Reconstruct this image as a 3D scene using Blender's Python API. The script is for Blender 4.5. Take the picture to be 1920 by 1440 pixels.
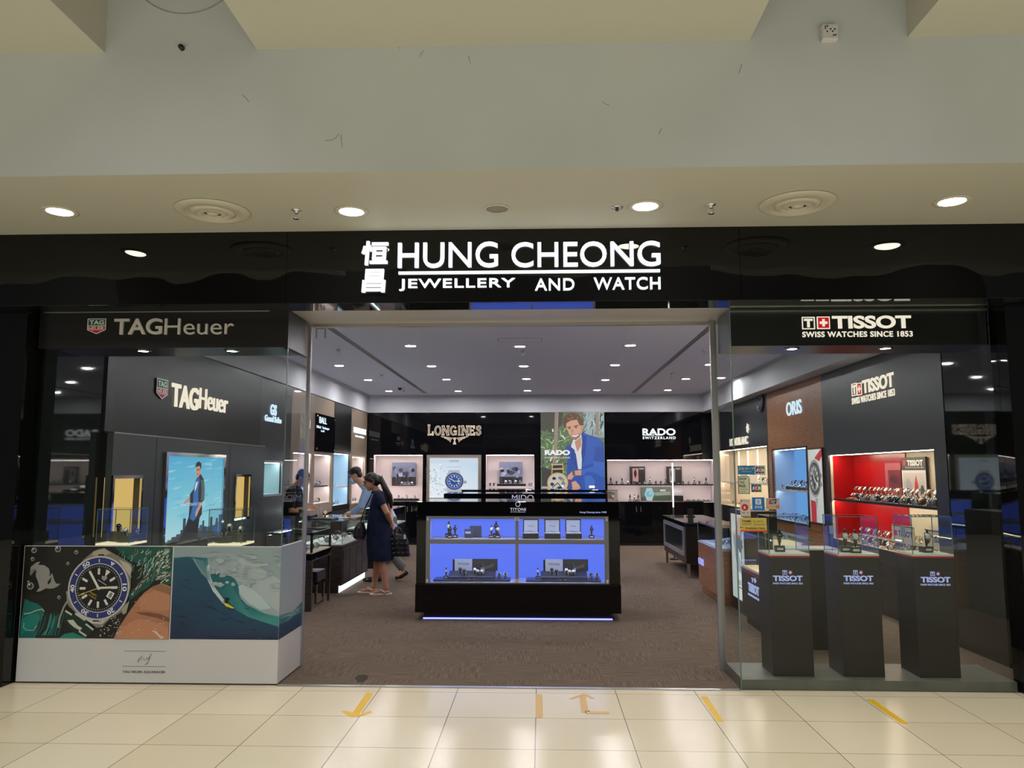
import bpy, bmesh, math, random
from mathutils import Vector as V, Matrix
for _o in list(bpy.data.objects):
    bpy.data.objects.remove(_o)
S = bpy.context.scene
COL = S.collection
PI = math.pi

# ---------------------------------------------------------------- camera
FPX, EYE = 1460.0, 1.655
PHI = math.atan(165 / FPX)
PSI = math.atan(53 / FPX * math.cos(PHI))
cam_d = bpy.data.cameras.new('camera')
cam = bpy.data.objects.new('camera', cam_d)
COL.objects.link(cam)
cam_d.sensor_width = 36
cam_d.lens = FPX / 1920 * 36
cam.location = (0, 0, EYE)
cam.rotation_euler = (PI / 2 + PHI, 0, PSI)
S.camera = cam

# ---------------------------------------------------------------- world, lamps, exposure
S.view_settings.view_transform = 'Standard'
S.view_settings.look = 'None'
S.view_settings.gamma = 1
S.view_settings.use_curve_mapping = False
S.view_settings.exposure = 0.0
S.cycles.transparent_max_bounces = 40
S.cycles.max_bounces = 8
S.cycles.sample_clamp_indirect = 4.0
world = bpy.data.worlds.new('mall_ambient')
S.world = world
world.use_nodes = True
world.node_tree.nodes['Background'].inputs[0].default_value = (0.9, 0.95, 1.0, 1)
world.node_tree.nodes['Background'].inputs[1].default_value = 0.10


def lamp(name, kind, loc, power, color, size=0.1, rot=(0, 0, 0), sy=None, spot=None, blend=0.6):
    d = bpy.data.lights.new(name, kind)
    o = bpy.data.objects.new(name, d)
    COL.objects.link(o)
    o.location = loc
    o.rotation_euler = rot
    d.energy = power
    d.color = color
    if kind == 'AREA':
        d.size = size
        if sy:
            d.shape = 'RECTANGLE'
            d.size_y = sy
    else:
        d.shadow_soft_size = size
    if spot:
        d.spot_size = spot
        d.spot_blend = blend
    return o


# unseen overhead area lamp added to light the mall hall
lamp('mall_fill_lamp', 'AREA', (0, -4.5, 9.5), 2550, (0.95, 1.0, 1.04), 16, (0, 0, 0), 9)

# ---------------------------------------------------------------- pixel -> place helpers (frame 1920 x 1440)
_F = V((-math.sin(PSI) * math.cos(PHI), math.cos(PSI) * math.cos(PHI), math.sin(PHI)))
_R = V((math.cos(PSI), math.sin(PSI), 0))
_U = _R.cross(_F)
EYEP = V((0, 0, EYE))


def ray(x, y):
    return _F + _R * ((x - 960) / FPX) - _U * ((y - 720) / FPX)


def on_z(x, y, z):
    d = ray(x, y)
    return EYEP + d * ((z - EYE) / d.z)


def on_y(x, y, Y):
    d = ray(x, y)
    return EYEP + d * (Y / d.y)


def on_x(x, y, X):
    d = ray(x, y)
    return EYEP + d * (X / d.x)


class Frame:
    """a wall plane: origin o, r = rightwards as one faces it, n = towards the viewer"""
    def __init__(s, o, r, n):
        s.o, s.r, s.n = V(o), V(r), V(n)

    def p(s, u, n, z):
        return s.o + s.r * u + s.n * n + V((0, 0, z))

    def px(s, x, y, n=0.0):
        d = ray(x, y)
        q = s.o + s.n * n
        t = (q - EYEP).dot(s.n) / d.dot(s.n)
        w = EYEP + d * t
        return (w - s.o).dot(s.r), w.z


GL, GR, GB, GF = -4.02, 3.985, 18.0, 6.23        # left wall, right wall, back wall, shop-front glass
XL0, XL1, XR0, XR1 = -4.15, -2.06, 1.53, 3.6     # left window, right window
YJ = 6.84                                        # door jambs
FL = Frame((GL, 0, 0), (0, 1, 0), (1, 0, 0))
FR = Frame((GR, 0, 0), (0, -1, 0), (-1, 0, 0))
FB = Frame((0, GB, 0), (1, 0, 0), (0, -1, 0))
FF = Frame((0, GF, 0), (1, 0, 0), (0, -1, 0))
FRETL = Frame((XL1, 0, 0), (0, 1, 0), (1, 0, 0))
FRETR = Frame((XR0, 0, 0), (0, -1, 0), (-1, 0, 0))


def lin(c):
    c = c / 255.0
    return c / 12.92 if c <= 0.04045 else ((c + 0.055) / 1.055) ** 2.4


def rgb(r, g, b):
    return (lin(r), lin(g), lin(b), 1)


# ---------------------------------------------------------------- materials
MATS = {}


def mat(name, col, rough=0.5, metal=0.0, emit=None, es=0.0, spec=0.5):
    if name in MATS:
        return MATS[name]
    m = bpy.data.materials.new(name)
    m.use_nodes = True
    b = m.node_tree.nodes['Principled BSDF']
    b.inputs['Base Color'].default_value = col
    b.inputs['Roughness'].default_value = rough
    b.inputs['Metallic'].default_value = metal
    b.inputs['Specular IOR Level'].default_value = spec
    if emit:
        b.inputs['Emission Color'].default_value = emit
        b.inputs['Emission Strength'].default_value = es
    MATS[name] = m
    return m


def N(m, t, **kw):
    n = m.node_tree.nodes.new(t)
    for k, v in kw.items():
        setattr(n, k, v)
    return n


def L(m, a, b):
    m.node_tree.links.new(a, b)


def bsdf(m):
    return m.node_tree.nodes['Principled BSDF']


def noise_mix(m, c1, c2, scale, stretch=(1, 1, 1), detail=4, lo=0.35, hi=0.65, bump=0.0, coord='Object'):
    tc = N(m, 'ShaderNodeTexCoord')
    mp = N(m, 'ShaderNodeMapping')
    mp.inputs['Scale'].default_value = stretch
    nz = N(m, 'ShaderNodeTexNoise')
    nz.inputs['Scale'].default_value = scale
    nz.inputs['Detail'].default_value = detail
    cr = N(m, 'ShaderNodeValToRGB')
    cr.color_ramp.elements[0].position = lo
    cr.color_ramp.elements[1].position = hi
    cr.color_ramp.elements[0].color = c1
    cr.color_ramp.elements[1].color = c2
    L(m, tc.outputs[coord], mp.inputs[0])
    L(m, mp.outputs[0], nz.inputs['Vector'])
    L(m, nz.outputs['Fac'], cr.inputs[0])
    L(m, cr.outputs[0], bsdf(m).inputs['Base Color'])
    if bump:
        bp = N(m, 'ShaderNodeBump')
        bp.inputs['Strength'].default_value = bump
        bp.inputs['Distance'].default_value = 0.01
        L(m, nz.outputs['Fac'], bp.inputs['Height'])
        L(m, bp.outputs[0], bsdf(m).inputs['Normal'])
    return nz, cr


def emitter(name, col, s):
    if name in MATS:
        return MATS[name]
    m = bpy.data.materials.new(name)
    m.use_nodes = True
    nt = m.node_tree
    nt.nodes.clear()
    e = nt.nodes.new('ShaderNodeEmission')
    e.inputs[0].default_value = col
    e.inputs[1].default_value = s
    o = nt.nodes.new('ShaderNodeOutputMaterial')
    nt.links.new(e.outputs[0], o.inputs[0])
    MATS[name] = m
    return m


def glass_mat(name, tint, ior=1.5, gloss=0.9):
    m = bpy.data.materials.new(name)
    m.use_nodes = True
    nt = m.node_tree
    nt.nodes.clear()
    tr = nt.nodes.new('ShaderNodeBsdfTransparent')
    tr.inputs[0].default_value = tint
    g = nt.nodes.new('ShaderNodeBsdfGlossy')
    g.inputs['Roughness'].default_value = 0.0
    g.inputs['Color'].default_value = (gloss, gloss, gloss, 1)
    fr = nt.nodes.new('ShaderNodeFresnel')
    fr.inputs[0].default_value = ior
    ge = nt.nodes.new('ShaderNodeNewGeometry')
    mu = nt.nodes.new('ShaderNodeMath')
    mu.operation = 'SUBTRACT'
    mu.inputs[0].default_value = 1
    nt.links.new(ge.outputs['Backfacing'], mu.inputs[1])
    m2 = nt.nodes.new('ShaderNodeMath')
    m2.operation = 'MULTIPLY'
    nt.links.new(fr.outputs[0], m2.inputs[0])
    nt.links.new(mu.outputs[0], m2.inputs[1])
    mx = nt.nodes.new('ShaderNodeMixShader')
    nt.links.new(m2.outputs[0], mx.inputs[0])
    nt.links.new(tr.outputs[0], mx.inputs[1])
    nt.links.new(g.outputs[0], mx.inputs[2])
    o = nt.nodes.new('ShaderNodeOutputMaterial')
    nt.links.new(mx.outputs[0], o.inputs[0])
    MATS[name] = m
    return m


def art_mat(name, glow):
    m = bpy.data.materials.new(name)
    m.use_nodes = True
    at = N(m, 'ShaderNodeAttribute', attribute_name='Col')
    b = bsdf(m)
    b.inputs['Roughness'].default_value = 0.45
    if glow:
        b.inputs['Base Color'].default_value = (0.02, 0.02, 0.02, 1)
        L(m, at.outputs['Color'], b.inputs['Emission Color'])
        b.inputs['Emission Strength'].default_value = glow
    else:
        L(m, at.outputs['Color'], b.inputs['Base Color'])
    MATS[name] = m
    return m


PLASTER = mat('plaster', rgb(208, 205, 192), 0.7)
noise_mix(PLASTER, rgb(194, 199, 202), rgb(200, 205, 207), 1.1, detail=6)
SOFFIT = mat('soffit_paint', rgb(196, 194, 178), 0.6)
CEIL = mat('shop_ceiling_blue_cast', rgb(232, 234, 252), 0.7)  # bluish cast of the island lighting is mixed into this colour
BULK = mat('bulkhead_paint', rgb(196, 197, 202), 0.6)
BLACK = mat('black_lacquer', (0.004, 0.004, 0.005, 1), 0.03, spec=0.35)
FASCIA = mat('black_fascia_gloss', (0.004, 0.004, 0.004, 1), 0.02, spec=0.35)
_tc = N(FASCIA, 'ShaderNodeTexCoord')
_nz = N(FASCIA, 'ShaderNodeTexNoise')
_nz.inputs['Scale'].default_value = 1.6
_nz.inputs['Detail'].default_value = 1.0
_bp = N(FASCIA, 'ShaderNodeBump')
_bp.inputs['Strength'].default_value = 0.35
_bp.inputs['Distance'].default_value = 0.03
L(FASCIA, _tc.outputs['Object'], _nz.inputs['Vector'])
L(FASCIA, _nz.outputs['Fac'], _bp.inputs['Height'])
L(FASCIA, _bp.outputs[0], bsdf(FASCIA).inputs['Normal'])
MIRRORBLACK = mat('dark_glass_panel', rgb(22, 28, 24), 0.03, spec=0.9)
SATIN = mat('black_satin', rgb(24, 23, 23), 0.3)
CHAR = mat('charcoal_laminate', rgb(66, 70, 71), 0.35)
CHARD = mat('dark_charcoal_laminate', rgb(52, 52, 56), 0.3)
TAUPE = mat('taupe_fabric', rgb(133, 116, 98), 0.7)
noise_mix(TAUPE, rgb(122, 106, 90), rgb(142, 125, 106), 60, (1, 1, 6))
WOOD = mat('cherry_wood', rgb(120, 74, 48), 0.3)
noise_mix(WOOD, rgb(140, 92, 58), rgb(170, 114, 76), 5, (1, 1, 9), 6)
WALNUT = mat('dark_walnut', rgb(58, 48, 44), 0.35)
noise_mix(WALNUT, rgb(46, 38, 36), rgb(70, 59, 54), 6, (1, 1, 8), 6)
GREYWOOD = mat('dark_oak', rgb(70, 64, 62), 0.35)
noise_mix(GREYWOOD, rgb(56, 50, 50), rgb(84, 76, 74), 5, (6, 6, 1), 6)
STEEL = mat('brushed_steel', rgb(190, 188, 184), 0.28, 1.0)
CHROME = mat('chrome', rgb(225, 225, 228), 0.08, 1.0)
BRONZE = mat('bronze_frame', rgb(150, 128, 104), 0.3, 1.0)
ALU = mat('aluminium_frame', rgb(178, 176, 182), 0.35, 0.6)
WHITE = mat('white_paint', rgb(212, 210, 208), 0.45)
CREAM = mat('cream_back', rgb(225, 205, 178), 0.5)
PINK = mat('niche_beige', rgb(232, 218, 214), 0.5)
RED = mat('red_lacquer', rgb(190, 20, 24), 0.25)
GOLDP = mat('gold_back', rgb(226, 184, 100), 0.35)
GREYSTEP = mat('grey_plinth', rgb(112, 110, 102), 0.4)
noise_mix(GREYSTEP, rgb(104, 103, 97), rgb(124, 121, 112), 4, detail=6)
PEDESTAL = mat('black_brown_pedestal', rgb(22, 19, 18), 0.4)
SILVERLET = mat('silver_letters', rgb(222, 219, 212), 0.3, 0.1)
GLASS = glass_mat('clear_glass', (0.95, 0.975, 0.965, 1), 1.5)
GLASSF = glass_mat('shop_front_glass', (0.9, 0.925, 0.91, 1), 1.48)
GLASSEDGE = mat('glass_edge', rgb(104, 126, 122), 0.15)
LETTER = emitter('lit_letter_white', rgb(246, 252, 255), 1.25)
LETTERW = emitter('lit_letter_warm', rgb(255, 240, 220), 1.1)
LETTERB = emitter('lit_letter_blue', rgb(214, 236, 255), 1.2)
LETTERD = emitter('lit_letter_dim', rgb(190, 200, 255), 0.75)
DISC = emitter('downlight_glow', (0.96, 0.95, 0.97, 1), 310)
DISCM = emitter('mall_downlight_glow', (1.0, 0.9, 0.74, 1), 40)
STRIP = emitter('niche_strip_light', (1.0, 0.90, 0.87, 1), 36)
STRIPW = emitter('cool_strip_light', (0.86, 0.95, 1.0, 1), 24)
STRIPC = emitter('cream_strip_light', (1.0, 0.86, 0.68, 1), 60)
BLUEGLOW = emitter('backlit_blue', rgb(94, 120, 252), 1.0)
CYANGLOW = emitter('backlit_cyan', rgb(168, 218, 236), 1.05)
SKYGLOW = emitter('backlit_sky_blue', rgb(112, 166, 232), 1.0)
BLUESTRIP = emitter('blue_strip_light', (0.16, 0.18, 1.0, 1), 4)
YELLOWTAPE = mat('yellow_tape', rgb(232, 186, 20), 0.5)
TANTAPE = mat('tan_tape', rgb(214, 178, 118), 0.6)
SKIN = mat('skin', rgb(196, 142, 112), 0.5)
SKIN2 = mat('tan_skin', rgb(176, 122, 92), 0.5)
HAIR = mat('black_hair', rgb(22, 18, 17), 0.45)
PRINT = art_mat('printed_art', 0)
GLOWART = art_mat('backlit_art', 0.92)

# ---------------------------------------------------------------- mesh builder
WLOC = {}


def wl(o):
    return WLOC.get(o.name, V((0, 0, 0))) if o else V((0, 0, 0))


class MB:
    def __init__(s):
        s.v, s.f, s.m, s.sm = [], [], [], []

    def add(s, vs, fs, mi=0, smooth=False):
        k = len(s.v)
        s.v += [tuple(p) for p in vs]
        s.f += [tuple(i + k for i in f) for f in fs]
        s.m += [mi] * len(fs)
        s.sm += [smooth] * len(fs)
        return s

    def box(s, a, b, mi=0):
        x0, x1 = sorted((a[0], b[0]))
        y0, y1 = sorted((a[1], b[1]))
        z0, z1 = sorted((a[2], b[2]))
        return s.add([(x0, y0, z0), (x1, y0, z0), (x1, y1, z0), (x0, y1, z0), (x0, y0, z1), (x1, y0, z1), (x1, y1, z1), (x0, y1, z1)],
                     [(0, 3, 2, 1), (4, 5, 6, 7), (0, 1, 5, 4), (1, 2, 6, 5), (2, 3, 7, 6), (3, 0, 4, 7)], mi)

    def fbox(s, fr, u0, u1, n0, n1, z0, z1, mi=0):
        return s.box(fr.p(u0, n0, z0), fr.p(u1, n1, z1), mi)

    def rings(s, rs, cap=True, mi=0, smooth=True):
        n = len(rs[0])
        vs = [p for r in rs for p in r]
        fs = []
        for i in range(len(rs) - 1):
            for j in range(n):
                k = (j + 1) % n
                fs.append((i * n + j, i * n + k, (i + 1) * n + k, (i + 1) * n + j))
        s.add(vs, fs, mi, smooth)
        if cap:
            k = len(s.v) - len(vs)
            s.f += [tuple(range(k + n - 1, k - 1, -1)), tuple(range(k + (len(rs) - 1) * n, k + len(rs) * n))]
            s.m += [mi, mi]
            s.sm += [False, False]
        return s

    def tube(s, pts, rad, n=12, mi=0, flat=1.0, cap=True, ref=None):
        """a round tube through pts with a radius per point (flat squashes it along the second axis)"""
        pts = [V(p) for p in pts]
        if not hasattr(rad, '__len__'):
            rad = [rad] * len(pts)
        rs = []
        a = None
        for i, p in enumerate(pts):
            t = (pts[min(i + 1, len(pts) - 1)] - pts[max(i - 1, 0)]).normalized()
            if a is None:
                h = V(ref) if ref else (V((0, 0, 1)) if abs(t.z) < 0.9 else V((0, 1, 0)))
                a = (h - t * h.dot(t)).normalized()
            else:
                a = (a - t * a.dot(t)).normalized()
            b = t.cross(a)
            rs.append([p + a * (math.cos(q) * rad[i] * flat) + b * (math.sin(q) * rad[i]) for q in [2 * PI * j / n for j in range(n)]])
        return s.rings(rs, cap, mi)

    def cyl(s, p0, p1, r0, r1=None, n=20, mi=0):
        return s.tube([p0, p1], [r0, r0 if r1 is None else r1], n, mi)

    def lathe(s, prof, o, ax=(0, 0, 1), n=24, mi=0, smooth=True):
        ax = V(ax).normalized()
        h = V((1, 0, 0)) if abs(ax.x) < 0.9 else V((0, 1, 0))
        a = (h - ax * h.dot(ax)).normalized()
        b = ax.cross(a)
        o = V(o)
        rs = [[o + ax * z + (a * math.cos(2 * PI * j / n) + b * math.sin(2 * PI * j / n)) * max(r, 1e-4) for j in range(n)] for r, z in prof]
        return s.rings(rs, True, mi, smooth)

    def ball(s, c, r, n=16, m=10, mi=0, rot=None):
        r = r if hasattr(r, '__len__') else (r, r, r)
        c = V(c)
        rs = []
        for i in range(m + 1):
            t = -PI / 2 + PI * i / m
            rr = max(math.cos(t), 0.02)
            ring = []
            for j in range(n):
                q = V((rr * math.cos(2 * PI * j / n) * r[0], rr * math.sin(2 * PI * j / n) * r[1], math.sin(t) * r[2]))
                if rot:
                    q = rot @ q
                ring.append(c + q)
            rs.append(ring)
        return s.rings(rs, True, mi)

    def torus(s, c, R, r, ax=(0, 0, 1), n=24, k=8, mi=0, flat=1.0):
        ax = V(ax).normalized()
        h = V((1, 0, 0)) if abs(ax.x) < 0.9 else V((0, 1, 0))
        a = (h - ax * h.dot(ax)).normalized()
        b = ax.cross(a)
        c = V(c)
        vs, fs = [], []
        for i in range(n):
            d = a * math.cos(2 * PI * i / n) + b * math.sin(2 * PI * i / n)
            for j in range(k):
                q = 2 * PI * j / k
                vs.append(c + d * (R + r * math.cos(q)) + ax * (r * flat * math.sin(q)))
        for i in range(n):
            for j in range(k):
                i2, j2 = (i + 1) % n, (j + 1) % k
                fs.append((i * k + j, i2 * k + j, i2 * k + j2, i * k + j2))
        return s.add(vs, fs, mi, True)

    def prism(s, pts, vec, mi=0):
        pts = [V(p) for p in pts]
        vec = V(vec)
        n = len(pts)
        vs = pts + [p + vec for p in pts]
        fs = [tuple(range(n - 1, -1, -1)), tuple(range(n, 2 * n))]
        fs += [(i, (i + 1) % n, n + (i + 1) % n, n + i) for i in range(n)]
        return s.add(vs, fs, mi)

    def slab(s, fr, u0, u1, z0, z1, n0, n1, holes=(), mi=0):
        """a slab on a wall frame with rectangular openings"""
        us = sorted({u0, u1, *[max(u0, min(u1, h[i])) for h in holes for i in (0, 1)]})
        zs = sorted({z0, z1, *[max(z0, min(z1, h[i])) for h in holes for i in (2, 3)]})
        for a, b in zip(us, us[1:]):
            run = None
            for c, d in zip(zs, zs[1:]):
                um, zm = (a + b) / 2, (c + d) / 2
                inh = any(h[0] < um < h[1] and h[2] < zm < h[3] for h in holes)
                if inh:
                    if run:
                        s.fbox(fr, a, b, n0, n1, run[0], run[1], mi)
                    run = None
                else:
                    run = (run[0], d) if run else (c, d)
            if run:
                s.fbox(fr, a, b, n0, n1, run[0], run[1], mi)
        return s

    def obj(s, name, mats, parent=None, bevel=0.0, kind=None):
        me = bpy.data.meshes.new(name)
        w = wl(parent)
        me.from_pydata([(p[0] - w.x, p[1] - w.y, p[2] - w.z) for p in s.v], [], s.f)
        me.polygons.foreach_set('material_index', s.m)
        me.polygons.foreach_set('use_smooth', s.sm)
        bm = bmesh.new()
        bm.from_mesh(me)
        bmesh.ops.recalc_face_normals(bm, faces=bm.faces)
        bm.to_mesh(me)
        bm.free()
        for m in (mats if isinstance(mats, (list, tuple)) else [mats]):
            me.materials.append(m)
        o = bpy.data.objects.new(name, me)
        COL.objects.link(o)
        if parent:
            o.parent = parent
            WLOC[o.name] = w
        if bevel:
            bv = o.modifiers.new('bevel', 'BEVEL')
            bv.width = bevel
            bv.segments = 2
            bv.limit_method = 'ANGLE'
            bv.angle_limit = 0.6
        if kind:
            o['kind'] = kind
        return o


def tag(o, label, cat, group=None, kind=None):
    o['label'] = label
    o['category'] = cat
    if group:
        o['group'] = group
    if kind:
        o['kind'] = kind
    return o


def thing(name, label, cat, loc=(0, 0, 0), group=None):
    o = bpy.data.objects.new(name, None)
    COL.objects.link(o)
    o.empty_display_size = 0.05
    o.location = loc
    WLOC[o.name] = V(loc)
    return tag(o, label, cat, group)


def struct(name, mb, m, bevel=0.0):
    return mb.obj(name, m, None, bevel, 'structure')


def dup(root, loc, rz, label, group=None, scale=1.0, cat=None):
    r = root.copy()
    COL.objects.link(r)
    r.location, r.rotation_euler, r.scale = loc, (0, 0, rz), (scale,) * 3
    r['label'] = label
    if group:
        r['group'] = group
    elif 'group' in r:
        del r['group']
    for ch in list(root.children):
        c = ch.copy()
        COL.objects.link(c)
        c.parent = r
        for g in ch.children:
            d = g.copy()
            COL.objects.link(d)
            d.parent = c
    return r


class Proto:
    """the first placing moves the built thing itself, later ones copy it"""
    def __init__(s, root):
        s.root, s.used = root, False

    def put(s, loc, rz, label, group=None, scale=1.0):
        if s.used:
            return dup(s.root, loc, rz, label, group, scale)
        s.used = True
        r = s.root
        r.location, r.rotation_euler, r.scale = loc, (0, 0, rz), (scale,) * 3
        r['label'] = label
        if group:
            r['group'] = group
        return r


# ---------------------------------------------------------------- lettering and flat artwork
_TX = {}


def text_geo(s, bold=0.0, space=1.0):
    k = (s, bold, space)
    if k not in _TX:
        c = bpy.data.curves.new('lettering', 'FONT')
        c.body = s
        c.size = 1
        c.extrude = 0.5
        c.offset = bold
        c.space_character = space
        c.resolution_u = 5
        o = bpy.data.objects.new('lettering', c)
        me = bpy.data.meshes.new_from_object(o)
        vs = [v.co.copy() for v in me.vertices]
        fs = [tuple(p.vertices) for p in me.polygons]
        bpy.data.objects.remove(o)
        bpy.data.curves.remove(c)
        bpy.data.meshes.remove(me)
        _TX[k] = (vs, fs)
    return _TX[k]


def text(mb, s, fr, n, u0, u1, z0, z1, depth=0.006, bold=0.0, mi=0, space=1.0, slant=0.0):
    vs, fs = text_geo(s, bold, space)
    x0, x1 = min(v.x for v in vs), max(v.x for v in vs)
    y0, y1 = min(v.y for v in vs), max(v.y for v in vs)
    kx, ky = (u1 - u0) / max(x1 - x0, 1e-6), (z1 - z0) / max(y1 - y0, 1e-6)
    mb.add([fr.p(u0 + (v.x - x0) * kx + slant * (v.y - y0) * ky, n + (v.z + 0.5) * depth, z0 + (v.y - y0) * ky) for v in vs], fs, mi)
    return mb


def text_px(mb, s, fr, n, xl, xr, yt, yb, **kw):
    """xl..xr across, yt..yb at the left end, in the photograph's frame"""
    u0, z1 = fr.px(xl, yt, n)
    _, z0 = fr.px(xl, yb, n)
    u1, _ = fr.px(xr, (yt + yb) / 2, n)
    return text(mb, s, fr, n, u0, u1, z0, z1, **kw)


def split_islands(mb):
    par = list(range(len(mb.v)))

    def find(a):
        while par[a] != a:
            par[a] = par[par[a]]
            a = par[a]
        return a
    for f in mb.f:
        for i in f[1:]:
            par[find(i)] = find(f[0])
    out = {}
    for f, mi in zip(mb.f, mb.m):
        out.setdefault(find(f[0]), []).append((f, mi))
    res = []
    for fl in out.values():
        ids = sorted({i for f, _ in fl for i in f})
        mp = {i: k for k, i in enumerate(ids)}
        q = MB()
        q.add([mb.v[i] for i in ids], [tuple(mp[i] for i in f) for f, _ in fl])
        res.append(q)
    return sorted(res, key=lambda q: sum(p[0] for p in q.v) / len(q.v))


class Art:
    """flat printed artwork on a wall frame, drawn in its own artboard units (y down)"""
    def __init__(s, fr, n, u0, u1, z0, z1, x0=0, y0=0, x1=100, y1=100, step=0.00025):
        s.fr, s.n, s.R, s.B = fr, n, (u0, u1, z0, z1), (x0, y0, x1, y1)
        s.v, s.f, s.c, s.k, s.step = [], [], [], 0, step

    def P(s, x, y):
        x0, y0, x1, y1 = s.B
        u0, u1, z0, z1 = s.R
        x, y = max(x0, min(x1, x)), max(y0, min(y1, y))
        return (u0 + (x - x0) / (x1 - x0) * (u1 - u0), s.k, z1 - (y - y0) / (y1 - y0) * (z1 - z0))

    def poly(s, pts, col, up=True):
        """col: one colour, or one per point"""
        if up:
            s.k += 1
        k = len(s.v)
        s.v += [s.P(x, y) for x, y in pts]
        s.f.append(tuple(range(k, k + len(pts))))
        s.c.append([rgb(*c) for c in col] if hasattr(col[0], '__len__') else [rgb(*col)] * len(pts))
        return s

    def rect(s, x0, y0, x1, y1, col, col2=None):
        return s.poly([(x0, y0), (x1, y0), (x1, y1), (x0, y1)], [col, col, col2, col2] if col2 else col)

    def ell(s, cx, cy, rx, ry, col, n=28, rot=0.0):
        c, q = math.cos(rot), math.sin(rot)
        return s.poly([(cx + rx * math.cos(2 * PI * i / n) * c - ry * math.sin(2 * PI * i / n) * q,
                        cy + rx * math.cos(2 * PI * i / n) * q + ry * math.sin(2 * PI * i / n) * c) for i in range(n)], col)

    def line(s, pts, w, col, w2=None):
        s.k += 1
        n = len(pts)
        sd = []
        for i, (x, y) in enumerate(pts):
            a, b = pts[max(i - 1, 0)], pts[min(i + 1, n - 1)]
            dx, dy = b[0] - a[0], b[1] - a[1]
            d = math.hypot(dx, dy) or 1
            ww = (w if w2 is None else w + (w2 - w) * i / max(n - 1, 1)) / 2
            sd.append(((x - dy / d * ww, y + dx / d * ww), (x + dy / d * ww, y - dx / d * ww)))
        for a, b in zip(sd, sd[1:]):
            s.poly([a[0], b[0], b[1], a[1]], col, False)
        return s

    def ring(s, cx, cy, r, w, col, n=32, ry=None):
        ry = ry or r
        return s.line([(cx + r * math.cos(2 * PI * i / n), cy + ry * math.sin(2 * PI * i / n)) for i in range(n + 1)], w, col)

    def blob(s, cx, cy, rx, ry, col, seed=0, jit=0.35, n=22):
        rd = random.Random(seed)
        return s.poly([(cx + rx * (1 - jit * rd.random()) * math.cos(2 * PI * i / n), cy + ry * (1 - jit * rd.random()) * math.sin(2 * PI * i / n)) for i in range(n)], col)

    def text(s, t, cx, cy, w, h, col, rot=0.0, bold=0.02, space=1.0):
        s.k += 1
        vs, fs = text_geo(t, bold, space)
        x0, x1 = min(v.x for v in vs), max(v.x for v in vs)
        y0, y1 = min(v.y for v in vs), max(v.y for v in vs)
        c, q = math.cos(rot), math.sin(rot)
        for f in fs:
            if all(vs[i].z > 0.4 for i in f):
                pts = []
                for i in f:
                    a = ((vs[i].x - x0) / (x1 - x0) - 0.5) * w
                    b = -((vs[i].y - y0) / (y1 - y0) - 0.5) * h
                    pts.append((cx + a * c - b * q, cy + a * q + b * c))
                s.poly(pts, col, False)
        return s

    def obj(s, name, m, parent=None):
        me = bpy.data.meshes.new(name)
        w = wl(parent)
        st = min(s.step, 0.012 / max(s.k, 1))
        me.from_pydata([tuple(s.fr.p(u, s.n + k * st, z) - w) for u, k, z in s.v], [], s.f)
        at = me.color_attributes.new('Col', 'FLOAT_COLOR', 'CORNER')
        i = 0
        for cs in s.c:
            for c in cs:
                at.data[i].color = c
                i += 1
        me.materials.append(m)
        o = bpy.data.objects.new(name, me)
        COL.objects.link(o)
        if parent:
            o.parent = parent
            WLOC[o.name] = w
        return o


def art_watch(A, cx, cy, R, rot=0.0, bezel=(30, 45, 110), dial=(14, 16, 26), steel=(190, 192, 196), hand=(225, 225, 205), numerals=True, lume=(225, 225, 205), t=(10.15, 15)):
    """a drawn diver's watch: case, bezel, dial, markers, hands"""
    def pt(a, r):
        a += rot
        return cx + R * r * math.sin(a), cy - R * r * math.cos(a)
    A.ell(cx, cy, R, R, steel, 40)
    A.ell(cx, cy, R * 0.95, R * 0.95, bezel, 40)
    A.ring(cx, cy, R * 0.755, R * 0.025, (200, 205, 212), 40)
    A.ell(cx, cy, R * 0.74, R * 0.74, dial, 40)
    for i in range(60):
        a = 2 * PI * i / 60
        A.line([pt(a, 0.70), pt(a, 0.66 if i % 5 else 0.64)], R * 0.014, (210, 210, 200))
    for i in range(12):
        a = 2 * PI * i / 12
        if i == 0:
            A.poly([pt(-0.13, 0.62), pt(0.13, 0.62), pt(0, 0.40)], lume)
        elif i == 3:
            x, y = pt(a, 0.46)
            A.poly([pt(a - 0.2, 0.56), pt(a + 0.2, 0.56), pt(a + 0.28, 0.37), pt(a - 0.28, 0.37)], (236, 236, 230))
            A.text('8', x, y, R * 0.1, R * 0.16, (20, 20, 20), rot)
        else:
            A.line([pt(a, 0.61), pt(a, 0.42)], R * 0.075, lume)
        if numerals:
            if i in (2, 4, 6, 8, 10):
                x, y = pt(a, 0.85)
                A.text(str(i * 5), x, y, R * 0.24, R * 0.14, (235, 235, 238), rot + a + (PI if False else 0), 0.03)
            elif i:
                A.line([pt(a, 0.9), pt(a, 0.8)], R * 0.03, (230, 230, 235))
            else:
                A.poly([pt(-0.09, 0.91), pt(0.09, 0.91), pt(0, 0.78)], (220, 222, 228))
    ha, ma = 2 * PI * t[0] / 12, 2 * PI * t[1] / 60
    A.line([pt(ha + PI, 0.06), pt(ha, 0.42)], R * 0.075, hand)
    A.line([pt(ma + PI, 0.06), pt(ma, 0.62)], R * 0.065, hand)
    A.ell(cx, cy, R * 0.05, R * 0.05, (210, 210, 210), 14)
# ================================================================ THE SETTING
ZS = 3.555                                        # mall soffit height
YS = on_z(960, 318, ZS).y                         # its front edge
ZB = on_y(960, 84, YS).z                          # underside of the beams above
ZH = 2.975                                        # underside of fascia and door header
ZC = 3.44                                         # shop ceiling
ZK = 3.03                                         # top of the wall cabinets
ZW = 2.67                                         # soffit inside the shop windows

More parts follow.
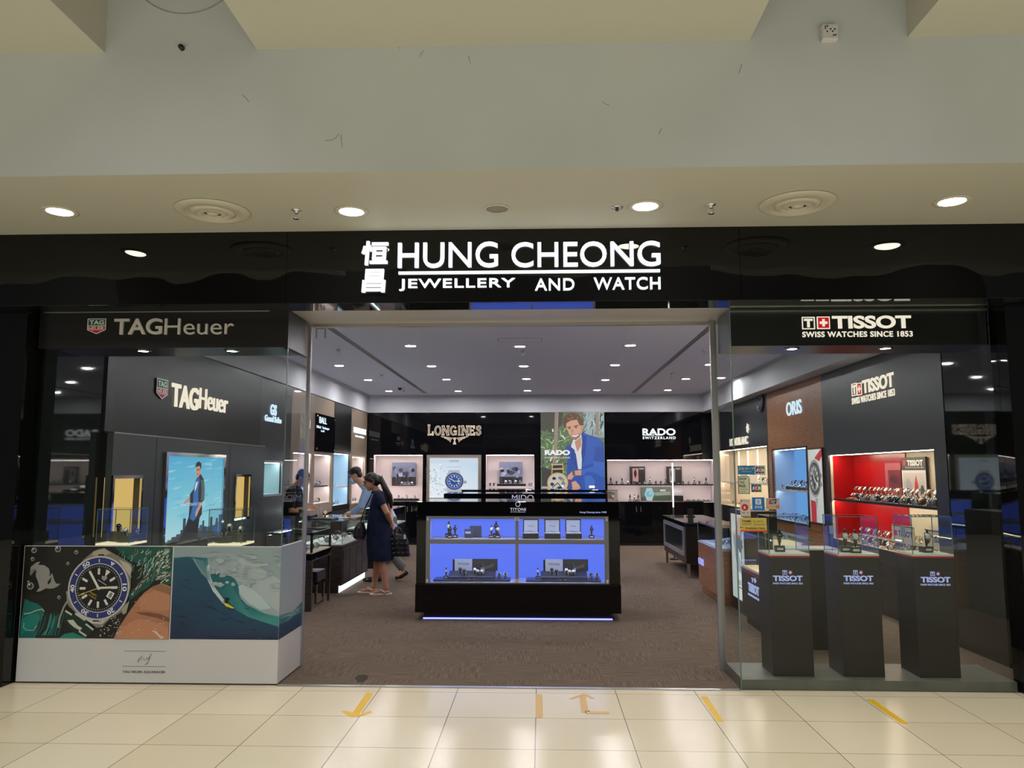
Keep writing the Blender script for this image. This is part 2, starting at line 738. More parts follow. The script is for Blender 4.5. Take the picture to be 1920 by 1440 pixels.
TILE = mat('cream_floor_tile', rgb(214, 209, 192), 0.2, spec=0.3)
_m = TILE
_tc = N(_m, 'ShaderNodeTexCoord')
_sx = N(_m, 'ShaderNodeSeparateXYZ')
L(_m, _tc.outputs['Object'], _sx.inputs[0])


def _grid(axis, off):
    a = N(_m, 'ShaderNodeMath', operation='ADD')
    a.inputs[1].default_value = off
    L(_m, _sx.outputs[axis], a.inputs[0])
    d = N(_m, 'ShaderNodeMath', operation='DIVIDE')
    d.inputs[1].default_value = 0.6
    L(_m, a.outputs[0], d.inputs[0])
    f = N(_m, 'ShaderNodeMath', operation='FRACT')
    L(_m, d.outputs[0], f.inputs[0])
    c = N(_m, 'ShaderNodeMath', operation='LESS_THAN')
    c.inputs[1].default_value = 0.0085
    L(_m, f.outputs[0], c.inputs[0])
    fl = N(_m, 'ShaderNodeMath', operation='FLOOR')
    L(_m, d.outputs[0], fl.inputs[0])
    return c, fl


_g1, _f1 = _grid(0, 0.04 + 60)
_g2, _f2 = _grid(1, -5.488 + 60)
_mx = N(_m, 'ShaderNodeMath', operation='MAXIMUM')
L(_m, _g1.outputs[0], _mx.inputs[0])
L(_m, _g2.outputs[0], _mx.inputs[1])
_cb = N(_m, 'ShaderNodeCombineXYZ')
L(_m, _f1.outputs[0], _cb.inputs[0])
L(_m, _f2.outputs[0], _cb.inputs[1])
_wn = N(_m, 'ShaderNodeTexWhiteNoise')
L(_m, _cb.outputs[0], _wn.inputs['Vector'])
_cr = N(_m, 'ShaderNodeValToRGB')
_cr.color_ramp.elements[0].color = rgb(224, 211, 183)
_cr.color_ramp.elements[1].color = rgb(233, 221, 195)
L(_m, _wn.outputs['Value'], _cr.inputs[0])
_mi = N(_m, 'ShaderNodeMix', data_type='RGBA')
L(_m, _mx.outputs[0], _mi.inputs['Factor'])
L(_m, _cr.outputs[0], _mi.inputs['A'])
_mi.inputs['B'].default_value = rgb(112, 104, 92)
L(_m, _mi.outputs['Result'], bsdf(_m).inputs['Base Color'])
_rn = N(_m, 'ShaderNodeTexNoise')
_rn.inputs['Scale'].default_value = 220
_bp = N(_m, 'ShaderNodeBump')
_bp.inputs['Strength'].default_value = 0.06
_bp.inputs['Distance'].default_value = 0.002
L(_m, _tc.outputs['Object'], _rn.inputs['Vector'])
L(_m, _rn.outputs['Fac'], _bp.inputs['Height'])
L(_m, _bp.outputs[0], bsdf(_m).inputs['Normal'])

CARPET = mat('brown_carpet', rgb(112, 96, 82), 0.95, spec=0.1)
_m = CARPET
_tc = N(_m, 'ShaderNodeTexCoord')
_ck = N(_m, 'ShaderNodeTexChecker')
_ck.inputs['Scale'].default_value = 2.0
L(_m, _tc.outputs['Object'], _ck.inputs['Vector'])
_cols = []
for _st in ((3, 60, 1), (60, 3, 1)):
    _mp = N(_m, 'ShaderNodeMapping')
    _mp.inputs['Scale'].default_value = _st
    _nz = N(_m, 'ShaderNodeTexNoise')
    _nz.inputs['Scale'].default_value = 1.6
    _nz.inputs['Detail'].default_value = 5
    L(_m, _tc.outputs['Object'], _mp.inputs[0])
    L(_m, _mp.outputs[0], _nz.inputs['Vector'])
    _cols.append(_nz)
_mv = N(_m, 'ShaderNodeMix', data_type='FLOAT')
L(_m, _ck.outputs['Fac'], _mv.inputs['Factor'])
L(_m, _cols[0].outputs['Fac'], _mv.inputs['A'])
L(_m, _cols[1].outputs['Fac'], _mv.inputs['B'])
_cr = N(_m, 'ShaderNodeValToRGB')
_cr.color_ramp.elements[0].position = 0.3
_cr.color_ramp.elements[1].position = 0.7
_cr.color_ramp.elements[0].color = rgb(88, 76, 67)
_cr.color_ramp.elements[1].color = rgb(124, 108, 96)
L(_m, _mv.outputs['Result'], _cr.inputs[0])
L(_m, _cr.outputs[0], bsdf(_m).inputs['Base Color'])

struct('floor', MB().box((-12, -9, -0.1), (12, GF, 0)), TILE)
struct('floor.001', MB().box((-4.6, GF, -0.1), (4.6, GB + 0.6, 0)), CARPET)
struct('trim_1', MB().box((XL1, GF - 0.025, 0), (XR0, GF + 0.02, 0.006)), STEEL)

# mall soffit over the shop front, the plaster wall above it and the beams
struct('ceiling', MB().box((-12, YS + 0.003, ZS), (12, GF + 0.3, ZS + 0.12)), SOFFIT)
struct('wall_front', MB().box((-12, YS, ZS + 0.002), (12, YS + 0.2, 7.0)), PLASTER)
_m = MB()
_l1 = on_y(197, 94, YS).x
_c0, _c1 = on_y(482, 92, YS).x, on_y(1406, 76, YS).x
_r0 = on_y(1702, 73, YS).x
for a, b in ((-12, _l1), (_c0, _c1), (_r0, 12)):
    _m.box((a, 1.2, ZB), (b, YS, 7.0))
struct('trim_2', _m, SOFFIT)
struct('ceiling.001', MB().box((-12, 1.2, 5.7), (12, YS, 5.8)), PLASTER)
struct('trim_3', MB().torus(on_y(352, -79, YS) + V((0, -0.001, 0)), 0.395, 0.004, (0, 1, 0), 64, 6), mat('ring_grey', rgb(150, 152, 148), .7))
# the far side of the mall hall, seen only in reflections
_m = MB().box((-12, -9.2, 0), (12, -9, 9))
struct('wall_back', _m, mat('far_wall', rgb(40, 36, 32), 0.7))
_m = MB()
for a, b, c, d in ((-9, -5.5, 0.3, 3), (-4.5, -1.0, 0.3, 3), (1.5, 5, 0.3, 3.0), (6, 9.5, .3, 3)):
    _m.box((a, -9, c), (b, -8.95, d))
struct('trim_4', _m, mat('far_shopfront', rgb(24, 26, 34), 0.2))

# glossy black fascia in three panels, header and pillars
_j0, _j1 = on_y(537, 500, 5.95).x, on_y(1388, 500, 5.95).x
_m = MB()
for a, b in ((-8, _j0 - .0015), (_j0 + .0015, _j1 - .0015), (_j1 + .0015, 8)):
    _m.box((a, 5.95, ZH), (b, 6.25, ZS))
struct('wall_fascia', _m, FASCIA)
struct('trim_22', MB().box((-8, 5.952, ZH - .004), (8, 6.222, ZH)), MIRRORBLACK)
HEADER = mat('header_panel', rgb(190, 184, 176), 0.35)
struct('trim_5', MB().box((XL1 - 0.05, 6.25, ZH + 0.01), (XR0 + 0.05, 6.92, ZC)), HEADER)
struct('trim_6', MB().box((XL1, 6.86, ZH - 0.02), (XR0, 6.9, ZH + 0.01)), STEEL)
_m = MB().box((-8, 6.1, 0), (XL0 - 0.02, 6.32, ZH))
struct('wall_left', _m, FASCIA)
_m = MB().box((XR1 + 0.02, 6.1, 0), (8, 6.32, ZH))
struct('wall_right', _m, FASCIA)
# shop shell
_m = MB().box((-4.6, 6.32, 0), (-4.48, GB + 0.6, ZC))
struct('wall_left.001', _m, CHARD)
_m = MB().box((4.45, 6.32, 0), (4.57, GB + 0.6, ZC))
struct('wall_right.001', _m, CHARD)
struct('wall_back.001', MB().box((-4.6, GB + 0.45, 0), (4.57, GB + 0.6, ZC)), CHARD)
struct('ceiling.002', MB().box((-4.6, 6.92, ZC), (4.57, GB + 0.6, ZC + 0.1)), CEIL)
_m = MB().box((-4.6, 6.25, ZH), (XL1 - 0.05, 6.92, ZC + 0.1)).box((XR0 + 0.05, 6.25, ZH), (4.57, 6.92, ZC + 0.1))
struct('trim_7', _m, SATIN)
# white bulkheads above the cabinets, with a slim ledge along the ceiling
_m = MB().box((-4.48, 6.92, ZK), (GL + 0.02, GB, ZC - 0.04)).box((-4.48, 6.92, ZC - 0.04), (GL + 0.05, GB, ZC))
struct('trim_8', _m, BULK)
_m = MB().box((3.74, 6.92, ZK), (4.45, GB, ZC - 0.04)).box((3.71, 6.92, ZC - 0.04), (4.45, GB, ZC))
struct('trim_9', _m, BULK)
_m = MB().box((-4.48, GB - 0.02, ZK), (4.45, GB + 0.45, ZC - 0.04)).box((-4.0, GB - 0.05, ZC - 0.04), (3.71, GB + 0.45, ZC))
struct('trim_10', _m, BULK)
# dark glass side panels closing the window bays
struct('wall_left.002', MB().box((-4.48, 6.32, 0), (GL - 0.02, 7.02, ZK)), MIRRORBLACK)
struct('wall_right.002', MB().box((GR + 0.0, 6.32, 0), (4.45, 7.8, ZK)), MIRRORBLACK)

# ---- left window: sign band, soffit, glass
SATINBAND = mat('sign_band', rgb(30, 29, 29), 0.28)
_m = MB().box((XL0, GF - 0.005, ZW), (XL1, 6.68, ZH))
struct('trim_11', _m, SATINBAND)
struct('trim_12', MB().box((XL0 + 0.03, GF - 0.012, ZH - 0.008), (XL1 - 0.16, GF - 0.005, ZH - 0.002)), STEEL)
_m = MB().box((XL1 - 0.05, GF + 0.01, ZW), (XL1 - 0.004, YJ, ZH))
struct('trim_13', _m, mat('bronze_panel', rgb(120, 108, 100), 0.4))
struct('window_1', MB().box((XL0 + 0.0, GF, 1.066), (XL1 - 0.001, GF + 0.01, ZW - 0.001)), GLASSF)
struct('window_2', MB().box((XL1 - 0.01, GF + 0.012, 1.066), (XL1, YJ - 0.02, ZW - 0.001)), GLASSF)
struct('trim_14', MB().box((XL1 - 0.003, GF - 0.002, 1.066), (XL1 + 0.003, GF + 0.006, ZW)), GLASSEDGE)
struct('trim_15', MB().box((XL1 - 0.02, YJ - 0.018, 0), (XL1 + 0.012, YJ + 0.02, ZH)), ALU)
# ---- right window: glass to the floor, sign band behind it
struct('window_3', MB().box((XR0 + 0.001, GF, 0.0), (XR1 + 0.02, GF + 0.012, ZH)), GLASSF)
struct('window_4', MB().box((XR0, GF + 0.014, 0.0), (XR0 + 0.012, YJ - 0.02, ZH)), GLASSF)
struct('trim_16', MB().box((XR0 - 0.004, GF - 0.002, 0), (XR0 + 0.004, GF + 0.008, ZH)), GLASSEDGE)
struct('trim_17', MB().box((XR0 - 0.03, YJ - 0.018, 0), (XR0 + 0.02, YJ + 0.025, ZH)), ALU)
struct('trim_18', MB().box((XR0 + 0.02, 6.3, ZW), (XR1, 6.75, ZH)), SATINBAND)
struct('trim_19', MB().box((XR0 + 0.02, 6.28, ZH - 0.03), (XR1, 6.3, ZH - 0.015)), STEEL)
struct('trim_20', MB().box((XR0 + 0.013, GF + 0.013, 0), (XR1, 6.78, 0.075)), GREYSTEP)

# ================================================================ CEILING FITTINGS


WHITEC = mat('ivory_metal', rgb(206, 200, 182), 0.45)


def downlight(label, p, r, group, glow, ring=None):
    ring = ring or WHITEC
    t = thing('downlight', label, 'ceiling light', p, group)
    z = p[2]
    MB().lathe([(r * 0.8, 0.0), (r * 1.2, 0.0), (r * 1.2, -0.006), (r * 0.98, -0.012), (r * 0.8, -0.004)], p, n=28).obj('trim_ring', ring, t)
    MB().lathe([(0.001, -0.001), (r * 0.95, -0.001), (r * 0.93, -0.006), (0.001, -0.009)], p, n=28).obj('lamp_lens', glow, t)
    return t


WHERE = ['first', 'second', 'third', 'fourth']
for i, (x, y) in enumerate(((112, 396), (659, 396), (1210, 386), (1785, 377))):
    p = on_z(x, y, ZS)
    lbl = ['bright round downlight at the far left end of the mall soffit', 'bright round downlight in the soffit left of the shop name',
           'bright round downlight in the soffit right of the shop name', 'bright round downlight at the far right end of the mall soffit'][i]
    downlight(lbl, p, 0.105, 'downlights in the mall soffit', DISCM)
    lamp('soffit_downlight_beam', 'SPOT', p - V((0, 0, 0.02)), 45, (1.0, 0.87, 0.68), 0.09, (0, 0, 0), None, 2.5, 0.9)


def diffuser(label, p, R):
    t = thing('ceiling_diffuser', label, 'air vent', p, 'round air diffusers in the mall soffit')
    MB().lathe([(R * 0.70, -0.003), (R, -0.003), (R, -0.006), (R * 0.96, -0.014), (R * 0.72, -0.03), (R * 0.68, -0.014)], p, n=48).obj('outer_cone', WHITEC, t)
    for k, (a, b) in enumerate(((0.6, 0.44), (0.4, 0.26))):
        MB().lathe([(R * a, -0.002), (R * (a + .03), -0.014), (R * b, -0.036), (R * (b - .03), -0.02)], p, n=40).obj('inner_cone', WHITEC, t)
    MB().lathe([(0.001, -0.004), (R * 0.2, -0.014), (R * 0.12, -0.034), (0.001, -0.038)], p, n=32).obj('centre_cone', WHITEC, t)
    MB().lathe([(0.001, 0.0), (R * 0.72, 0.0), (R * 0.72, -0.002), (0.001, -0.002)], p, n=32).obj('throat', CHARD, t)
    return t


diffuser('large round ceiling vent at left of the mall soffit', on_z(399, 395, ZS), 0.265)
diffuser('large round ceiling vent at right of the mall soffit', on_z(1495, 381, ZS), 0.265)


def sprinkler(label, p, k=1.0, group=None):
    t = thing('fire_sprinkler', label, 'sprinkler', p, group)
    MB().lathe([(0.001, 0), (0.036 * k, 0), (0.034 * k, -0.008), (0.015 * k, -0.014), (0.012 * k, -0.03), (0.001, -0.03)], p, n=16).obj('rosette', CHROME, t)
    m = MB()
    for s in (-1, 1):
        m.tube([V(p) + V((s * .01 * k, 0, -.028 * k)), V(p) + V((s * .016 * k, 0, -.045 * k)), V(p) + V((s * .004 * k, 0, -.066 * k))], .0035 * k, 6)
    m.obj('frame_arm', CHROME, t)
    MB().lathe([(0.001, -0.064 * k), (0.022 * k, -0.066 * k), (0.022 * k, -0.07 * k), (0.001, -0.071 * k)], p, n=16).obj('deflector', CHROME, t)
    return t


sprinkler('small metal sprinkler in the mall soffit beside the left ceiling vent', on_z(556, 393, ZS), 1.0, 'sprinklers in the mall soffit')
sprinkler('small metal sprinkler in the mall soffit beside the right ceiling vent', on_z(1333, 383, ZS), 1.0, 'sprinklers in the mall soffit')
p = on_z(932, 391, ZS)
t = thing('ceiling_speaker', 'round grey speaker cover in the middle of the mall soffit', 'speaker', p)
MB().lathe([(0.08, 0), (0.098, 0), (0.098, -0.006), (0.084, -0.01), (0.08, -0.004)], p, n=32).obj('rim', WHITEC, t)
MB().lathe([(0.001, 0), (0.082, 0), (0.082, -0.005), (0.001, -0.006)], p, n=32).obj('grille', mat('grille_grey', rgb(150, 143, 124), 0.6), t)
p = on_z(1157, 388, ZS)
t = thing('heat_detector', 'tiny chrome disc detector beside the soffit downlight over the shop name', 'detector', p)
MB().lathe([(0.001, 0), (0.045, 0), (0.043, -0.008), (0.001, -0.012)], p, n=24).obj('plate', CHROME, t)
MB().lathe([(0.001, -0.011), (0.014, -0.011), (0.012, -0.03), (0.001, -0.032)], p, n=12).obj('sensor', CHARD, t)
# on the plaster wall
p = on_y(1552, 66, YS)
t = thing('sensor_box', 'small white square sensor box high on the plaster wall', 'sensor', p)
MB().box(p + V((-.05, -.05, -.055)), p + V((.05, 0, .05))).obj('housing', WHITE, t, 0.008)
m = MB()
for dx, dz in ((-.03, .03), (-.018, .032), (-.032, .018), (.0, .012), (.012, -.004), (-.022, -.004), (.026, .01), (.03, -.028), (.018, -.03)):
    m.lathe([(.001, 0), (.005, 0), (.005, .002), (.001, .002)], p + V((dx, -.05, dz)), (0, -1, 0), 10)
m.obj('port', SATIN, t)
p = on_y(342, 91, YS)
t = thing('cable_stub', 'tiny black cable outlet on the plaster wall near the left beam', 'cable outlet', p)
MB().lathe([(.001, 0), (.018, 0), (.016, .03), (.001, .034)], p, (0, -1, 0), 12).obj('cap', SATIN, t)
MB().lathe([(.001, .03), (.007, .03), (.006, .045), (.001, .045)], p, (0, -1, 0), 8).obj('nipple', SATIN, t)
# hairline scuffs on the plaster
m = MB()
rd = random.Random(4)
for (x, y, k) in ((1272 / 2, 250, 1), (455, 178, .6), (795, 95, .5), (748, 80, .4), (640, 252, .8), (880, 105, .5), (1130, 190, .5), (1390, 120, .6), (1240, 240, .4)):
    q = on_y(x, y, YS) + V((0, -.0015, 0))
    pts = [q]
    d = rd.uniform(-2, -1.1)
    for _ in range(5):
        d += rd.uniform(-.5, .5)
        pts.append(pts[-1] + V((math.cos(d), 0, math.sin(d))) * .022 * k)
    m.tube(pts, .0012, 4)
struct('trim_21', m, mat('scuff_mark', rgb(120, 116, 106), 0.8))

# ---- inside the shop
rows = {10.9: [(770, 648), (975, 649), (1182, 647)], 13.0: [(636, 685), (809, 686), (982, 686), (1153, 684), (1331, 683)],
        15.0: [(690, 712), (837, 711), (987, 710), (1135, 712), (1286, 710), (1352, 708)], 17.2: [(729, 733), (859, 733), (989, 732), (1119, 731), (1252, 731)]}
ORD = ['leftmost', 'second from left', 'third from left', 'fourth from left', 'fifth from left', 'rightmost']
for ri, (yy, pts) in enumerate(rows.items()):
    rn = ['nearest row', 'second nearest row', 'third nearest row', 'rear row'][ri]
    for i, (x, y) in enumerate(pts):
        nm = 'rightmost' if i == len(pts) - 1 else ORD[i]
        downlight(f'lit downlight, {nm} in the {rn} of shop ceiling', on_z(x, y, ZC), 0.085, 'downlights in the shop ceiling', DISC, WHITE)
for x in (-3.36, -1.82, -.28, 1.26, 2.8):
    lamp('front_row_downlight_beam', 'SPOT', (x, 8.6, ZC - 0.03), 50, (1, .96, .93), 0.08, (0, 0, 0), None, 2.6, 0.8)
for x, a, b in (((605, 606), (798, 737), "left"), ((1335, 606), (1190, 736), "right")):
    q0, q1 = on_z(*x, ZC), on_z(*a, ZC)
    xm = (q0.x + q1.x) / 2
    t = thing('slot_diffuser', f'long black linear air slot along the {b} of the shop ceiling', 'air vent', (xm, q0.y, ZC), 'linear air slots in the shop ceiling')
    MB().box((xm - .038, 7.0, ZC - .005), (xm + .038, q1.y, ZC - .0005)).obj('slot', SATIN, t)
    for k in (-.03, 0, .03):
        MB().box((xm + k - .004, 7.0, ZC - .010), (xm + k + .004, q1.y, ZC - .004)).obj('blade', ALU, t)
SPL = [((634, 655), 'left of the nearest downlights'), ((980, 657), 'between the middle downlights at front'), ((1320, 655), 'near the right doorway post'),
       ((715, 702), 'left of the second middle downlight row'), ((1260, 700), 'right of the second middle downlight row'), ((757, 727), 'near the back left corner')]
for (x, y), w in SPL:
    sprinkler(f'small sprinkler hanging from the shop ceiling {w}', on_z(x, y, ZC), 1.1, 'sprinklers in the shop ceiling')
q = on_z(750, 726, ZC)
t = thing('ceiling_camera', 'small dome camera on the shop ceiling near the back left corner', 'camera', q)
MB().lathe([(.001, 0), (.06, 0), (.058, -.02), (.001, -.022)], q, n=20).obj('base', WHITE, t)
MB().lathe([(.045, -.02), (.04, -.045), (.02, -.06), (.001, -.064)], q, n=20).obj('dome', SATIN, t)
a, b = on_z(930, 627, ZC), on_z(1016, 640, ZC)
t = thing('access_panel', 'flush square access hatch in the shop ceiling above the central island', 'hatch', ((a.x + b.x) / 2, a.y, ZC))
m = MB()
x0, x1, y0, y1 = a.x, b.x, on_z(970, 641, ZC).y, on_z(970, 627, ZC).y + .3
for r in ((x0, y0, x1, y0 + .006), (x0, y1, x1, y1 + .006), (x0, y0, x0 + .006, y1), (x1 - .006, y0, x1, y1)):
    m.box((r[0], r[1], ZC - .002), (r[2], r[3], ZC + .001))
m.obj('edge', mat('hatch_gap', rgb(120, 118, 126), 0.7), t)
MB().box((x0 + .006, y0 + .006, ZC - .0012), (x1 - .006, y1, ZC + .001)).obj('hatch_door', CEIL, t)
# closer arm at the top of the left door post
q = V((XL1 + .14, 7.0, ZC))
t = thing('ceiling_bracket', 'small two pronged metal bracket at the top left of the doorway', 'bracket', on_z(602, 612, ZC))
w = on_z(602, 610, ZC)
MB().box(w + V((-.06, -.02, -.05)), w + V((.06, .02, 0))).obj('plate', ALU, t)
for s in (-1, 1):
    MB().box(w + V((s * .055 - .008, -.01, -.16)), w + V((s * .055 + .008, .01, -.05))).obj('prong', ALU, t)
# window soffit spots
for (x, y), n in (((269, 657), 'left'), ((435, 657), 'right')):
    p = on_z(x, y, ZW)
    downlight(f'{n} spot of the pair above the left shop window display', p, 0.05, 'spots above the left window display', DISCM, CHROME)
    lamp('window_spot_beam', 'SPOT', p - V((0, 0, .03)), 24, (1, .88, .72), .04, (0.35, 0, 0), None, 2.2, .8)
for (x, y), n in (((1485, 653), 'left'), ((1660, 652), 'right')):
    p = on_z(x, y, ZW)
    downlight(f'{n} spot of the pair above the pedestals in the right window', p, 0.05, 'spots above the right window pedestals', DISCM, CHROME)
    lamp('window_spot_beam', 'SPOT', p - V((0, 0, .03)), 24, (1, .88, .72), .04, (0.1, 0, 0), None, 2.2, .8)

# ================================================================ FLOOR TAPE


def tape(name, label, pts_list, m, cat='floor marking', group='tape marks on the tiled floor'):
    t = thing(name, label, cat, on_z(*pts_list[0][0], 0), group)
    for k, (pts, nm) in enumerate(zip(pts_list, ('shaft', 'head', 'head', 'tail'))):
        MB().prism([on_z(x, y, 0.0003 + k * .0003) for x, y in pts], (0, 0, .0006)).obj(nm, m, t)
    return t


tape('floor_arrow', 'yellow tape arrow on the tiles pointing out of the shop', [[(687, 1299), (701, 1299), (672, 1343), (656, 1343)], [(640, 1334), (648, 1332), (670, 1340), (668, 1344), (656, 1344)], [(694, 1332), (698, 1335), (672, 1344), (662, 1343)]], YELLOWTAPE)
tape('floor_arrow', 'tan tape arrow with a side tail on the tiles pointing into the shop', [[(1086, 1303), (1098, 1303), (1104, 1337), (1090, 1336)], [(1092, 1301), (1100, 1302), (1074, 1311), (1067, 1310)], [(1092, 1301), (1099, 1301), (1115, 1309), (1108, 1310)], [(1099, 1334), (1141, 1334), (1143, 1338.5), (1100, 1338.5)]], TANTAPE)
for pts, lbl, m in (([(1004, 1302), (1017, 1302), (1018, 1347), (1004, 1346)], 'straight tan tape strip beside the tan floor arrow', TANTAPE),
                    ([(1313, 1306), (1326, 1306), (1357, 1353), (1345, 1353)], 'short slanted yellow tape strip in front of the right door edge', YELLOWTAPE),
                    ([(1624, 1311), (1637, 1311), (1704, 1358), (1690, 1358)], 'slanted yellow tape strip in front of the right window', YELLOWTAPE)):
    o = MB().prism([on_z(x, y, 0.0003) for x, y in pts], (0, 0, .0008)).obj('floor_tape', m)
    tag(o, lbl, 'floor marking', 'tape marks on the tiled floor')
o = MB().prism([on_z(x, y, .0008) for x, y in ((1096, 1334), (1105, 1332), (1109, 1336), (1099, 1338))], (0, 0, .0006)).obj('tape_scrap', SATIN)
tag(o, 'dark peeled scrap at the corner of the tan floor arrow', 'scrap')
# ================================================================ SHOP NAME AND WINDOW SIGNS
FS = Frame((0, 5.95, 0), (1, 0, 0), (0, -1, 0))
t = thing('shop_sign', 'white illuminated shop name letters across the black fascia', 'sign', (0, 5.95, 3.3))
LN = 0.004


def letters(frame, words_, n, depth, bold, name, m, parent, space=1.0):
    for s, xl, xr, yt, yb in words_:
        mb = MB()
        text_px(mb, s, frame, n, xl, xr, yt, yb, depth=depth, bold=bold, space=space)
        for q in split_islands(mb):
            q.obj(name, m, parent)


letters(FS, (('HUNG', 747.3, 934, 456.5, 503.5), ('CHEONG', 959, 1237.5, 456, 502)), LN, 0.03, 0.004, 'letter', LETTER, t)
letters(FS, (('JEWELLERY', 749, 966, 524, 546), ('AND', 1003, 1077, 523, 545.2), ('WATCH', 1113, 1238, 521, 544)), LN, 0.02, 0.012, 'small_letter', LETTER, t, 1.1)
a, b = FS.px(748, 510.5), FS.px(1237, 511.5)
MB().fbox(FS, a[0], b[0], LN, LN + .02, a[1] - .021, a[1]).obj('underline_bar', LETTER, t)
for s, r in (('恒', (678, 727, 454, 498)), ('昌', (680, 722, 506, 549))):
    mb = MB()
    text_px(mb, s, FS, LN, *r, depth=.03, bold=.02, slant=.06)
    mb.obj('chinese_character', LETTER, t)


def shield(fr, n, u0, u1, z0, z1, parent):
    uc, zm = (u0 + u1) / 2, z0 + (z1 - z0) * .56
    zs = z0 + (z1 - z0) * .26
    A = Art(fr, n + .012, u0, u1, z0, z1, 0, 100, 100, 0) if False else Art(fr, n + .012, u0, u1, z0, z1)
    A.poly([(0, 0), (100, 0), (100, 72), (50, 100), (0, 72)], (225, 225, 222))
    A.poly([(5, 5), (95, 5), (95, 44), (5, 44)], (20, 92, 62))
    A.poly([(5, 49), (95, 49), (95, 70), (50, 94), (5, 70)], (188, 24, 44))
    A.text('TAG', 50, 25, 78, 28, (235, 235, 235), 0, .03)
    A.text('HEUER', 50, 64, 82, 24, (235, 235, 235), 0, .02)
    MB().prism([fr.p(u, n, z) for u, z in ((u0, z1), (u1, z1), (u1, zs), (uc, z0), (u0, zs))], fr.n * .011).obj('emblem_body', STEEL, parent)
    A.obj('emblem_face', PRINT, parent)


def two_tone_sign(label, fr, n, emblem, w1, w2, m, name='brand_sign'):
    u, z = fr.px(w1[0], w1[2], n)
    t = thing(name, label, 'sign', fr.p(u, n, z))
    a, b = fr.px(emblem[0], emblem[2], n), fr.px(emblem[0], emblem[3], n)
    shield(fr, n, a[0], fr.px(emblem[1], emblem[2], n)[0], b[1], a[1], t)
    mb = MB()
    text_px(mb, 'TAG', fr, n, *w1, depth=.018, bold=.018)
    mb.obj('bold_lettering', m, t)
    mb = MB()
    text_px(mb, 'Heuer', fr, n, *w2, depth=.018, bold=-.005)
    mb.obj('light_lettering', m, t)
    return t


two_tone_sign('silver lettering with red and green shield on the left window band', FF, .006, (166, 201, 598, 627), (216.5, 305.5, 598, 628), (311, 439, 598, 628), SILVERLET)
two_tone_sign('lit white lettering with shield on the dark left wall behind the window', FL, .004, (292.5, 314, 708, 747), (322, 370.5, 717, 762), (374, 426, 727, 766), LETTERW)


def cross_sign(label, fr, n, box, box2, word, tag_, m, small=True, name='brand_sign', cat='sign'):
    """boxed letter, white cross on red, then a bold word and a small line"""
    u, z = fr.px(box[0], box[2], n)
    t = thing(name, label, cat, fr.p(u, n, z))
    (u0, z1), (_, z0) = fr.px(box[0], box[2], n), fr.px(box[0], box[3], n)
    u1 = fr.px(box[1], box[2], n)[0]
    w = (u1 - u0)
    mb = MB()
    e = w * .07
    mb.slab(fr, u0, u1, z0, z1, n, n + .008, [(u0 + e, u1 - e, z0 + e, z1 - e)])
    text(mb, 'T', fr, n, u0 + w * .17, u1 - w * .17, z0 + w * .15, z1 - w * .15, depth=.008, bold=.05)
    mb.obj('boxed_letter', m, t)
    (u0, z1), (_, z0) = fr.px(box2[0], box2[2], n), fr.px(box2[0], box2[3], n)
    u1 = fr.px(box2[1], box2[2], n)[0]
    w, h = u1 - u0, z1 - z0
    MB().slab(fr, u0, u1, z0, z1, n, n + .008, [(u0 + e, u1 - e, z0 + e, z1 - e)]).obj('cross_border', m, t)
    MB().fbox(fr, u0 + e, u1 - e, n, n + .006, z0 + e, z1 - e).obj('red_square', REDGLOW, t)
    uc, zc = (u0 + u1) / 2, (z0 + z1) / 2
    MB().fbox(fr, uc - w * .3, uc + w * .3, n + .006, n + .009, zc - h * .1, zc + h * .1).fbox(fr, uc - w * .1, uc + w * .1, n + .006, n + .0092, zc - h * .3, zc + h * .3).obj('white_cross', m, t)
    mb = MB()
    text_px(mb, 'TISSOT', fr, n, *word, depth=.008, bold=.032)
    mb.obj('bold_lettering', m, t)
    if tag_:
        mb = MB()
        text_px(mb, 'SWISS WATCHES SINCE 1853', fr, n, *tag_, depth=.006, bold=.02, space=1.1)
        mb.obj('small_lettering', m, t)
    return t


REDGLOW = emitter('lit_red', rgb(222, 24, 36), 0.95)
FBAND = Frame((0, 6.3, 0), (1, 0, 0), (0, -1, 0))
cross_sign('lit white lettering with red cross square on the right window band', FBAND, .002, (1503, 1527, 594.5, 617.5), (1531, 1555, 594, 617), (1559.5, 1708, 592.5, 616.5), (1504, 1711, 622, 632.5), LETTERW)
cross_sign('lit white lettering with red cross square on the right wall over red display cabinet', FR, .004, (1597, 1606.5, 720, 743.5), (1607.5, 1615.5, 719, 742), (1617, 1677, 713.5, 739), (1597.5, 1679, 747, 759), LETTERW)

# ================================================================ LEFT WINDOW HOARDING
t = thing('advertising_hoarding', 'low printed hoarding under the left window, diver watch and surf wave pictures', 'advertising panel', (XL0, GF, 0))
ZP = 1.064
_pz = FF.px(300, 1198)[1]
MB().box((XL0, GF, 0.012), (XL1, GF + .03, ZP)).box((XL1 - .03, GF + .03, 0.012), (XL1, YJ - .02, ZP)).obj('base_panel', WHITE, t)
ux0, ux1 = XL0 + .004, FF.px(320.5, 1110)[0]
A = Art(FF, .001, ux0, ux1, _pz, ZP - .003, 45, 95, 1805, 1128)
A.rect(45, 95, 1805, 1128, (27, 26, 22))
A.rect(45, 95, 330, 640, (14, 13, 12))
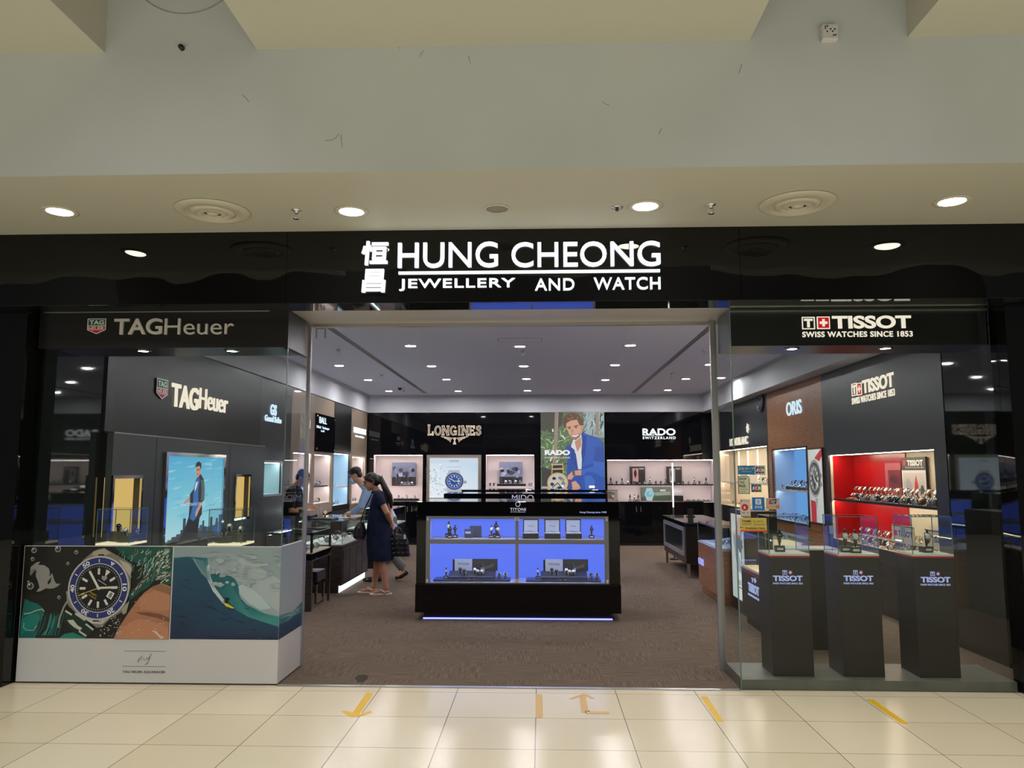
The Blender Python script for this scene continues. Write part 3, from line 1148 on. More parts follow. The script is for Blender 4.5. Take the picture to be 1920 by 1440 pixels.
# grey splash
A.poly([(130, 330), (190, 280), (240, 270), (215, 305), (290, 310), (345, 345), (365, 400), (350, 440), (395, 400), (400, 430), (425, 490), (450, 520), (495, 515), (470, 545), (420, 570), (370, 575), (330, 570), (260, 605), (215, 610), (250, 560), (225, 490), (195, 430), (200, 370), (160, 360), (125, 420)], (150, 148, 146))
A.poly([(340, 500), (385, 440), (378, 505), (350, 530)], (30, 29, 27))
A.poly([(120, 400), (160, 350), (200, 352), (175, 380), (135, 430)], (120, 118, 116))
rd = random.Random(11)
for x, y, r in ((155, 140, 34), (440, 125, 38), (662, 160, 24), (145, 240, 24), (140, 545, 42), (570, 290, 20), (490, 672, 22), (115, 500, 16), (1530, 845, 20), (1475, 805, 16), (1360, 365, 20), (1378, 428, 16), (1160, 890, 20)):
    A.ell(x, y, r, r, (58, 58, 54), 16)
    A.ring(x, y, r * .82, r * .24, (170, 172, 170), 16)
    A.ell(x - r * .3, y - r * .35, r * .25, r * .22, (235, 235, 235), 10)
# water lower left
A.poly([(88, 690), (150, 720), (235, 740), (290, 780), (320, 810), (325, 860), (270, 960), (250, 1050), (240, 1128), (60, 1128), (60, 900)], (20, 106, 98))
A.poly([(60, 930), (140, 870), (250, 850), (280, 900), (250, 1000), (150, 1040), (60, 1100)], (26, 128, 118))
A.line([(85, 860), (160, 850), (230, 820), (300, 805), (325, 830)], 12, (170, 190, 180))
A.line([(95, 960), (90, 1010), (130, 1040), (210, 1045), (250, 990)], 8, (150, 190, 180))
A.poly([(320, 870), (430, 820), (500, 860), (510, 1000), (500, 1128), (255, 1128), (290, 960)], (25, 40, 38))
for i in range(20):
    x = rd.uniform(300, 560)
    A.line([(x, rd.uniform(840, 940)), (x - 30, 1010), (x - rd.uniform(40, 110), 1100)], rd.uniform(5, 11), rd.choice([(24, 104, 98), (40, 140, 128), (90, 150, 140), (14, 60, 58)]))
A.poly([(520, 1128), (580, 1080), (680, 1060), (760, 1090), (850, 1128)], (30, 130, 116))
# water upper right
A.poly([(1110, 95), (1805, 95), (1805, 520), (1720, 525), (1650, 440), (1600, 480), (1530, 560), (1450, 600), (1380, 660), (1330, 700), (1300, 640), (1440, 500), (1500, 380), (1480, 320), (1380, 280), (1260, 230)], (24, 84, 74))
A.poly([(1330, 270), (1450, 300), (1500, 400), (1450, 490), (1370, 500), (1320, 420)], (24, 22, 19))
for i in range(95):
    x, y = rd.uniform(1190, 1800), rd.uniform(100, 430)
    if y > 95 + (x - 1100) * .9 + 120:
        continue
    d = rd.uniform(30, 85)
    A.line([(x, y), (x + rd.uniform(-24, 10), y + d * .5), (x - rd.uniform(5, 50), y + d)], rd.uniform(5, 14), rd.choice([(140, 170, 160), (60, 130, 118), (190, 205, 196), (16, 60, 54), (110, 120, 100)]))
for i in range(70):
    x, y = rd.uniform(1640, 1795), rd.uniform(110, 480)
    A.line([(x, y), (x - rd.uniform(15, 40), y + rd.uniform(12, 30))], rd.uniform(6, 15), rd.choice([(186, 184, 170), (215, 212, 200), (120, 140, 128)]))
for i in range(40):
    k = rd.random()
    x, y = 1320 + (1660 - 1320) * k, 690 - 400 * k + rd.uniform(-70, 40)
    A.line([(x, y), (x + rd.uniform(10, 40), y - rd.uniform(10, 50))], rd.uniform(5, 12), rd.choice([(170, 168, 150), (120, 124, 104), (210, 206, 190), (70, 74, 60)]))
# wrist
A.poly([(1700, 505), (1805, 540), (1805, 1128), (1165, 1128), (1200, 1040), (1260, 940), (1330, 830), (1420, 700), (1500, 610), (1600, 540)], (178, 122, 92))
A.poly([(1480, 640), (1620, 590), (1805, 640), (1805, 800), (1650, 820), (1480, 790), (1420, 740)], (192, 134, 102))
A.poly([(1400, 830), (1560, 830), (1700, 850), (1805, 890), (1805, 940), (1650, 890), (1480, 860)], (128, 82, 62))
A.poly([(1250, 1000), (1450, 900), (1700, 960), (1805, 1010), (1805, 1128), (1190, 1128)], (196, 136, 102))
A.poly([(1600, 1030), (1660, 1040), (1700, 1080), (1760, 1110), (1720, 1125), (1660, 1070)], (222, 200, 186))
A.poly([(1560, 560), (1700, 510), (1805, 560), (1805, 640), (1700, 600)], (150, 112, 78))
for i in range(26):
    A.ell(rd.uniform(1330, 1790), rd.uniform(620, 1110), 7, 6, rd.choice([(214, 170, 140), (230, 200, 180), (150, 100, 76)]), 8)
# strap and case
A.poly([(585, 800), (850, 940), (935, 1030), (860, 1110), (690, 1050), (560, 920)], (26, 50, 36))
A.poly([(610, 925), (680, 920), (740, 985), (790, 1010), (770, 1040), (690, 1000), (640, 960)], (200, 200, 190))
for x0, y0, x1, y1 in ((580, 820, 660, 865), (700, 850, 820, 925), (830, 965, 925, 1030), (755, 1045, 845, 1100)):
    A.line([(x0, y0), (x1, y1)], 20, (196, 196, 186))
A.poly([(870, 150), (920, 125), (1000, 110), (1100, 165), (1250, 240), (1330, 290), (1345, 330), (1330, 420), (1335, 560), (1290, 730), (1250, 830), (1120, 900), (1020, 1000), (960, 1008), (860, 930), (690, 830), (610, 760), (585, 680), (640, 420), (760, 240)], (128, 124, 112))
A.poly([(870, 150), (1000, 118), (1080, 170), (1000, 195), (850, 200)], (172, 166, 148))
A.poly([(1180, 240), (1300, 290), (1335, 340), (1320, 430), (1240, 330)], (186, 180, 164))
A.poly([(690, 840), (900, 960), (1020, 970), (1110, 890), (1050, 915), (900, 912), (760, 850)], (196, 194, 190))
A.line([(930, 190), (1000, 190)], 16, (20, 20, 20))
A.line([(910, 930), (985, 930)], 16, (20, 20, 20))
A.poly([(1240, 800), (1330, 700), (1300, 840), (1260, 860)], (160, 156, 140))
A.line([(585, 600), (605, 700), (560, 780), (520, 900), (510, 1010)], 22, (150, 150, 138))
art_watch(A, 957, 562, 362, 0.497, bezel=(44, 52, 118), dial=(17, 18, 28), steel=(196, 194, 190), t=(10.0, 10.0 - .2))
A.line([(957, 562), (715, 650)], 9, (200, 180, 90))
A.poly([(715, 652), (790, 612), (795, 635)], (212, 196, 120))
A.text('CALIBRE 5', 900, 630, 90, 18, (200, 170, 60), .5)
A.text('AUTOMATIC', 890, 660, 110, 16, (200, 170, 60), .5)
A.poly([(990, 425), (1050, 430), (1055, 455), (1020, 485), (988, 455)], (150, 152, 150))
A.line([(945, 470), (1050, 530)], 10, (170, 172, 172))
for i in range(60):
    x, y = rd.uniform(1000, 1260), rd.uniform(900, 1100)
    A.ell(x, y, rd.uniform(3, 12), rd.uniform(3, 9), rd.choice([(200, 200, 195), (120, 118, 112)]), 8)
A.obj('diver_watch_picture', PRINT, t)
# surf picture, carried round the corner
ux2 = FF.px(323, 1110)[0]
A = Art(FF, .001, ux2, XL1 - .001, _pz, ZP - .003, 1045, 403, 1665, 957)
A.poly([(1045, 403), (1665, 403), (1665, 957), (1045, 957)], [(146, 166, 172), (150, 168, 172), (150, 168, 172), (130, 160, 172)])
A.poly([(1045, 470), (1120, 462), (1240, 470), (1245, 520), (1300, 545), (1390, 575), (1430, 640), (1430, 700), (1480, 750), (1580, 800), (1665, 820), (1665, 957), (1045, 957)], [(44, 98, 118), (44, 98, 118), (40, 120, 130), (40, 124, 132), (28, 118, 122), (18, 118, 130), (16, 116, 130), (14, 112, 128), (30, 120, 124), (50, 140, 140), (60, 146, 144), (20, 40, 84), (20, 40, 84)])
A.poly([(1250, 520), (1330, 545), (1400, 590), (1420, 660), (1450, 730), (1530, 785), (1665, 835), (1665, 900), (1500, 830), (1400, 770), (1330, 700), (1270, 620)], [(30, 108, 116)] * 6 + [(60, 140, 138)] * 3 + [(24, 104, 112)] * 3)
A.poly([(1045, 480), (1130, 470), (1190, 490), (1240, 560), (1290, 660), (1370, 760), (1480, 820), (1665, 880), (1665, 957), (1045, 957)], [(36, 84, 108), (36, 84, 108), (32, 84, 104), (28, 78, 100), (26, 72, 98), (26, 70, 98), (26, 70, 98), (28, 66, 96), (26, 40, 72), (28, 42, 74)])
A.poly([(1235, 520), (1255, 510), (1262, 580), (1285, 640), (1330, 700), (1365, 745), (1340, 742), (1280, 670), (1245, 600)], (196, 212, 214))
A.poly([(1130, 462), (1190, 455), (1245, 470), (1280, 480), (1250, 530), (1300, 560), (1380, 580), (1430, 610), (1500, 640), (1560, 700), (1620, 760), (1665, 800), (1665, 600), (1600, 560), (1500, 500), (1400, 450), (1290, 440)], [(150, 170, 176)] * 5 + [(170, 184, 188)] * 7 + [(176, 188, 190)] * 5)
A.poly([(1425, 640), (1450, 628), (1510, 655), (1560, 700), (1620, 770), (1560, 780), (1490, 740), (1440, 690)], (182, 200, 202))
for i in range(70):
    y = rd.uniform(590, 950)
    x = rd.uniform(1050, 1650)
    if y < 560 + (x - 1045) * .48:
        continue
    A.line([(x, y), (x + rd.uniform(15, 50), y + rd.uniform(2, 9))], rd.uniform(2, 4.5), rd.choice([(20, 46, 76), (44, 84, 112), (16, 34, 62)]))
for i in range(26):
    k = rd.random()
    A.line([(1150 + 90 * k, 470 + 20 * k), (1210 + 60 * k, 560 + 60 * k)], 2.5, (120, 160, 172))
for i in range(45):
    x, y = rd.uniform(1260, 1665), rd.uniform(440, 640)
    A.blob(x, y, rd.uniform(10, 34), rd.uniform(6, 18), rd.choice([(158, 176, 180), (172, 186, 190), (148, 168, 174)]), i)
A.poly([(1345, 738), (1370, 742), (1410, 768), (1400, 772), (1362, 758)], (224, 204, 60))
A.poly([(1352, 738), (1358, 712), (1366, 706), (1376, 714), (1370, 728), (1372, 742)], (20, 22, 24))
A.line([(1360, 722), (1342, 732)], 4, (20, 22, 24))
A.obj('surf_wave_picture', PRINT, t)
A = Art(FRETL, .001, GF + .0, YJ - .022, _pz, ZP - .003)
A.poly([(0, 0), (100, 0), (100, 100), (0, 100)], [(150, 168, 172), (168, 172, 184), (176, 176, 190), (170, 184, 190)])
A.poly([(0, 74), (30, 76), (60, 78), (100, 72), (100, 100), (0, 100)], [(56, 140, 138), (40, 120, 124), (60, 140, 140), (40, 110, 120), (24, 66, 92), (26, 44, 76)])
A.poly([(0, 84), (40, 86), (70, 84), (100, 82), (100, 100), (0, 100)], [(28, 70, 96), (26, 66, 94), (26, 76, 98), (30, 84, 104), (22, 56, 86), (26, 42, 74)])
for i in range(12):
    A.line([(rd.uniform(0, 90), rd.uniform(74, 82)), (rd.uniform(10, 100), rd.uniform(74, 84))], .6, (160, 190, 190))
A.obj('surf_wave_side_picture', PRINT, t)
MB().fbox(FF, ux1 + .001, ux2 - .001, .0005, .003, _pz, ZP).obj('divider_strip', WHITE, t)
a, b = FF.px(230, 1257.3), FF.px(310, 1263)
mb = text(MB(), 'TAG HEUER AQUARACER', FF, .001, a[0], b[0], b[1], a[1], depth=.001, bold=.012, space=1.05)
mb.obj('caption_lettering', SATIN, t)
GREYINK = mat('grey_ink', rgb(110, 108, 110), 0.6)
mb = MB()
for x0, y0, x1 in ((233, 1220.5, 312), (230, 1249, 311)):
    a, b = FF.px(x0, y0), FF.px(x1, y0)
    mb.fbox(FF, a[0], b[0], .001, .002, a[1] - .0012, a[1] + .0012)
mb.obj('caption_rule', GREYINK, t)
mb = MB()
sig = [(257, 1240), (262, 1232), (259, 1243), (266, 1229), (265, 1239), (270, 1233), (271, 1239), (277, 1232), (276, 1238), (281, 1231), (279, 1237), (284, 1225), (277, 1245), (272, 1246), (279, 1240)]
mb.tube([FF.p(*(lambda q: (q[0], .0015, q[1]))(FF.px(x, y))) for x, y in sig], .0014, 5)
mb.obj('signature', GREYINK, t)

# ================================================================ STICKERS ON THE RIGHT WINDOW


def sticker(label, xl, xr, yt, yb, draw, back=(230, 230, 225)):
    u0, z1 = FF.px(xl, yt, .001)
    u1, z0 = FF.px(xr, yb, .001)
    A = Art(FF, .0018, u0, u1, z0, z1, step=.00006)
    t = thing('window_sticker', label, 'sticker', FF.p((u0 + u1) / 2, 0, z0), 'stickers on the right window glass')
    MB().fbox(FF, u0, u1, .0002, .0016, z0, z1).obj('backing', mat('sticker_%d_%d_%d' % back, rgb(*back), .5), t)
    draw(A)
    A.obj('print', PRINT, t)


def _jcb(A, x0, y0, x1, y1):
    w = (x1 - x0) / 3
    for i, (c, ch) in enumerate((((24, 70, 140), 'J'), ((160, 30, 52), 'C'), ((30, 120, 62), 'B'))):
        A.rect(x0 + w * i + w * .06, y0, x0 + w * (i + 1) - w * .06, y1, c)
        A.text(ch, x0 + w * (i + .5), (y0 + y1) / 2, w * .62, (y1 - y0) * .42, (236, 236, 236), 0, .04)


def _s1(A):
    A.rect(0, 0, 100, 100, (36, 118, 172))
    A.text('JCB カード', 32, 36, 56, 36, (206, 190, 96), 0, .03)
    A.text('ご利用いただけます', 32, 66, 36, 10, (225, 225, 225), 0, 0)
    A.rect(62, 6, 99, 94, (226, 226, 222))
    _jcb(A, 64, 12, 97, 88)


def _s2(A):
    A.rect(0, 0, 100, 100, (30, 34, 34))
    A.rect(6, 3, 94, 97, (206, 208, 184))
    A.poly([(80, 0), (100, 0), (100, 14)], (180, 178, 160))
    for i, w in enumerate(('SHOP', 'TAX', 'FREE')):
        A.text(w, 42 if w == 'SHOP' else 34, 17 + i * 20, 62 if w != 'TAX' else 44, 14, (28, 32, 34), 0, .03)
    A.rect(14, 72, 80, 78, (160, 178, 120))
    A.rect(14, 86, 60, 90, (150, 160, 110))


def _s3(A):
    A.rect(0, 0, 100, 100, (180, 190, 176))
    _jcb(A, 2, 4, 98, 96)


def _s4(A):
    A.rect(0, 0, 100, 100, (202, 198, 184))
    A.rect(4, 4, 20, 14, (190, 80, 70))
    A.rect(22, 7, 92, 11, (190, 150, 140))
    A.ell(46, 45, 34, 19, (196, 30, 40))
    A.text('K', 46, 46, 22, 15, (240, 240, 236), 0, .05)
    A.text('VISA', 30, 76, 34, 7, (40, 50, 120), 0, .03)
    A.ell(72, 76, 7, 4, (200, 60, 40))
    A.ell(80, 76, 7, 4, (222, 160, 50))
    A.rect(6, 93, 94, 97, (40, 40, 50))


def _s5(A):
    A.rect(0, 0, 100, 100, (30, 112, 186))
    A.blob(50, 34, 24, 24, (236, 240, 244), 1, 0.02, 4) if False else A.rect(28, 13, 72, 55, (236, 240, 244))
    A.text('支', 50, 34, 34, 34, (30, 112, 186), 0, .02)
    A.text('支付宝', 50, 74, 60, 20, (236, 240, 244), 0, .01)


def _s6(A):
    A.rect(0, 0, 100, 100, (176, 172, 164))
    A.poly([(26, 12), (82, 8), (76, 50), (20, 54)], (40, 50, 84))
    A.poly([(26, 12), (44, 11), (38, 53), (20, 54)], (190, 50, 56))
    A.text('Union', 56, 24, 34, 12, (236, 236, 236), 0, .02)
    A.text('Pay', 54, 41, 22, 14, (236, 236, 236), 0, .02)
    A.rect(0, 70, 100, 92, (196, 160, 90))
    A.poly([(70, 66), (100, 60), (100, 92), (78, 92)], (206, 110, 60))


def _s7(A):
    A.rect(0, 0, 100, 100, (206, 184, 92))
    A.text('FAME', 26, 24, 34, 17, (52, 50, 30), 0, .03)
    A.rect(8, 40, 44, 44, (120, 110, 60))
    A.rect(8, 48, 44, 51, (120, 110, 60))
    A.text('Student', 68, 23, 38, 17, (96, 90, 50), 0, .0)
    A.text('Discount', 71, 46, 42, 17, (96, 90, 50), 0, .0)
    A.poly([(0, 66), (18, 69), (0, 73)], (30, 26, 20))
    A.text('Available Here', 56, 74, 74, 16, (30, 26, 20), 0, .02)
    A.rect(0, 83, 100, 91, (222, 150, 50))
    A.rect(0, 91, 100, 100, (206, 70, 40))


sticker('wide blue card sticker with three coloured stripes, topmost on the window', 1383, 1435, 873, 890, _s1)
sticker('tall white tax free sticker with black border on the right window', 1383.5, 1406.5, 892, 926, _s2)
sticker('small square sticker of three coloured stripes on the right window', 1408, 1428, 907.5, 923, _s3)
sticker('beige card sticker with a red round mark on the right window', 1387.5, 1407.5, 936, 970, _s4)
sticker('bright blue square payment sticker on the right window', 1409.8, 1434, 932.5, 957, _s5)
sticker('grey landscape card sticker right of the blue payment sticker', 1436, 1461.5, 934, 955, _s6)
sticker('yellow student discount sticker with orange lower edge, lowest on the window', 1387, 1438, 971, 997, _s7)
# ================================================================ WATCHES (built once, copied)
WATCHMATS = {
    'steel': (mat('watch_steel', rgb(200, 202, 206), 0.18, 1.0), mat('dial_blue', rgb(30, 44, 92), 0.3)),
    'gold': (mat('watch_rose_gold', rgb(226, 172, 128), 0.2, 1.0), mat('dial_ivory', rgb(236, 230, 220), 0.4)),
    'white': (mat('watch_silver', rgb(218, 218, 222), 0.2, 1.0), mat('dial_white', rgb(244, 244, 246), 0.4)),
    'black': (mat('watch_black', rgb(26, 26, 28), 0.4), mat('dial_black', rgb(20, 20, 24), 0.3)),
}
CUSHION = mat('cushion_grey', rgb(180, 176, 178), 0.6)
HANDM = mat('watch_hands', rgb(235, 235, 230), 0.3)


def make_watch(kind, style):
    """a wristwatch; loop: bracelet standing as a ring on a foot, pillow: strapped round a cushion, post: upright on a block, flat: lying"""
    metal, dialm = WATCHMATS[kind]
    strapm = WATCHMATS['black'][0] if kind == 'black' else metal
    if kind == 'white':
        strapm = mat('strap_leather', rgb(60, 40, 32), 0.5)
    t = thing('wristwatch', 'wristwatch', 'watch')
    tilt = {'loop': 0.55, 'pillow': 0.7, 'post': 0.15, 'flat': 1.35}[style]
    c = {'loop': V((0, -.022, .052)), 'pillow': V((0, -.02, .05)), 'post': V((0, -.024, .105)), 'flat': V((0, 0, .012))}[style]
    n = V((0, -math.cos(tilt), math.sin(tilt)))
    up = V((0, math.sin(tilt), math.cos(tilt)))
    MB().lathe([(.001, -.006), (.019, -.006), (.021, 0), (.0195, .005), (.016, .006), (.0155, .004), (.001, .004)], c, n, 20).cyl(c + V((.021, 0, 0)), c + V((.026, 0, 0)), .003, n=8).obj('case', metal, t)
    d = MB().lathe([(.001, .0042), (.0152, .0042), (.0152, .0048), (.001, .0048)], c, n, 20).obj('dial', dialm, t)
    q = c + n * .0052
    m = MB()
    m.tube([q, q + V((.0085, 0, 0)) + up * .005], .0008, 4).tube([q, q - V((.006, 0, 0)) + up * .006], .001, 4)
    m.obj('hands', HANDM, t)
    m = MB()
    if style in ('loop', 'pillow'):
        cy = .001 if style == 'loop' else .004
        R = .034
        cc = c - n * R
        pts = [cc + (n * math.cos(a) + up * math.sin(a)) * R * 1.0 for a in [0.5 + (2 * PI - 1.0) * k / 16 for k in range(17)]]
        m.tube(pts, [.0085] * 17, 8, flat=.28, ref=n)
        lo = min(p.z for p in pts) - .004
        m.v = m.v
    elif style == 'post':
        m.tube([c + up * .018, c + up * .038, c + up * .044 - n * .012], .008, 8, flat=.3, ref=n)
        m.tube([c - up * .018, c - up * .04, c - up * .046 - n * .012], .008, 8, flat=.3, ref=n)
    else:
        m.tube([c + up * .018, c + up * .06], .008, 8, flat=.3, ref=n).tube([c - up * .018, c - up * .06], .008, 8, flat=.3, ref=n)
    m.obj('strap', strapm, t)
    if style == 'loop':
        cc = c - n * .034
        zl = cc.z - .034
        MB().tube([cc - V((0, 0, .031)), (cc.x, cc.y, .004)], .007, 8).lathe([(.001, 0), (.02, 0), (.02, .004), (.001, .004)], (cc.x, cc.y, 0), n=14).obj('display_foot', GLASSY, t)
    elif style == 'pillow':
        cc = c - n * .034
        MB().ball(cc, (.024, .03, .031), 12, 8).box(cc + V((-.018, -.02, -cc.z)), cc + V((.018, .02, -.02))).obj('cushion', CUSHION, t)
    elif style == 'post':
        MB().box((-.03, -.028, 0), (.03, .03, .038)).obj('block', SATIN, t)
        MB().tube([(0, -.005, .038), (0, -.008, .08), (0, -.012, .125)], [.005, .012, .014], 8).obj('post', SATIN, t)
        MB().box((-.02, -.0295, .012), (.02, -.028, .026)).obj('price_tag', WHITE, t)
    return Proto(t)


GLASSY = mat('acrylic_foot', rgb(205, 208, 212), 0.2)
WP = {}


def watch(kind, style, loc, rz, label, group, scale=1.0):
    k = (kind, style)
    if k not in WP:
        WP[k] = make_watch(kind, style)
    return WP[k].put(loc, rz, label, group, scale)


KINDN = {'steel': 'steel watch', 'gold': 'rose gold watch', 'white': 'watch on brown strap', 'black': 'black watch'}
RZ = {'L': PI / 2, 'R': -PI / 2, 'B': 0.0}
RND = random.Random(7)


def row_of_watches(fr, side, n, z, u0, u1, count, styles, kinds, where, jit=0.02, scale=1.0, dn=0.0):
    scale = 1 + (scale - 1) * (1.0 if side == 'R' else .5)
    for i in range(count):
        u = u0 + (u1 - u0) * (i + .5) / count + RND.uniform(-jit, jit)
        k, s = kinds[i % len(kinds)], styles[i % len(styles)]
        lb = f'{KINDN[k]} {where}'
        watch(k, s, fr.p(u, n + RND.uniform(-dn, dn), z), RZ[side] + RND.uniform(-.25, .25), lb, lb, scale)


def boxed_picture(fr, side, n, u0, u1, z0, z1, label, draw, depth=.02, board=None, cat='display board', m=None, name='display_board'):
    t = thing(name, label, cat, fr.p((u0 + u1) / 2, n, z0))
    MB().fbox(fr, u0, u1, n, n + depth, z0, z1).obj('board', board or SATIN, t)
    e = .004
    A = Art(fr, n + depth + .0006, u0 + e, u1 - e, z0 + e, z1 - e)
    draw(A)
    A.obj('printed_face', m or PRINT, t)
    return t


def tray(fr, n0, n1, u0, u1, z, label, m=None, h=.02):
    t = thing('display_tray', label, 'tray', fr.p((u0 + u1) / 2, (n0 + n1) / 2, z))
    MB().fbox(fr, u0, u1, n0, n1, z, z + h).obj('tray_base', m or SATIN, t, .003)
    MB().fbox(fr, u0 + .006, u1 - .006, n0 + .006, n1 - .006, z + h - .001, z + h + .002).obj('tray_pad', CUSHION, t)
    return z + h + .002


# ================================================================ WALL CABINETS


def wall_cabinet(name, label, fr, u0, u1, ztop, m_up, holes, m_low=None, zlow=0.9, back=.40, niche_m=None, strip=None, shelf=(), shelf_m=None, frame=None, glow=None, doors=2, front=0.0):
    """floor-to-bulkhead wall unit: upper panel, lower cupboard with doors, one lit recess per hole"""
    u0, u1 = min(u0, u1), max(u0, u1)
    t = thing(name, label, 'wall cabinet', fr.p((u0 + u1) / 2, 0, 0))
    g = .002
    MB().slab(fr, u0 + g, u1 - g, zlow, ztop - .004, front - .025, front, holes).obj('upper_panel', m_up, t)
    m_low = m_low or m_up
    MB().fbox(fr, u0 + g, u1 - g, -back, front - .02, 0.0, .06).obj('plinth', SATIN, t)
    MB().fbox(fr, u0 + g, u1 - g, -back, front - .02, .06, zlow - .002).obj('base_carcass', m_low, t)
    w = (u1 - u0 - 2 * g) / doors
    for i in range(doors):
        d = MB().fbox(fr, u0 + g + w * i + .003, u0 + g + w * (i + 1) - .003, front - .019, front, .07, zlow - .005).obj('cupboard_door', m_low, t)
        if doors > 1:
            k = u0 + g + w * (i + 1) - .05 if i == 0 else u0 + g + w * i + .05
            MB().fbox(fr, k - .006, k + .006, front, front + .012, zlow - .2, zlow - .08).obj('handle', STEEL, d)
    for h in holes:
        a, b, c, d = h
        nm = niche_m or PINK
        bk = front - .36
        MB().fbox(fr, a - .02, b + .02, bk - .015, bk, c - .02, d + .02).obj('niche_back', glow or nm, t)
        MB().fbox(fr, a - .02, a, bk, front - .025, c - .02, d + .02).obj('niche_side', nm, t)
        MB().fbox(fr, b, b + .02, bk, front - .025, c - .02, d + .02).obj('niche_side', nm, t)
        MB().fbox(fr, a, b, bk, front - .025, c - .02, c).obj('niche_floor', nm, t)
        MB().fbox(fr, a, b, bk, front - .025, d, d + .02).obj('niche_top', nm, t)
        if strip:
            MB().fbox(fr, a + .01, b - .01, front - .06, front - .035, d - .004, d).obj('light_strip', strip, t)
        for zs in shelf:
            s = MB().fbox(fr, a + .001, b - .001, bk + .001, front - .055, zs - .012, zs).fbox(fr, a + .001, b - .001, front - .055, front - .05, zs - .026, zs).obj('shelf', shelf_m or GLASSY, t)
            if strip:
                MB().fbox(fr, a + .02, b - .02, front - .075, front - .06, zs - .02, zs - .0125).obj('shelf_light', strip, s)
        if frame:
            e = .03
            MB().slab(fr, a - e, b + e, c - e, d + e, front, front + .015, [(a, b, c, d)]).obj('niche_frame', frame, t)
    return t


def sign(label, fr, lines, m, n=.004, depth=.012, name='brand_sign', cat='sign'):
    """lines: (text, xl, xr, ytop, ybottom, bold[, part])"""
    l0 = lines[0]
    u, z = fr.px(l0[1], l0[3], n)
    t = thing(name, label, cat, fr.p(u, n, z))
    for ln in lines:
        mb = MB()
        text_px(mb, ln[0], fr, n, *ln[1:5], depth=depth, bold=ln[5])
        mb.obj(ln[6] if len(ln) > 6 else 'lettering', m, t)
    return t


def pz(fr, x, y, n=0):
    return fr.px(x, y, n)[1]


def pu(fr, x, y=885, n=0):
    return fr.px(x, y, n)[0]


# ---- left wall, front to back
uL = [7.05, pu(FL, 484), 12.45, pu(FL, 587), pu(FL, 624), pu(FL, 657), GB - .02]
# first unit: black sign panel above, charcoal display wall below with two gold recesses and a backlit picture
t = thing('wall_cabinet', 'charcoal display wall behind the left window with two gold recesses and blue poster', 'wall cabinet', FL.p(9, 0, 0))
MB().fbox(FL, uL[0], uL[1], -.03, 0, 2.03, ZK - .004).obj('upper_panel', mat('dark_sign_panel', rgb(30, 27, 26), .3), t)
FLo = Frame((GL + .09, 0, 0), (0, 1, 0), (1, 0, 0))
ztp = pz(FLo, 181, 809)
g1 = (pu(FLo, 209, 950), pu(FLo, 260, 950), pz(FLo, 240, 1000), pz(FLo, 209, 897.5))
g2 = (pu(FLo, 440, 930), pu(FLo, 465.5, 930), pz(FLo, 441, 972), pz(FLo, 440, 894))
po = (pu(FLo, 303, 950), pu(FLo, 416, 950), .88, pz(FLo, 303, 847))
MB().slab(FLo, uL[0] + .005, uL[1] - .005, 0.001, ztp, -.06, 0, [g1, g2]).obj('display_wall', CHAR, t)
MB().fbox(FLo, uL[0] + .005, uL[1] - .005, -.085, .004, ztp, ztp + .012).obj('top_trim', STEEL, t)
for k in (pu(FLo, 288, 950), pu(FLo, 428, 950)):
    MB().fbox(FLo, k - .004, k + .004, 0, .002, 0.01, ztp - .01).obj('panel_joint', SATIN, t)
for g in (g1, g2):
    f = MB().slab(FLo, g[0] - .03, g[1] + .03, g[2] - .03, g[3] + .03, 0, .02, [g]).obj('recess_frame', CHROME, t)
    MB().fbox(FLo, g[0] - .01, g[1] + .01, -.075, -.065, g[2] - .01, g[3] + .01).obj('gold_back', emitter('lit_gold', rgb(232, 192, 116), 1.0), t)
    MB().fbox(FLo, g[0] - .012, g[0], -.064, -.058, g[2], g[3]).fbox(FLo, g[1], g[1] + .012, -.064, -.058, g[2], g[3]).fbox(FLo, g[0], g[1], -.064, -.058, g[2] - .012, g[2]).fbox(FLo, g[0], g[1], -.064, -.058, g[3], g[3] + .012).obj('recess_lining', GOLDP, t)
t = thing('lightbox_poster', 'tall backlit poster of a man in a dark jacket against blue sky', 'poster', FLo.p(po[0], 0, po[2]))
MB().slab(FLo, po[0], po[1], po[2], po[3], .001, .03, [(po[0] + .05, po[1] - .05, po[2] + .03, po[3] - .04)]).obj('mirror_frame', CHROME, t)
MB().fbox(FLo, po[0] + .05, po[1] - .05, .001, .006, po[2] + .03, po[3] - .04).obj('light_panel', SATIN, t)
A = Art(FLo, .008, po[0] + .05, po[1] - .05, po[2] + .03, po[3] - .04, 160, 150, 900, 1340, step=.0002)
A.poly([(160, 150), (900, 150), (900, 700), (160, 700)], [(84, 178, 222), (96, 184, 224), (134, 208, 232), (124, 206, 232)])
A.poly([(160, 700), (900, 700), (900, 1340), (160, 1340)], [(124, 206, 232), (134, 208, 232), (176, 226, 236), (190, 232, 238)])
rd = random.Random(21)
for i in range(46):
    x, y = rd.uniform(170, 890), rd.uniform(180, 1050)
    A.poly([(x - rd.uniform(30, 90), y + 14), (x, y - rd.uniform(4, 16)), (x + rd.uniform(30, 100), y - 24), (x + 30, y + rd.uniform(4, 18))], rd.choice([(120, 200, 232), (146, 214, 236), (104, 190, 226), (168, 222, 240)]))
for x0, x1, y in ((160, 200, 1320), (200, 250, 1300), (245, 300, 1268), (300, 350, 1240), (350, 420, 1190), (375, 410, 1030), (560, 600, 1200), (590, 640, 1160), (628, 655, 1100), (650, 690, 1190), (690, 735, 1200), (735, 770, 1060), (770, 815, 1190), (820, 850, 1090), (812, 858, 1150), (862, 900, 1040)):
    A.rect(x0, y, x1, 1340, rd.choice([(66, 84, 104), (78, 98, 116), (58, 74, 96)]))
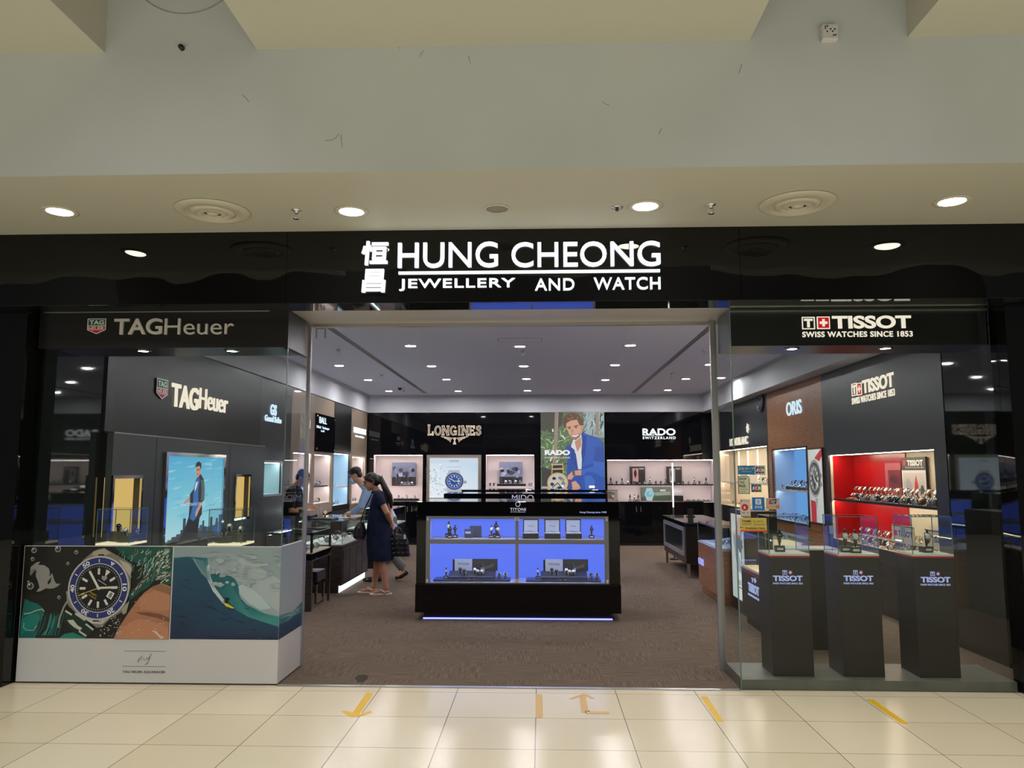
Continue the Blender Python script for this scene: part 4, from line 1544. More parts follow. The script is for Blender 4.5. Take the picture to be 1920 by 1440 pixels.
A.poly([(200, 1340), (320, 1280), (520, 1240), (720, 1270), (900, 1320), (900, 1340)], (62, 66, 72))
# walking man: trousers, jacket, shirt, arms, head
A.poly([(440, 1020), (590, 1020), (580, 1120), (565, 1340), (330, 1340), (400, 1180)], (34, 34, 40))
A.poly([(520, 470), (575, 400), (620, 480), (640, 620), (640, 780), (610, 830), (615, 1000), (585, 1050), (440, 1040), (448, 830), (445, 690), (490, 620)], (44, 48, 54))
A.poly([(580, 480), (625, 500), (640, 640), (636, 790), (590, 800), (600, 640)], (92, 104, 104))
A.poly([(515, 520), (550, 440), (565, 500), (550, 640), (560, 830), (545, 1040), (500, 1085), (455, 1040), (470, 960), (490, 840), (490, 680)], (54, 112, 184))
A.poly([(515, 520), (545, 510), (530, 590), (505, 660), (500, 600)], (214, 226, 236))
A.poly([(440, 730), (380, 790), (365, 815), (385, 825), (450, 780)], (206, 150, 136))
A.poly([(590, 830), (612, 850), (590, 900), (565, 960), (545, 1020), (525, 1020), (525, 960), (550, 900)], (214, 158, 142))
A.poly([(512, 300), (560, 270), (575, 310), (570, 400), (540, 450), (520, 440), (508, 380)], (206, 152, 134))
A.poly([(500, 300), (510, 235), (545, 212), (575, 240), (578, 320), (566, 320), (556, 280), (520, 290)], (40, 30, 30))
A.rect(516, 330, 560, 342, (90, 60, 54))
A.rect(522, 400, 548, 408, (150, 80, 74))
A.text("DON'T CRACK UNDER", 490, 838, 330, 44, (226, 240, 246), 0, .0)
A.obj('backlit_picture', GLOWART, t)

# second unit: dark grey with a cyan lit showcase
h = (pu(FL, 487.5), pu(FL, 527), pz(FL, 489, 928), pz(FL, 487.5, 867))
wall_cabinet('wall_cabinet', 'dark grey wall cabinet with a pale cyan lit showcase behind left window corner', FL, uL[1] + .002, uL[2], ZK, CHARD, [h], zlow=.5, niche_m=mat('cyan_lining', rgb(200, 226, 230), .4), strip=STRIPW, frame=ALU, glow=emitter('backlit_pale_cyan', rgb(190, 228, 236), 1.0))
t_ = sign('cyan white script sign on dark grey wall cabinet left of doorway post', FL, [('GS', 507, 518, 757, 778, .03, 'monogram'), ('Grand Seiko', 496.5, 527, 777, 789, .02)], LETTERB)
for i, u in enumerate((h[0] + .2, h[0] + .42)):
    watch('steel', 'post', FL.p(u, -.2, h[2]), RZ['L'], f'{["nearer", "farther"][i]} watch of the pair in the cyan lit showcase', 'watches in the cyan showcase', 1.6)
# third unit hidden mostly behind the post
wall_cabinet('wall_cabinet', 'bronze brown wall cabinet seen just inside the left doorway post', FL, uL[2], uL[3], ZK, mat('bronze_laminate', rgb(116, 98, 88), .4), [(uL[2] + .15, uL[3] - .12, 1.12, 1.97)], zlow=.9, niche_m=PINK, strip=STRIP, shelf=(1.5,))
u, z = FL.px(577, 795)
t = thing('wall_sign', 'small lit pinkish square sign on the bronze wall cabinet', 'sign', FL.p(u, 0, z))
MB().fbox(FL, u - .11, u + .11, .001, .015, z - .07, z + .07).obj('plate', emitter('lit_pink', rgb(250, 214, 208), 1), t)
text(MB(), 'B', FL, .0155, u - .04, u + .04, z - .045, z + .045, depth=.002).obj('mark', mat('sign_red', rgb(200, 60, 60), .5), t)
# fourth unit: black gloss sign board
h = (uL[3] + .07, uL[4] - .13, 1.09, pz(FL, 600, 853))
wall_cabinet('wall_cabinet', 'black wall cabinet with beige lit shelves left of the blue lit showcase', FL, uL[3], uL[4], ZK, TAUPE, [h], SATIN, zlow=.9, niche_m=PINK, strip=STRIP, shelf=(pz(FL, 600, 911),), shelf_m=SATIN)
z1, z0 = pz(FL, 590, 774), pz(FL, 590, 846)
t = thing('sign_board', 'black gloss board with pale lettering on left wall above beige shelves', 'sign', FL.p(uL[3], 0, z0))
MB().fbox(FL, uL[3] + .03, uL[4] - .02, .0005, .03, z0, z1).obj('board', BLACK, t)
m = MB()
for uu in (uL[3] + .08, uL[4] - .07):
    for zz in (z0 + .05, z1 - .05):
        m.lathe([(.001, .03), (.018, .03), (.016, .04), (.001, .042)], FL.p(uu, 0, zz), (1, 0, 0), 12)
m.obj('stud', CHROME, t)
mb = MB()
text_px(mb, 'BALL', FL, .031, 599, 612.5, 781, 793, depth=.006, bold=.01)
text_px(mb, 'Official   Timekeeper', FL, .031, 593.5, 617.5, 797, 803.5, depth=.004, bold=.0)
text_px(mb, 'Since 1891', FL, .031, 602, 608, 806, 809.5, depth=.004)
mb.obj('lettering', LETTERB, t)
for (zz, cnt, w) in ((h[2], 3, 'on the lower black wall shelf'), (pz(FL, 600, 911), 3, 'on the upper black wall shelf')):
    row_of_watches(FL, 'L', -.17, zz, h[0] + .25, h[1] - .1, cnt, ['pillow'], ['black', 'steel'], w, scale=1.5)
boxed_picture(FL, 'L', -.34, h[1] - .5, h[1] - .08, pz(FL, 600, 911) + .02, h[3] - .25, 'blue grey picture board on upper shelf of black wall cabinet', lambda A: (A.rect(0, 0, 100, 100, (96, 104, 134)), A.rect(0, 60, 100, 100, (50, 46, 60)), A.blob(50, 40, 34, 16, (150, 158, 186), 3)))
# fifth unit: dark, blue lit showcase
h = (uL[4] + .05, uL[5] - .12, 1.0, pz(FL, 626, 850))
wall_cabinet('wall_cabinet', 'dark wall cabinet with tall blue lit showcase behind the man in blue shirt', FL, uL[4], uL[5], ZK, SATIN, [h], WALNUT, zlow=.9, niche_m=mat('blue_lining', rgb(190, 214, 232), .4), strip=STRIPW, shelf=(pz(FL, 630, 913),), glow=CYANGLOW)
row_of_watches(FL, 'L', -.15, h[2], h[0] + .1, h[1] - .2, 3, ['pillow'], ['steel', 'white'], 'on the floor of the tall blue showcase', scale=1.5)
row_of_watches(FL, 'L', -.15, pz(FL, 630, 913), h[0] + .3, h[1] - .2, 2, ['flat'], ['steel'], 'on the shelf of the tall blue showcase', scale=1.5)
# sixth unit: taupe with cream framed showcase
h = (uL[5] + .12, uL[6] - .25, 1.0, pz(FL, 660, 857))
wall_cabinet('wall_cabinet', 'taupe wall cabinet in the back left corner with cream framed showcase', FL, uL[5], uL[6], ZK, TAUPE, [h], TAUPE, zlow=.9, niche_m=PINK, strip=STRIP, shelf=(1.45,), frame=CREAM)
sign('white lettering on the taupe cabinet in the back left corner', FL, [('MAURICE LACROIX', 663, 686, 800, 811, .03), ('Manufacture Horlogère', 666, 682, 815.5, 820, .01, 'small_lettering')], LETTER)
row_of_watches(FL, 'L', -.15, h[2], h[0] + .1, h[1] - .1, 4, ['pillow'], ['steel', 'black'], 'on the lower shelf of the cream framed showcase', scale=1.3)

# ---- back wall
bx = lambda x, y=885: FB.px(x, y)
BK0, BKP0, BKP1, BK1 = GL + .02, bx(1014)[0], bx(1134)[0], 3.7
n1 = (bx(700.5)[0], bx(792.5)[0], bx(746, 940)[1], bx(746, 853.5)[1])
n2 = (bx(911)[0], bx(1002)[0], n1[2], n1[3])
n3 = (bx(1138.5)[0], bx(1338)[0], bx(1238, 940.5)[1], bx(1238, 862.5)[1])
zsh = bx(746, 911.5)[1]
wall_cabinet('wall_cabinet', 'wide black gloss cabinet filling the left of the back wall with two beige recesses', FB, BK0, BKP0 - .03, ZK, BLACK, [n1, n2], BLACK, zlow=.95, niche_m=PINK, strip=STRIP, shelf=(zsh,), shelf_m=PINK, doors=4)
wall_cabinet('wall_cabinet', 'black gloss cabinet at the right of the back wall with one long beige showcase', FB, BKP1 + .02, BK1, ZK, BLACK, [n3], BLACK, zlow=.95, niche_m=mat('niche_grey_beige', rgb(206, 192, 190), .5), strip=STRIP, shelf=(bx(1238, 908)[1],), shelf_m=SATIN, doors=3)


def outline_word(s, xl, xr, yt, yb, fr, n, m, parent, name):
    """outlined serif capitals: plain capitals with slab serifs, the dark inner line laid over"""
    mb = MB()
    text_px(mb, s, fr, n, xl, xr, yt, yb, depth=.012, bold=.03)
    mb.obj(name, m, parent)


# outlined serif lettering with a winged hourglass beneath
GOLDLET = emitter('lit_outline_letters', rgb(236, 214, 190), .8)
GOLDIN = mat('letter_inset', rgb(74, 64, 58), .4)
u0, z1 = bx(802.5, 799)
u1, z0 = bx(903, 815.5)
t = thing('brand_sign', 'outlined serif letters with winged emblem on the back wall', 'sign', FB.p(u0, 0, z0))
W_ = u1 - u0
strokes = {'L': [((.1, 0), (.1, 1)), ((.1, .06), (.85, .06)), ((.85, 0), (.85, .3))], 'O': 'o', 'N': [((.12, 0), (.12, 1)), ((.12, 1), (.85, 0)), ((.85, 0), (.85, 1))],
           'G': 'g', 'I': [((.5, 0), (.5, 1))], 'E': [((.15, 0), (.15, 1)), ((.15, .95), (.85, .95)), ((.15, .5), (.65, .5)), ((.15, .05), (.85, .05)), ((.85, 0), (.85, .25)), ((.8, .75), (.8, 1))], 'S': 's'}
wd = {'L': .95, 'O': 1.15, 'N': 1.2, 'G': 1.15, 'I': .6, 'E': 1.0, 'S': .9}
word = 'LONGINES'
tot = sum(wd[c] for c in word)
x = u0
H_ = z1 - z0


def stroke(mb, pts, w, n0, n1):
    for a, b in zip(pts, pts[1:]):
        d = V((b[0] - a[0], b[1] - a[1], 0)).normalized()
        q = V((-d.y, d.x, 0)) * (w / 2)
        e = d * w * .35
        mb.prism([FB.p(p[0] + s * q.x + k * e.x, n0, p[1] + s * q.y + k * e.y) for p, s, k in ((a, 1, -1), (b, 1, 1), (b, -1, 1), (a, -1, -1))], FB.n * (n1 - n0))


for ci, ch in enumerate(word):
    w = W_ * wd[ch] / tot
    hs = H_ * (1.0 if ci else 1.12)
    segs = []
    P2 = lambda a, b: (x + w * (.08 + .84 * a), z0 + hs * b)
    st = strokes[ch]
    if st == 'o':
        segs.append([P2(.5 + .42 * math.cos(a), .5 + .46 * math.sin(a)) for a in [2 * PI * k / 14 for k in range(15)]])
    elif st == 'g':
        segs.append([P2(.5 + .42 * math.cos(a), .5 + .46 * math.sin(a)) for a in [.7 + (2 * PI - 1.2) * k / 12 for k in range(13)]])
        segs.append([P2(.6, .42), P2(.95, .42)])
        segs.append([P2(.88, .42), P2(.88, .05)])
    elif st == 's':
        segs.append([P2(a, b) for a, b in ((.85, .72), (.8, .92), (.5, .97), (.2, .88), (.18, .68), (.45, .55), (.78, .42), (.84, .2), (.55, .03), (.22, .06), (.14, .28))])
    else:
        for s in st:
            segs.append([P2(*s[0]), P2(*s[1])])
            if s[0][0] == s[1][0] and abs(s[0][1] - s[1][1]) > .9:
                for zz in (.03, .97):
                    segs.append([P2(s[0][0] - .13, zz), P2(s[0][0] + .13, zz)])
    mb, mi = MB(), MB()
    for sg in segs:
        stroke(mb, sg, .042, .004, .014)
        if sum((V(a) - V(b)).length for a, b in zip(sg, sg[1:])) > .12:
            stroke(mi, sg, .015, .0145, .017)
    L_ = mb.obj('letter', GOLDLET, t)
    if mi.v:
        mi.obj('letter_inset', GOLDIN, L_)
    x += w
zc = z0 - .1
uc = (u0 + u1) / 2
mb = MB()
for s in (-1, 1):
    for k in range(4):
        mb.prism([FB.p(uc + s * (.05 + .02 * k), .004, zc + .035 - .03 * k), FB.p(uc + s * (.33 - .07 * k), .004, zc + .075 - .035 * k), FB.p(uc + s * (.30 - .07 * k), .004, zc + .05 - .035 * k), FB.p(uc + s * (.05 + .02 * k), .004, zc + .015 - .03 * k)], FB.n * .008)
mb.obj('wing', GOLDLET, t)
mb = MB()
mb.prism([FB.p(uc + a, .004, zc + b) for a, b in ((-.045, .04), (.045, .04), (.012, -.03), (.04, -.12), (-.04, -.12), (-.012, -.03))], FB.n * .01)
mb.obj('hourglass', GOLDLET, t)


def slab_word(s, fr, xl, xr, yt, yb, m, n, parent):
    mb = MB()
    text_px(mb, s, fr, n, xl, xr, yt, yb, depth=.01, bold=.03)
    u0, z1 = fr.px(xl, yt)
    u1, z0 = fr.px(xr, yb)
    w, h = u1 - u0, z1 - z0
    e = h * .13
    for a, b in ((0.0, .13), (.14, .255), (.25, .36), (.40, .52), (.49, .6)):
        mb.fbox(fr, u0 + w * a, u0 + w * b, n, n + .01, z0, z0 + e)
    for a, b in ((0.0, .1), (.49, .6)):
        mb.fbox(fr, u0 + w * a, u0 + w * b, n, n + .01, z1 - e, z1)
    return mb.obj('slab_lettering', m, parent)


u, z = bx(1204, 803)
t = thing('brand_sign', 'white slab letters with a small line below, right side of back wall', 'sign', FB.p(u, 0, z))
slab_word('RADO', FB, 1204.5, 1266.5, 803.5, 816.5, LETTER, .004, t)
mb = MB()
text_px(mb, 'SWITZERLAND', FB, .004, 1205, 1267, 818.5, 823.5, depth=.008, bold=.02, space=1.3)
mb.obj('small_lettering', LETTER, t)


def lightbox(label, fr, u0, u1, z0, z1, draw, box, frame_m, e=.03, n=.001, depth=.05, glow=None, name='lightbox_poster'):
    t = thing(name, label, 'poster', fr.p((u0 + u1) / 2, n, z0))
    if e:
        MB().slab(fr, u0, u1, z0, z1, n, n + depth + .012, [(u0 + e, u1 - e, z0 + e, z1 - e)]).obj('frame', frame_m, t)
    MB().fbox(fr, u0 + e, u1 - e, n, n + depth, z0 + e, z1 - e).obj('light_box', SATIN, t)
    A = Art(fr, n + depth + .0005, u0 + e, u1 - e, z0 + e, z1 - e, *box)
    draw(A)
    A.obj('backlit_picture', glow or GLOWART, t)
    return t


def _blue_watch(A):
    A.poly([(835, 940), (1158, 940), (1158, 1210), (835, 1210)], [(214, 228, 240), (190, 214, 234), (220, 232, 242), (236, 242, 246)])
    A.rect(850, 955, 1145, 985, (206, 218, 232))
    A.text('LONGINES', 997, 970, 60, 11, (96, 106, 124), 0, .01)
    A.text('HYDROCONQUEST', 997, 1010, 100, 8, (150, 170, 190), 0, .0)
    rd = random.Random(3)
    for i in range(60):
        x, y = rd.gauss(880, 40), rd.uniform(990, 1200)
        A.blob(x, y, rd.uniform(2, 9), rd.uniform(2, 6), rd.choice([(180, 198, 214), (150, 172, 194), (244, 248, 250)]), i)
    for i in range(24):
        x, y = 850 + i * 8, 1080 + i * 6 + rd.uniform(-12, 12)
        A.blob(x, y, rd.uniform(3, 9), rd.uniform(2, 7), (170, 190, 210), i)
    A.poly([(965, 1030), (1030, 1030), (1040, 1060), (955, 1060)], (176, 182, 190))
    A.poly([(950, 1150), (1045, 1150), (1035, 1185), (960, 1185)], (176, 182, 190))
    A.ell(1064, 1108, 14, 10, (150, 156, 164))
    art_watch(A, 1000, 1102, 60, 0, bezel=(44, 70, 116), dial=(24, 70, 150), steel=(196, 200, 206), numerals=False, lume=(230, 238, 244))


p0, p1 = bx(800.5), bx(902.5)
lightbox('pale blue backlit poster of one large blue dial watch on back wall', FB, p0[0], p1[0], bx(850, 939)[1], bx(850, 853)[1], _blue_watch, (845, 950, 1148, 1210), mat('champagne_frame', rgb(176, 164, 146), .35, .6), e=.07)


def _garden_man(A):
    rd = random.Random(9)
    A.rect(110, 105, 1070, 1270, (96, 112, 84))
    A.poly([(110, 105), (450, 105), (430, 300), (380, 330), (300, 420), (110, 370)], (70, 68, 58))
    A.rect(760, 105, 1070, 480, (150, 168, 170))
    for i in range(120):
        x, y = rd.uniform(120, 540), rd.uniform(380, 1240)
        d = rd.uniform(-1.2, 1.2)
        l = rd.uniform(40, 130)
        A.line([(x, y), (x + l * math.sin(d) * .5, y - l * .5 * abs(math.cos(d))), (x + l * math.sin(d), y - l * .6 * math.cos(d))], rd.uniform(8, 22), rd.choice([(62, 120, 52), (104, 158, 76), (40, 82, 44), (150, 190, 120), (210, 226, 206), (28, 46, 36)]))
    for i in range(46):
        x, y = rd.uniform(740, 1060), rd.uniform(110, 440)
        A.line([(x, y), (x + rd.uniform(-70, 20), y + rd.uniform(40, 110))], rd.uniform(6, 16), rd.choice([(40, 50, 46), (190, 204, 206), (70, 92, 76), (116, 150, 110)]))
    A.poly([(325, 105), (385, 105), (360, 660), (345, 860), (285, 860), (310, 600)], (148, 130, 116))
    A.poly([(935, 105), (990, 105), (985, 460), (940, 450)], (150, 130, 112))
    A.poly([(120, 900), (300, 960), (240, 1270), (130, 1270)], (60, 56, 56))
    A.rect(120, 1190, 240, 1270, (170, 166, 166))
    # seated man in a blue suit
    A.poly([(740, 400), (830, 440), (980, 480), (1050, 560), (1065, 760), (1065, 1270), (480, 1270), (500, 1000), (510, 800), (480, 630), (570, 570), (640, 520)], (38, 76, 158))
    A.poly([(740, 430), (870, 470), (1010, 500), (1040, 620), (930, 620), (900, 860), (740, 900)], (48, 90, 176))
    A.poly([(900, 820), (1065, 840), (1065, 1010), (900, 960)], (56, 100, 188))
    A.poly([(600, 510), (720, 420), (740, 600), (720, 940), (670, 940), (640, 720), (565, 610)], (214, 216, 216))
    A.poly([(620, 540), (720, 470), (720, 600), (660, 690)], (190, 138, 114))
    A.poly([(740, 430), (800, 470), (780, 700), (735, 880), (720, 700)], (30, 62, 138))
    A.poly([(560, 610), (620, 660), (660, 940), (600, 860), (520, 700)], (32, 66, 144))
    # head
    A.poly([(490, 280), (560, 220), (680, 200), (745, 290), (735, 400), (690, 480), (630, 515), (580, 495), (540, 430), (505, 350)], (206, 156, 130))
    A.poly([(715, 300), (758, 290), (755, 350), (735, 385), (715, 380)], (196, 140, 116))
    A.poly([(560, 430), (600, 470), (680, 450), (720, 400), (700, 470), (640, 518), (585, 500)], (150, 112, 92))
    A.poly([(440, 260), (450, 190), (520, 130), (600, 115), (690, 140), (750, 220), (760, 300), (735, 300), (700, 300), (660, 215), (560, 230), (500, 270), (490, 350), (462, 320)], (96, 70, 50))
    for i in range(16):
        x, y = rd.uniform(470, 720), rd.uniform(135, 225)
        A.line([(x, y), (x + rd.uniform(-30, 30), y + 18)], 12, rd.choice([(140, 104, 72), (70, 50, 38)]))
    A.line([(515, 330), (570, 322)], 14, (70, 48, 38))
    A.line([(610, 318), (680, 300)], 14, (70, 48, 38))
    A.ell(545, 345, 18, 8, (60, 46, 42), 12)
    A.ell(645, 332, 20, 8, (60, 46, 42), 12)
    A.poly([(590, 340), (605, 395), (580, 412), (568, 400)], (184, 130, 106))
    A.poly([(570, 440), (640, 440), (690, 420), (650, 468), (600, 470)], (232, 222, 214))
    A.line([(565, 438), (630, 440), (695, 418)], 8, (150, 84, 76))
    # arms, hands, knee
    A.poly([(720, 950), (900, 900), (1065, 960), (1065, 1060), (880, 1020), (720, 1030)], (52, 96, 186))
    A.poly([(510, 1040), (580, 970), (720, 950), (715, 1030), (620, 1030), (560, 1100), (520, 1150)], (204, 152, 126))
    A.poly([(575, 950), (615, 945), (625, 1030), (590, 1035)], (80, 84, 84))
    A.poly([(720, 1060), (800, 980), (920, 990), (1065, 1080), (1065, 1270), (720, 1270)], (40, 80, 164))
    A.poly([(760, 1040), (860, 1030), (920, 1110), (900, 1250), (780, 1260)], (58, 104, 190))
    A.poly([(570, 1130), (630, 1110), (690, 1180), (715, 1270), (590, 1270)], (206, 154, 126))
    for k in range(3):
        A.line([(612 + k * 30, 1200), (622 + k * 34, 1268)], 6, (150, 100, 84))
    A.rect(515, 1090, 560, 1165, (120, 50, 54))
    # gold watch
    A.poly([(285, 860), (440, 850), (450, 1000), (270, 1010)], (38, 38, 42))
    for y in (875, 940):
        A.line([(288, y), (440, y - 6)], 20, (196, 176, 130))
    A.line([(288, 860), (276, 1010)], 14, (206, 172, 96))
    A.line([(438, 852), (448, 1000)], 14, (206, 172, 96))
    A.ell(362, 1140, 156, 150, (206, 174, 100), 40)
    A.ell(362, 1140, 132, 127, (190, 192, 190), 40)
    for i in range(16):
        a = rd.uniform(0, 6.28)
        A.blob(362 + 85 * math.cos(a), 1140 + 80 * math.sin(a), 34, 30, rd.choice([(30, 32, 34), (230, 232, 230), (120, 124, 124)]), i)
    A.line([(362, 1140), (450, 1090)], 14, (216, 186, 116))
    A.line([(362, 1140), (310, 1095)], 14, (216, 186, 116))
    A.line([(362, 1140), (440, 1230)], 12, (26, 26, 28))
    A.line([(362, 1140), (280, 1210)], 12, (26, 26, 28))
    A.text('RADO', 360, 698, 380, 76, (240, 240, 240), 0, .06)
    A.text('SWITZERLAND', 360, 772, 380, 22, (240, 240, 240), 0, .01, 1.3)


lightbox('large backlit poster of a man in a blue suit among plants on back wall', FB, BKP0, BKP1, .95, bx(1074, 773)[1], _garden_man, (110, 105, 1070, 1432), BLACK, e=0, depth=.02)
MB_ = MB().fbox(FB, BKP0 - .028, BKP1 + .018, -.4, -.001, 0, ZK - .004)
o = MB_.obj('poster_pier', BLACK)
tag(o, 'black gloss pier behind the blue suit poster on the back wall', 'wall panel')


def _old_photo(seed, c1, c2):
    def f(A):
        rd = random.Random(seed)
        A.rect(0, 0, 100, 62, c1)
        A.rect(0, 62, 100, 100, c2)
        for i in range(16):
            A.blob(rd.uniform(8, 92), rd.uniform(18, 60), rd.uniform(4, 16), rd.uniform(4, 14), rd.choice([(70, 74, 96), (150, 154, 178), (190, 192, 208), (46, 46, 58)]), i)
        for i in range(8):
            A.rect(4 + i * 12, 66, 10 + i * 12, rd.uniform(80, 98), rd.choice([(70, 60, 58), (30, 28, 30)]))
    return f


for i, (x0, x1, y0, y1) in enumerate(((731, 776, 867, 911), (935, 979, 866, 911))):
    a, b = bx(x0, y0), bx(x1, y1)
    boxed_picture(FB, 'B', -.3, a[0], b[0], zsh + .002, a[1], ['blue grey racing picture on the shelf of the left beige recess', 'blue grey crowd picture on the shelf of the right beige recess'][i], _old_photo(5 + i, (128, 134, 160), (58, 52, 54)))
zt = tray(FB, -.26, -.1, n1[0] + .55, n1[1] - .2, zsh + .001, 'dark watch tray on the shelf of the left beige recess')
row_of_watches(FB, 'B', -.17, zt, n1[0] + .6, n1[1] - .25, 5, ['pillow', 'pillow', 'flat'], ['white', 'steel'], 'on the tray in the upper left beige recess', scale=1.35)
zt = tray(FB, -.26, -.1, n1[0] + .45, n1[1] - .1, n1[2] + .001, 'dark watch tray on the floor of the left beige recess', h=.06)
row_of_watches(FB, 'B', -.17, zt, n1[0] + .5, n1[1] - .15, 5, ['pillow', 'flat'], ['steel', 'white'], 'on the tray in the lower left beige recess', scale=1.35)
zt = tray(FB, -.26, -.1, n2[0] + .25, n2[1] - .2, zsh + .001, 'dark watch tray on the shelf of the right beige recess', h=.05)
row_of_watches(FB, 'B', -.17, zt, n2[0] + .4, n2[1] - .25, 4, ['pillow'], ['white', 'steel'], 'on the tray in the right beige recess', scale=1.5)
row_of_watches(FB, 'B', -.15, zsh, n2[0] + .03, n2[0] + .22, 2, ['pillow'], ['black'], 'at the left end of the right beige recess shelf', scale=1.3)
row_of_watches(FB, 'B', -.15, zsh, n2[1] - .17, n2[1] - .03, 2, ['pillow'], ['steel'], 'at the right end of the right beige recess shelf', scale=1.3)
# long showcase
zr = bx(1238, 908)[1]


def _card(left, face):
    def f(A):
        A.rect(0, 0, 100, 100, (44, 40, 40))
        A.rect(18, 10, 56, 88, left)
        A.ell(36, 40, 9, 20, face)
        A.line([(36, 14), (36, 66)], 7, face)
        A.text('RADO', 78, 12, 30, 9, (200, 196, 192), 0, .03)
    return f


for i, (x0, x1) in enumerate(((1183, 1213), (1253, 1283))):
    a, b = bx(x0, 874.5), bx(x1, 905)
    boxed_picture(FB, 'B', -.3, a[0], b[0], zr + .002, a[1], ['dark product board with pink panel in the long beige showcase', 'dark product board with grey panel in the long beige showcase'][i], _card(((196, 150, 146), (150, 150, 152))[i], (30, 28, 30)))
row_of_watches(FB, 'B', -.12, zr, n3[0] + .04, n3[1] - .1, 18, ['post', 'pillow', 'post', 'pillow', 'pillow'], ['black', 'black', 'steel', 'white'], 'on the upper shelf of the long beige showcase', scale=1.15)
zt = tray(FB, -.2, -.06, bx(1284)[0], n3[1] - .05, n3[2] + .001, 'long dark tray at the right of the long beige showcase floor')
row_of_watches(FB, 'B', -.12, zt, bx(1286)[0], n3[1] - .08, 9, ['flat'], ['black', 'steel'], 'on the long dark tray in the beige showcase')
row_of_watches(FB, 'B', -.12, n3[2], bx(1180)[0], bx(1198)[0], 3, ['post'], ['black', 'white', 'black'], 'on the dark block in the beige showcase', scale=1.2)
a, b = bx(1205, 912), bx(1262, 940)
A_ = boxed_picture(FB, 'B', -.3, a[0], b[0], n3[2] + .002, bx(1205, 914)[1], 'green landscape board with a large pale watch in the lower beige showcase', lambda A: (A.rect(0, 0, 100, 100, (88, 104, 92)), A.poly([(40, 40), (100, 30), (100, 55), (50, 60)], (130, 148, 130)), A.poly([(0, 70), (100, 60), (100, 100), (0, 100)], (60, 76, 62)), A.text('RADO', 74, 22, 18, 14, (226, 230, 226), 0, .04), A.poly([(18, 4), (36, 4), (40, 30), (14, 30)], (150, 190, 196)), A.poly([(14, 70), (40, 70), (36, 98), (18, 98)], (170, 196, 200)), A.ell(27, 50, 16, 30, (140, 196, 206)), A.ell(27, 50, 11, 21, (110, 170, 190)), A.line([(27, 50), (34, 40)], 2.5, (240, 244, 244))))
t = thing('glass_dome_case', 'small glass box with a glowing watch at left end of the beige showcase', 'display case', FB.p(bx(1150)[0], -.18, n3[2]))
u = bx(1150)[0]
MB().fbox(FB, u - .11, u + .11, -.28, -.08, n3[2] + .001, n3[2] + .025).obj('base', BRONZE, t)
_m = MB()
for _a, _b, _c, _d in ((-.105, -.101, -.275, -.085), (.101, .105, -.275, -.085), (-.101, .101, -.275, -.271), (-.101, .101, -.089, -.085)):
    _m.fbox(FB, u + _a, u + _b, _c, _d, n3[2] + .026, n3[2] + .24)
_m.obj('glass_cover', GLASS, t)
MB().fbox(FB, u - .11, u + .11, -.28, -.08, n3[2] + .241, n3[2] + .255).obj('lid', BRONZE, t)
watch('gold', 'pillow', FB.p(u, -.18, n3[2] + .026), 0, 'gold watch inside the small glass box in the beige showcase', None, 1.8)
u = bx(1273)[0]
t = thing('leather_box', 'dark watch box beside the green board in the lower beige showcase', 'box', FB.p(u, -.15, n3[2]))
MB().fbox(FB, u - .1, u + .1, -.22, -.08, n3[2] + .001, n3[2] + .13).obj('body', SATIN, t, .004)
MB().fbox(FB, u - .1, u + .1, -.235, -.222, n3[2] + .001, n3[2] + .28).obj('lid', CUSHION, t)

# ---- right wall, back to front (u runs towards the viewer, u = -Y)
yR = [-(GB - .02), pu(FR, 1442), pu(FR, 1547), -7.82]
h = (pu(FR, 1349, 900), pu(FR, 1439), .95, pz(FR, 1440, 835.5))
t = wall_cabinet('wall_cabinet', 'charcoal wall cabinet with cream lit showcase behind the window stickers', FR, yR[0], yR[1], ZK, CHARD, [h], CHARD, zlow=.85, niche_m=CREAM, strip=STRIPC, shelf=(1.45,), glow=CREAM)
for k in range(5):
    u = h[0] + (h[1] - h[0]) * (.1 + .2 * k)
    MB().fbox(FR, u - .02, u + .02, -.358, -.34, 1.48, h[3] - .02).obj('vertical_light', emitter('strip_cream', (1, .9, .74, 1), 2.2), t)
u, z = FR.px(1369, 836)
mb = MB()
t = sign('white lettering with a star on charcoal wall behind the right window edge', FR, [('MONTBLANC', 1368.5, 1403, 823, 837, .02)], LETTERW)
q = FR.p(*(lambda p: (p[0], .004, p[1]))(FR.px(1402.5, 803)))
mb = MB()
mb.prism([q + V((0, math.cos(a) * r, math.sin(a) * r)) for a, r in [(2 * PI * k / 12 + .26, (.10 if k % 2 == 0 else .062)) for k in range(12)]], FR.n * .012)
mb.obj('star_emblem', LETTERW, t)
u, z = FR.px(1427, 752)
t = thing('wall_clock', 'round dark wall clock on the charcoal cabinet behind the right window', 'clock', FR.p(u, 0, z))
cc = FR.p(u, 0, z)
MB().lathe([(.001, .001), (.2, .001), (.2, .03), (.17, .035), (.165, .02), (.001, .02)], cc, FR.n, 36).obj('case', mat('clock_case', rgb(70, 70, 74), .3, .6), t)
MB().lathe([(.001, .0205), (.164, .0205), (.164, .022), (.001, .022)], cc, FR.n, 36).obj('dial', mat('clock_dial', rgb(104, 106, 110), .4), t)
mb = MB()
for k in range(12):
    a = 2 * PI * k / 12
    d = V((0, math.sin(a), math.cos(a)))
    mb.tube([cc + FR.n * .024 + d * .12, cc + FR.n * .024 + d * .155], .006, 6)
mb.obj('hour_marks', SATIN, t)
for nm, a, l in (('hour_hand', 5.2, .07), ('minute_hand', .9, .11)):
    MB().tube([cc + FR.n * .026, cc + FR.n * .026 + V((0, math.sin(a), math.cos(a))) * l], .006, 6).obj(nm, SATIN, t)
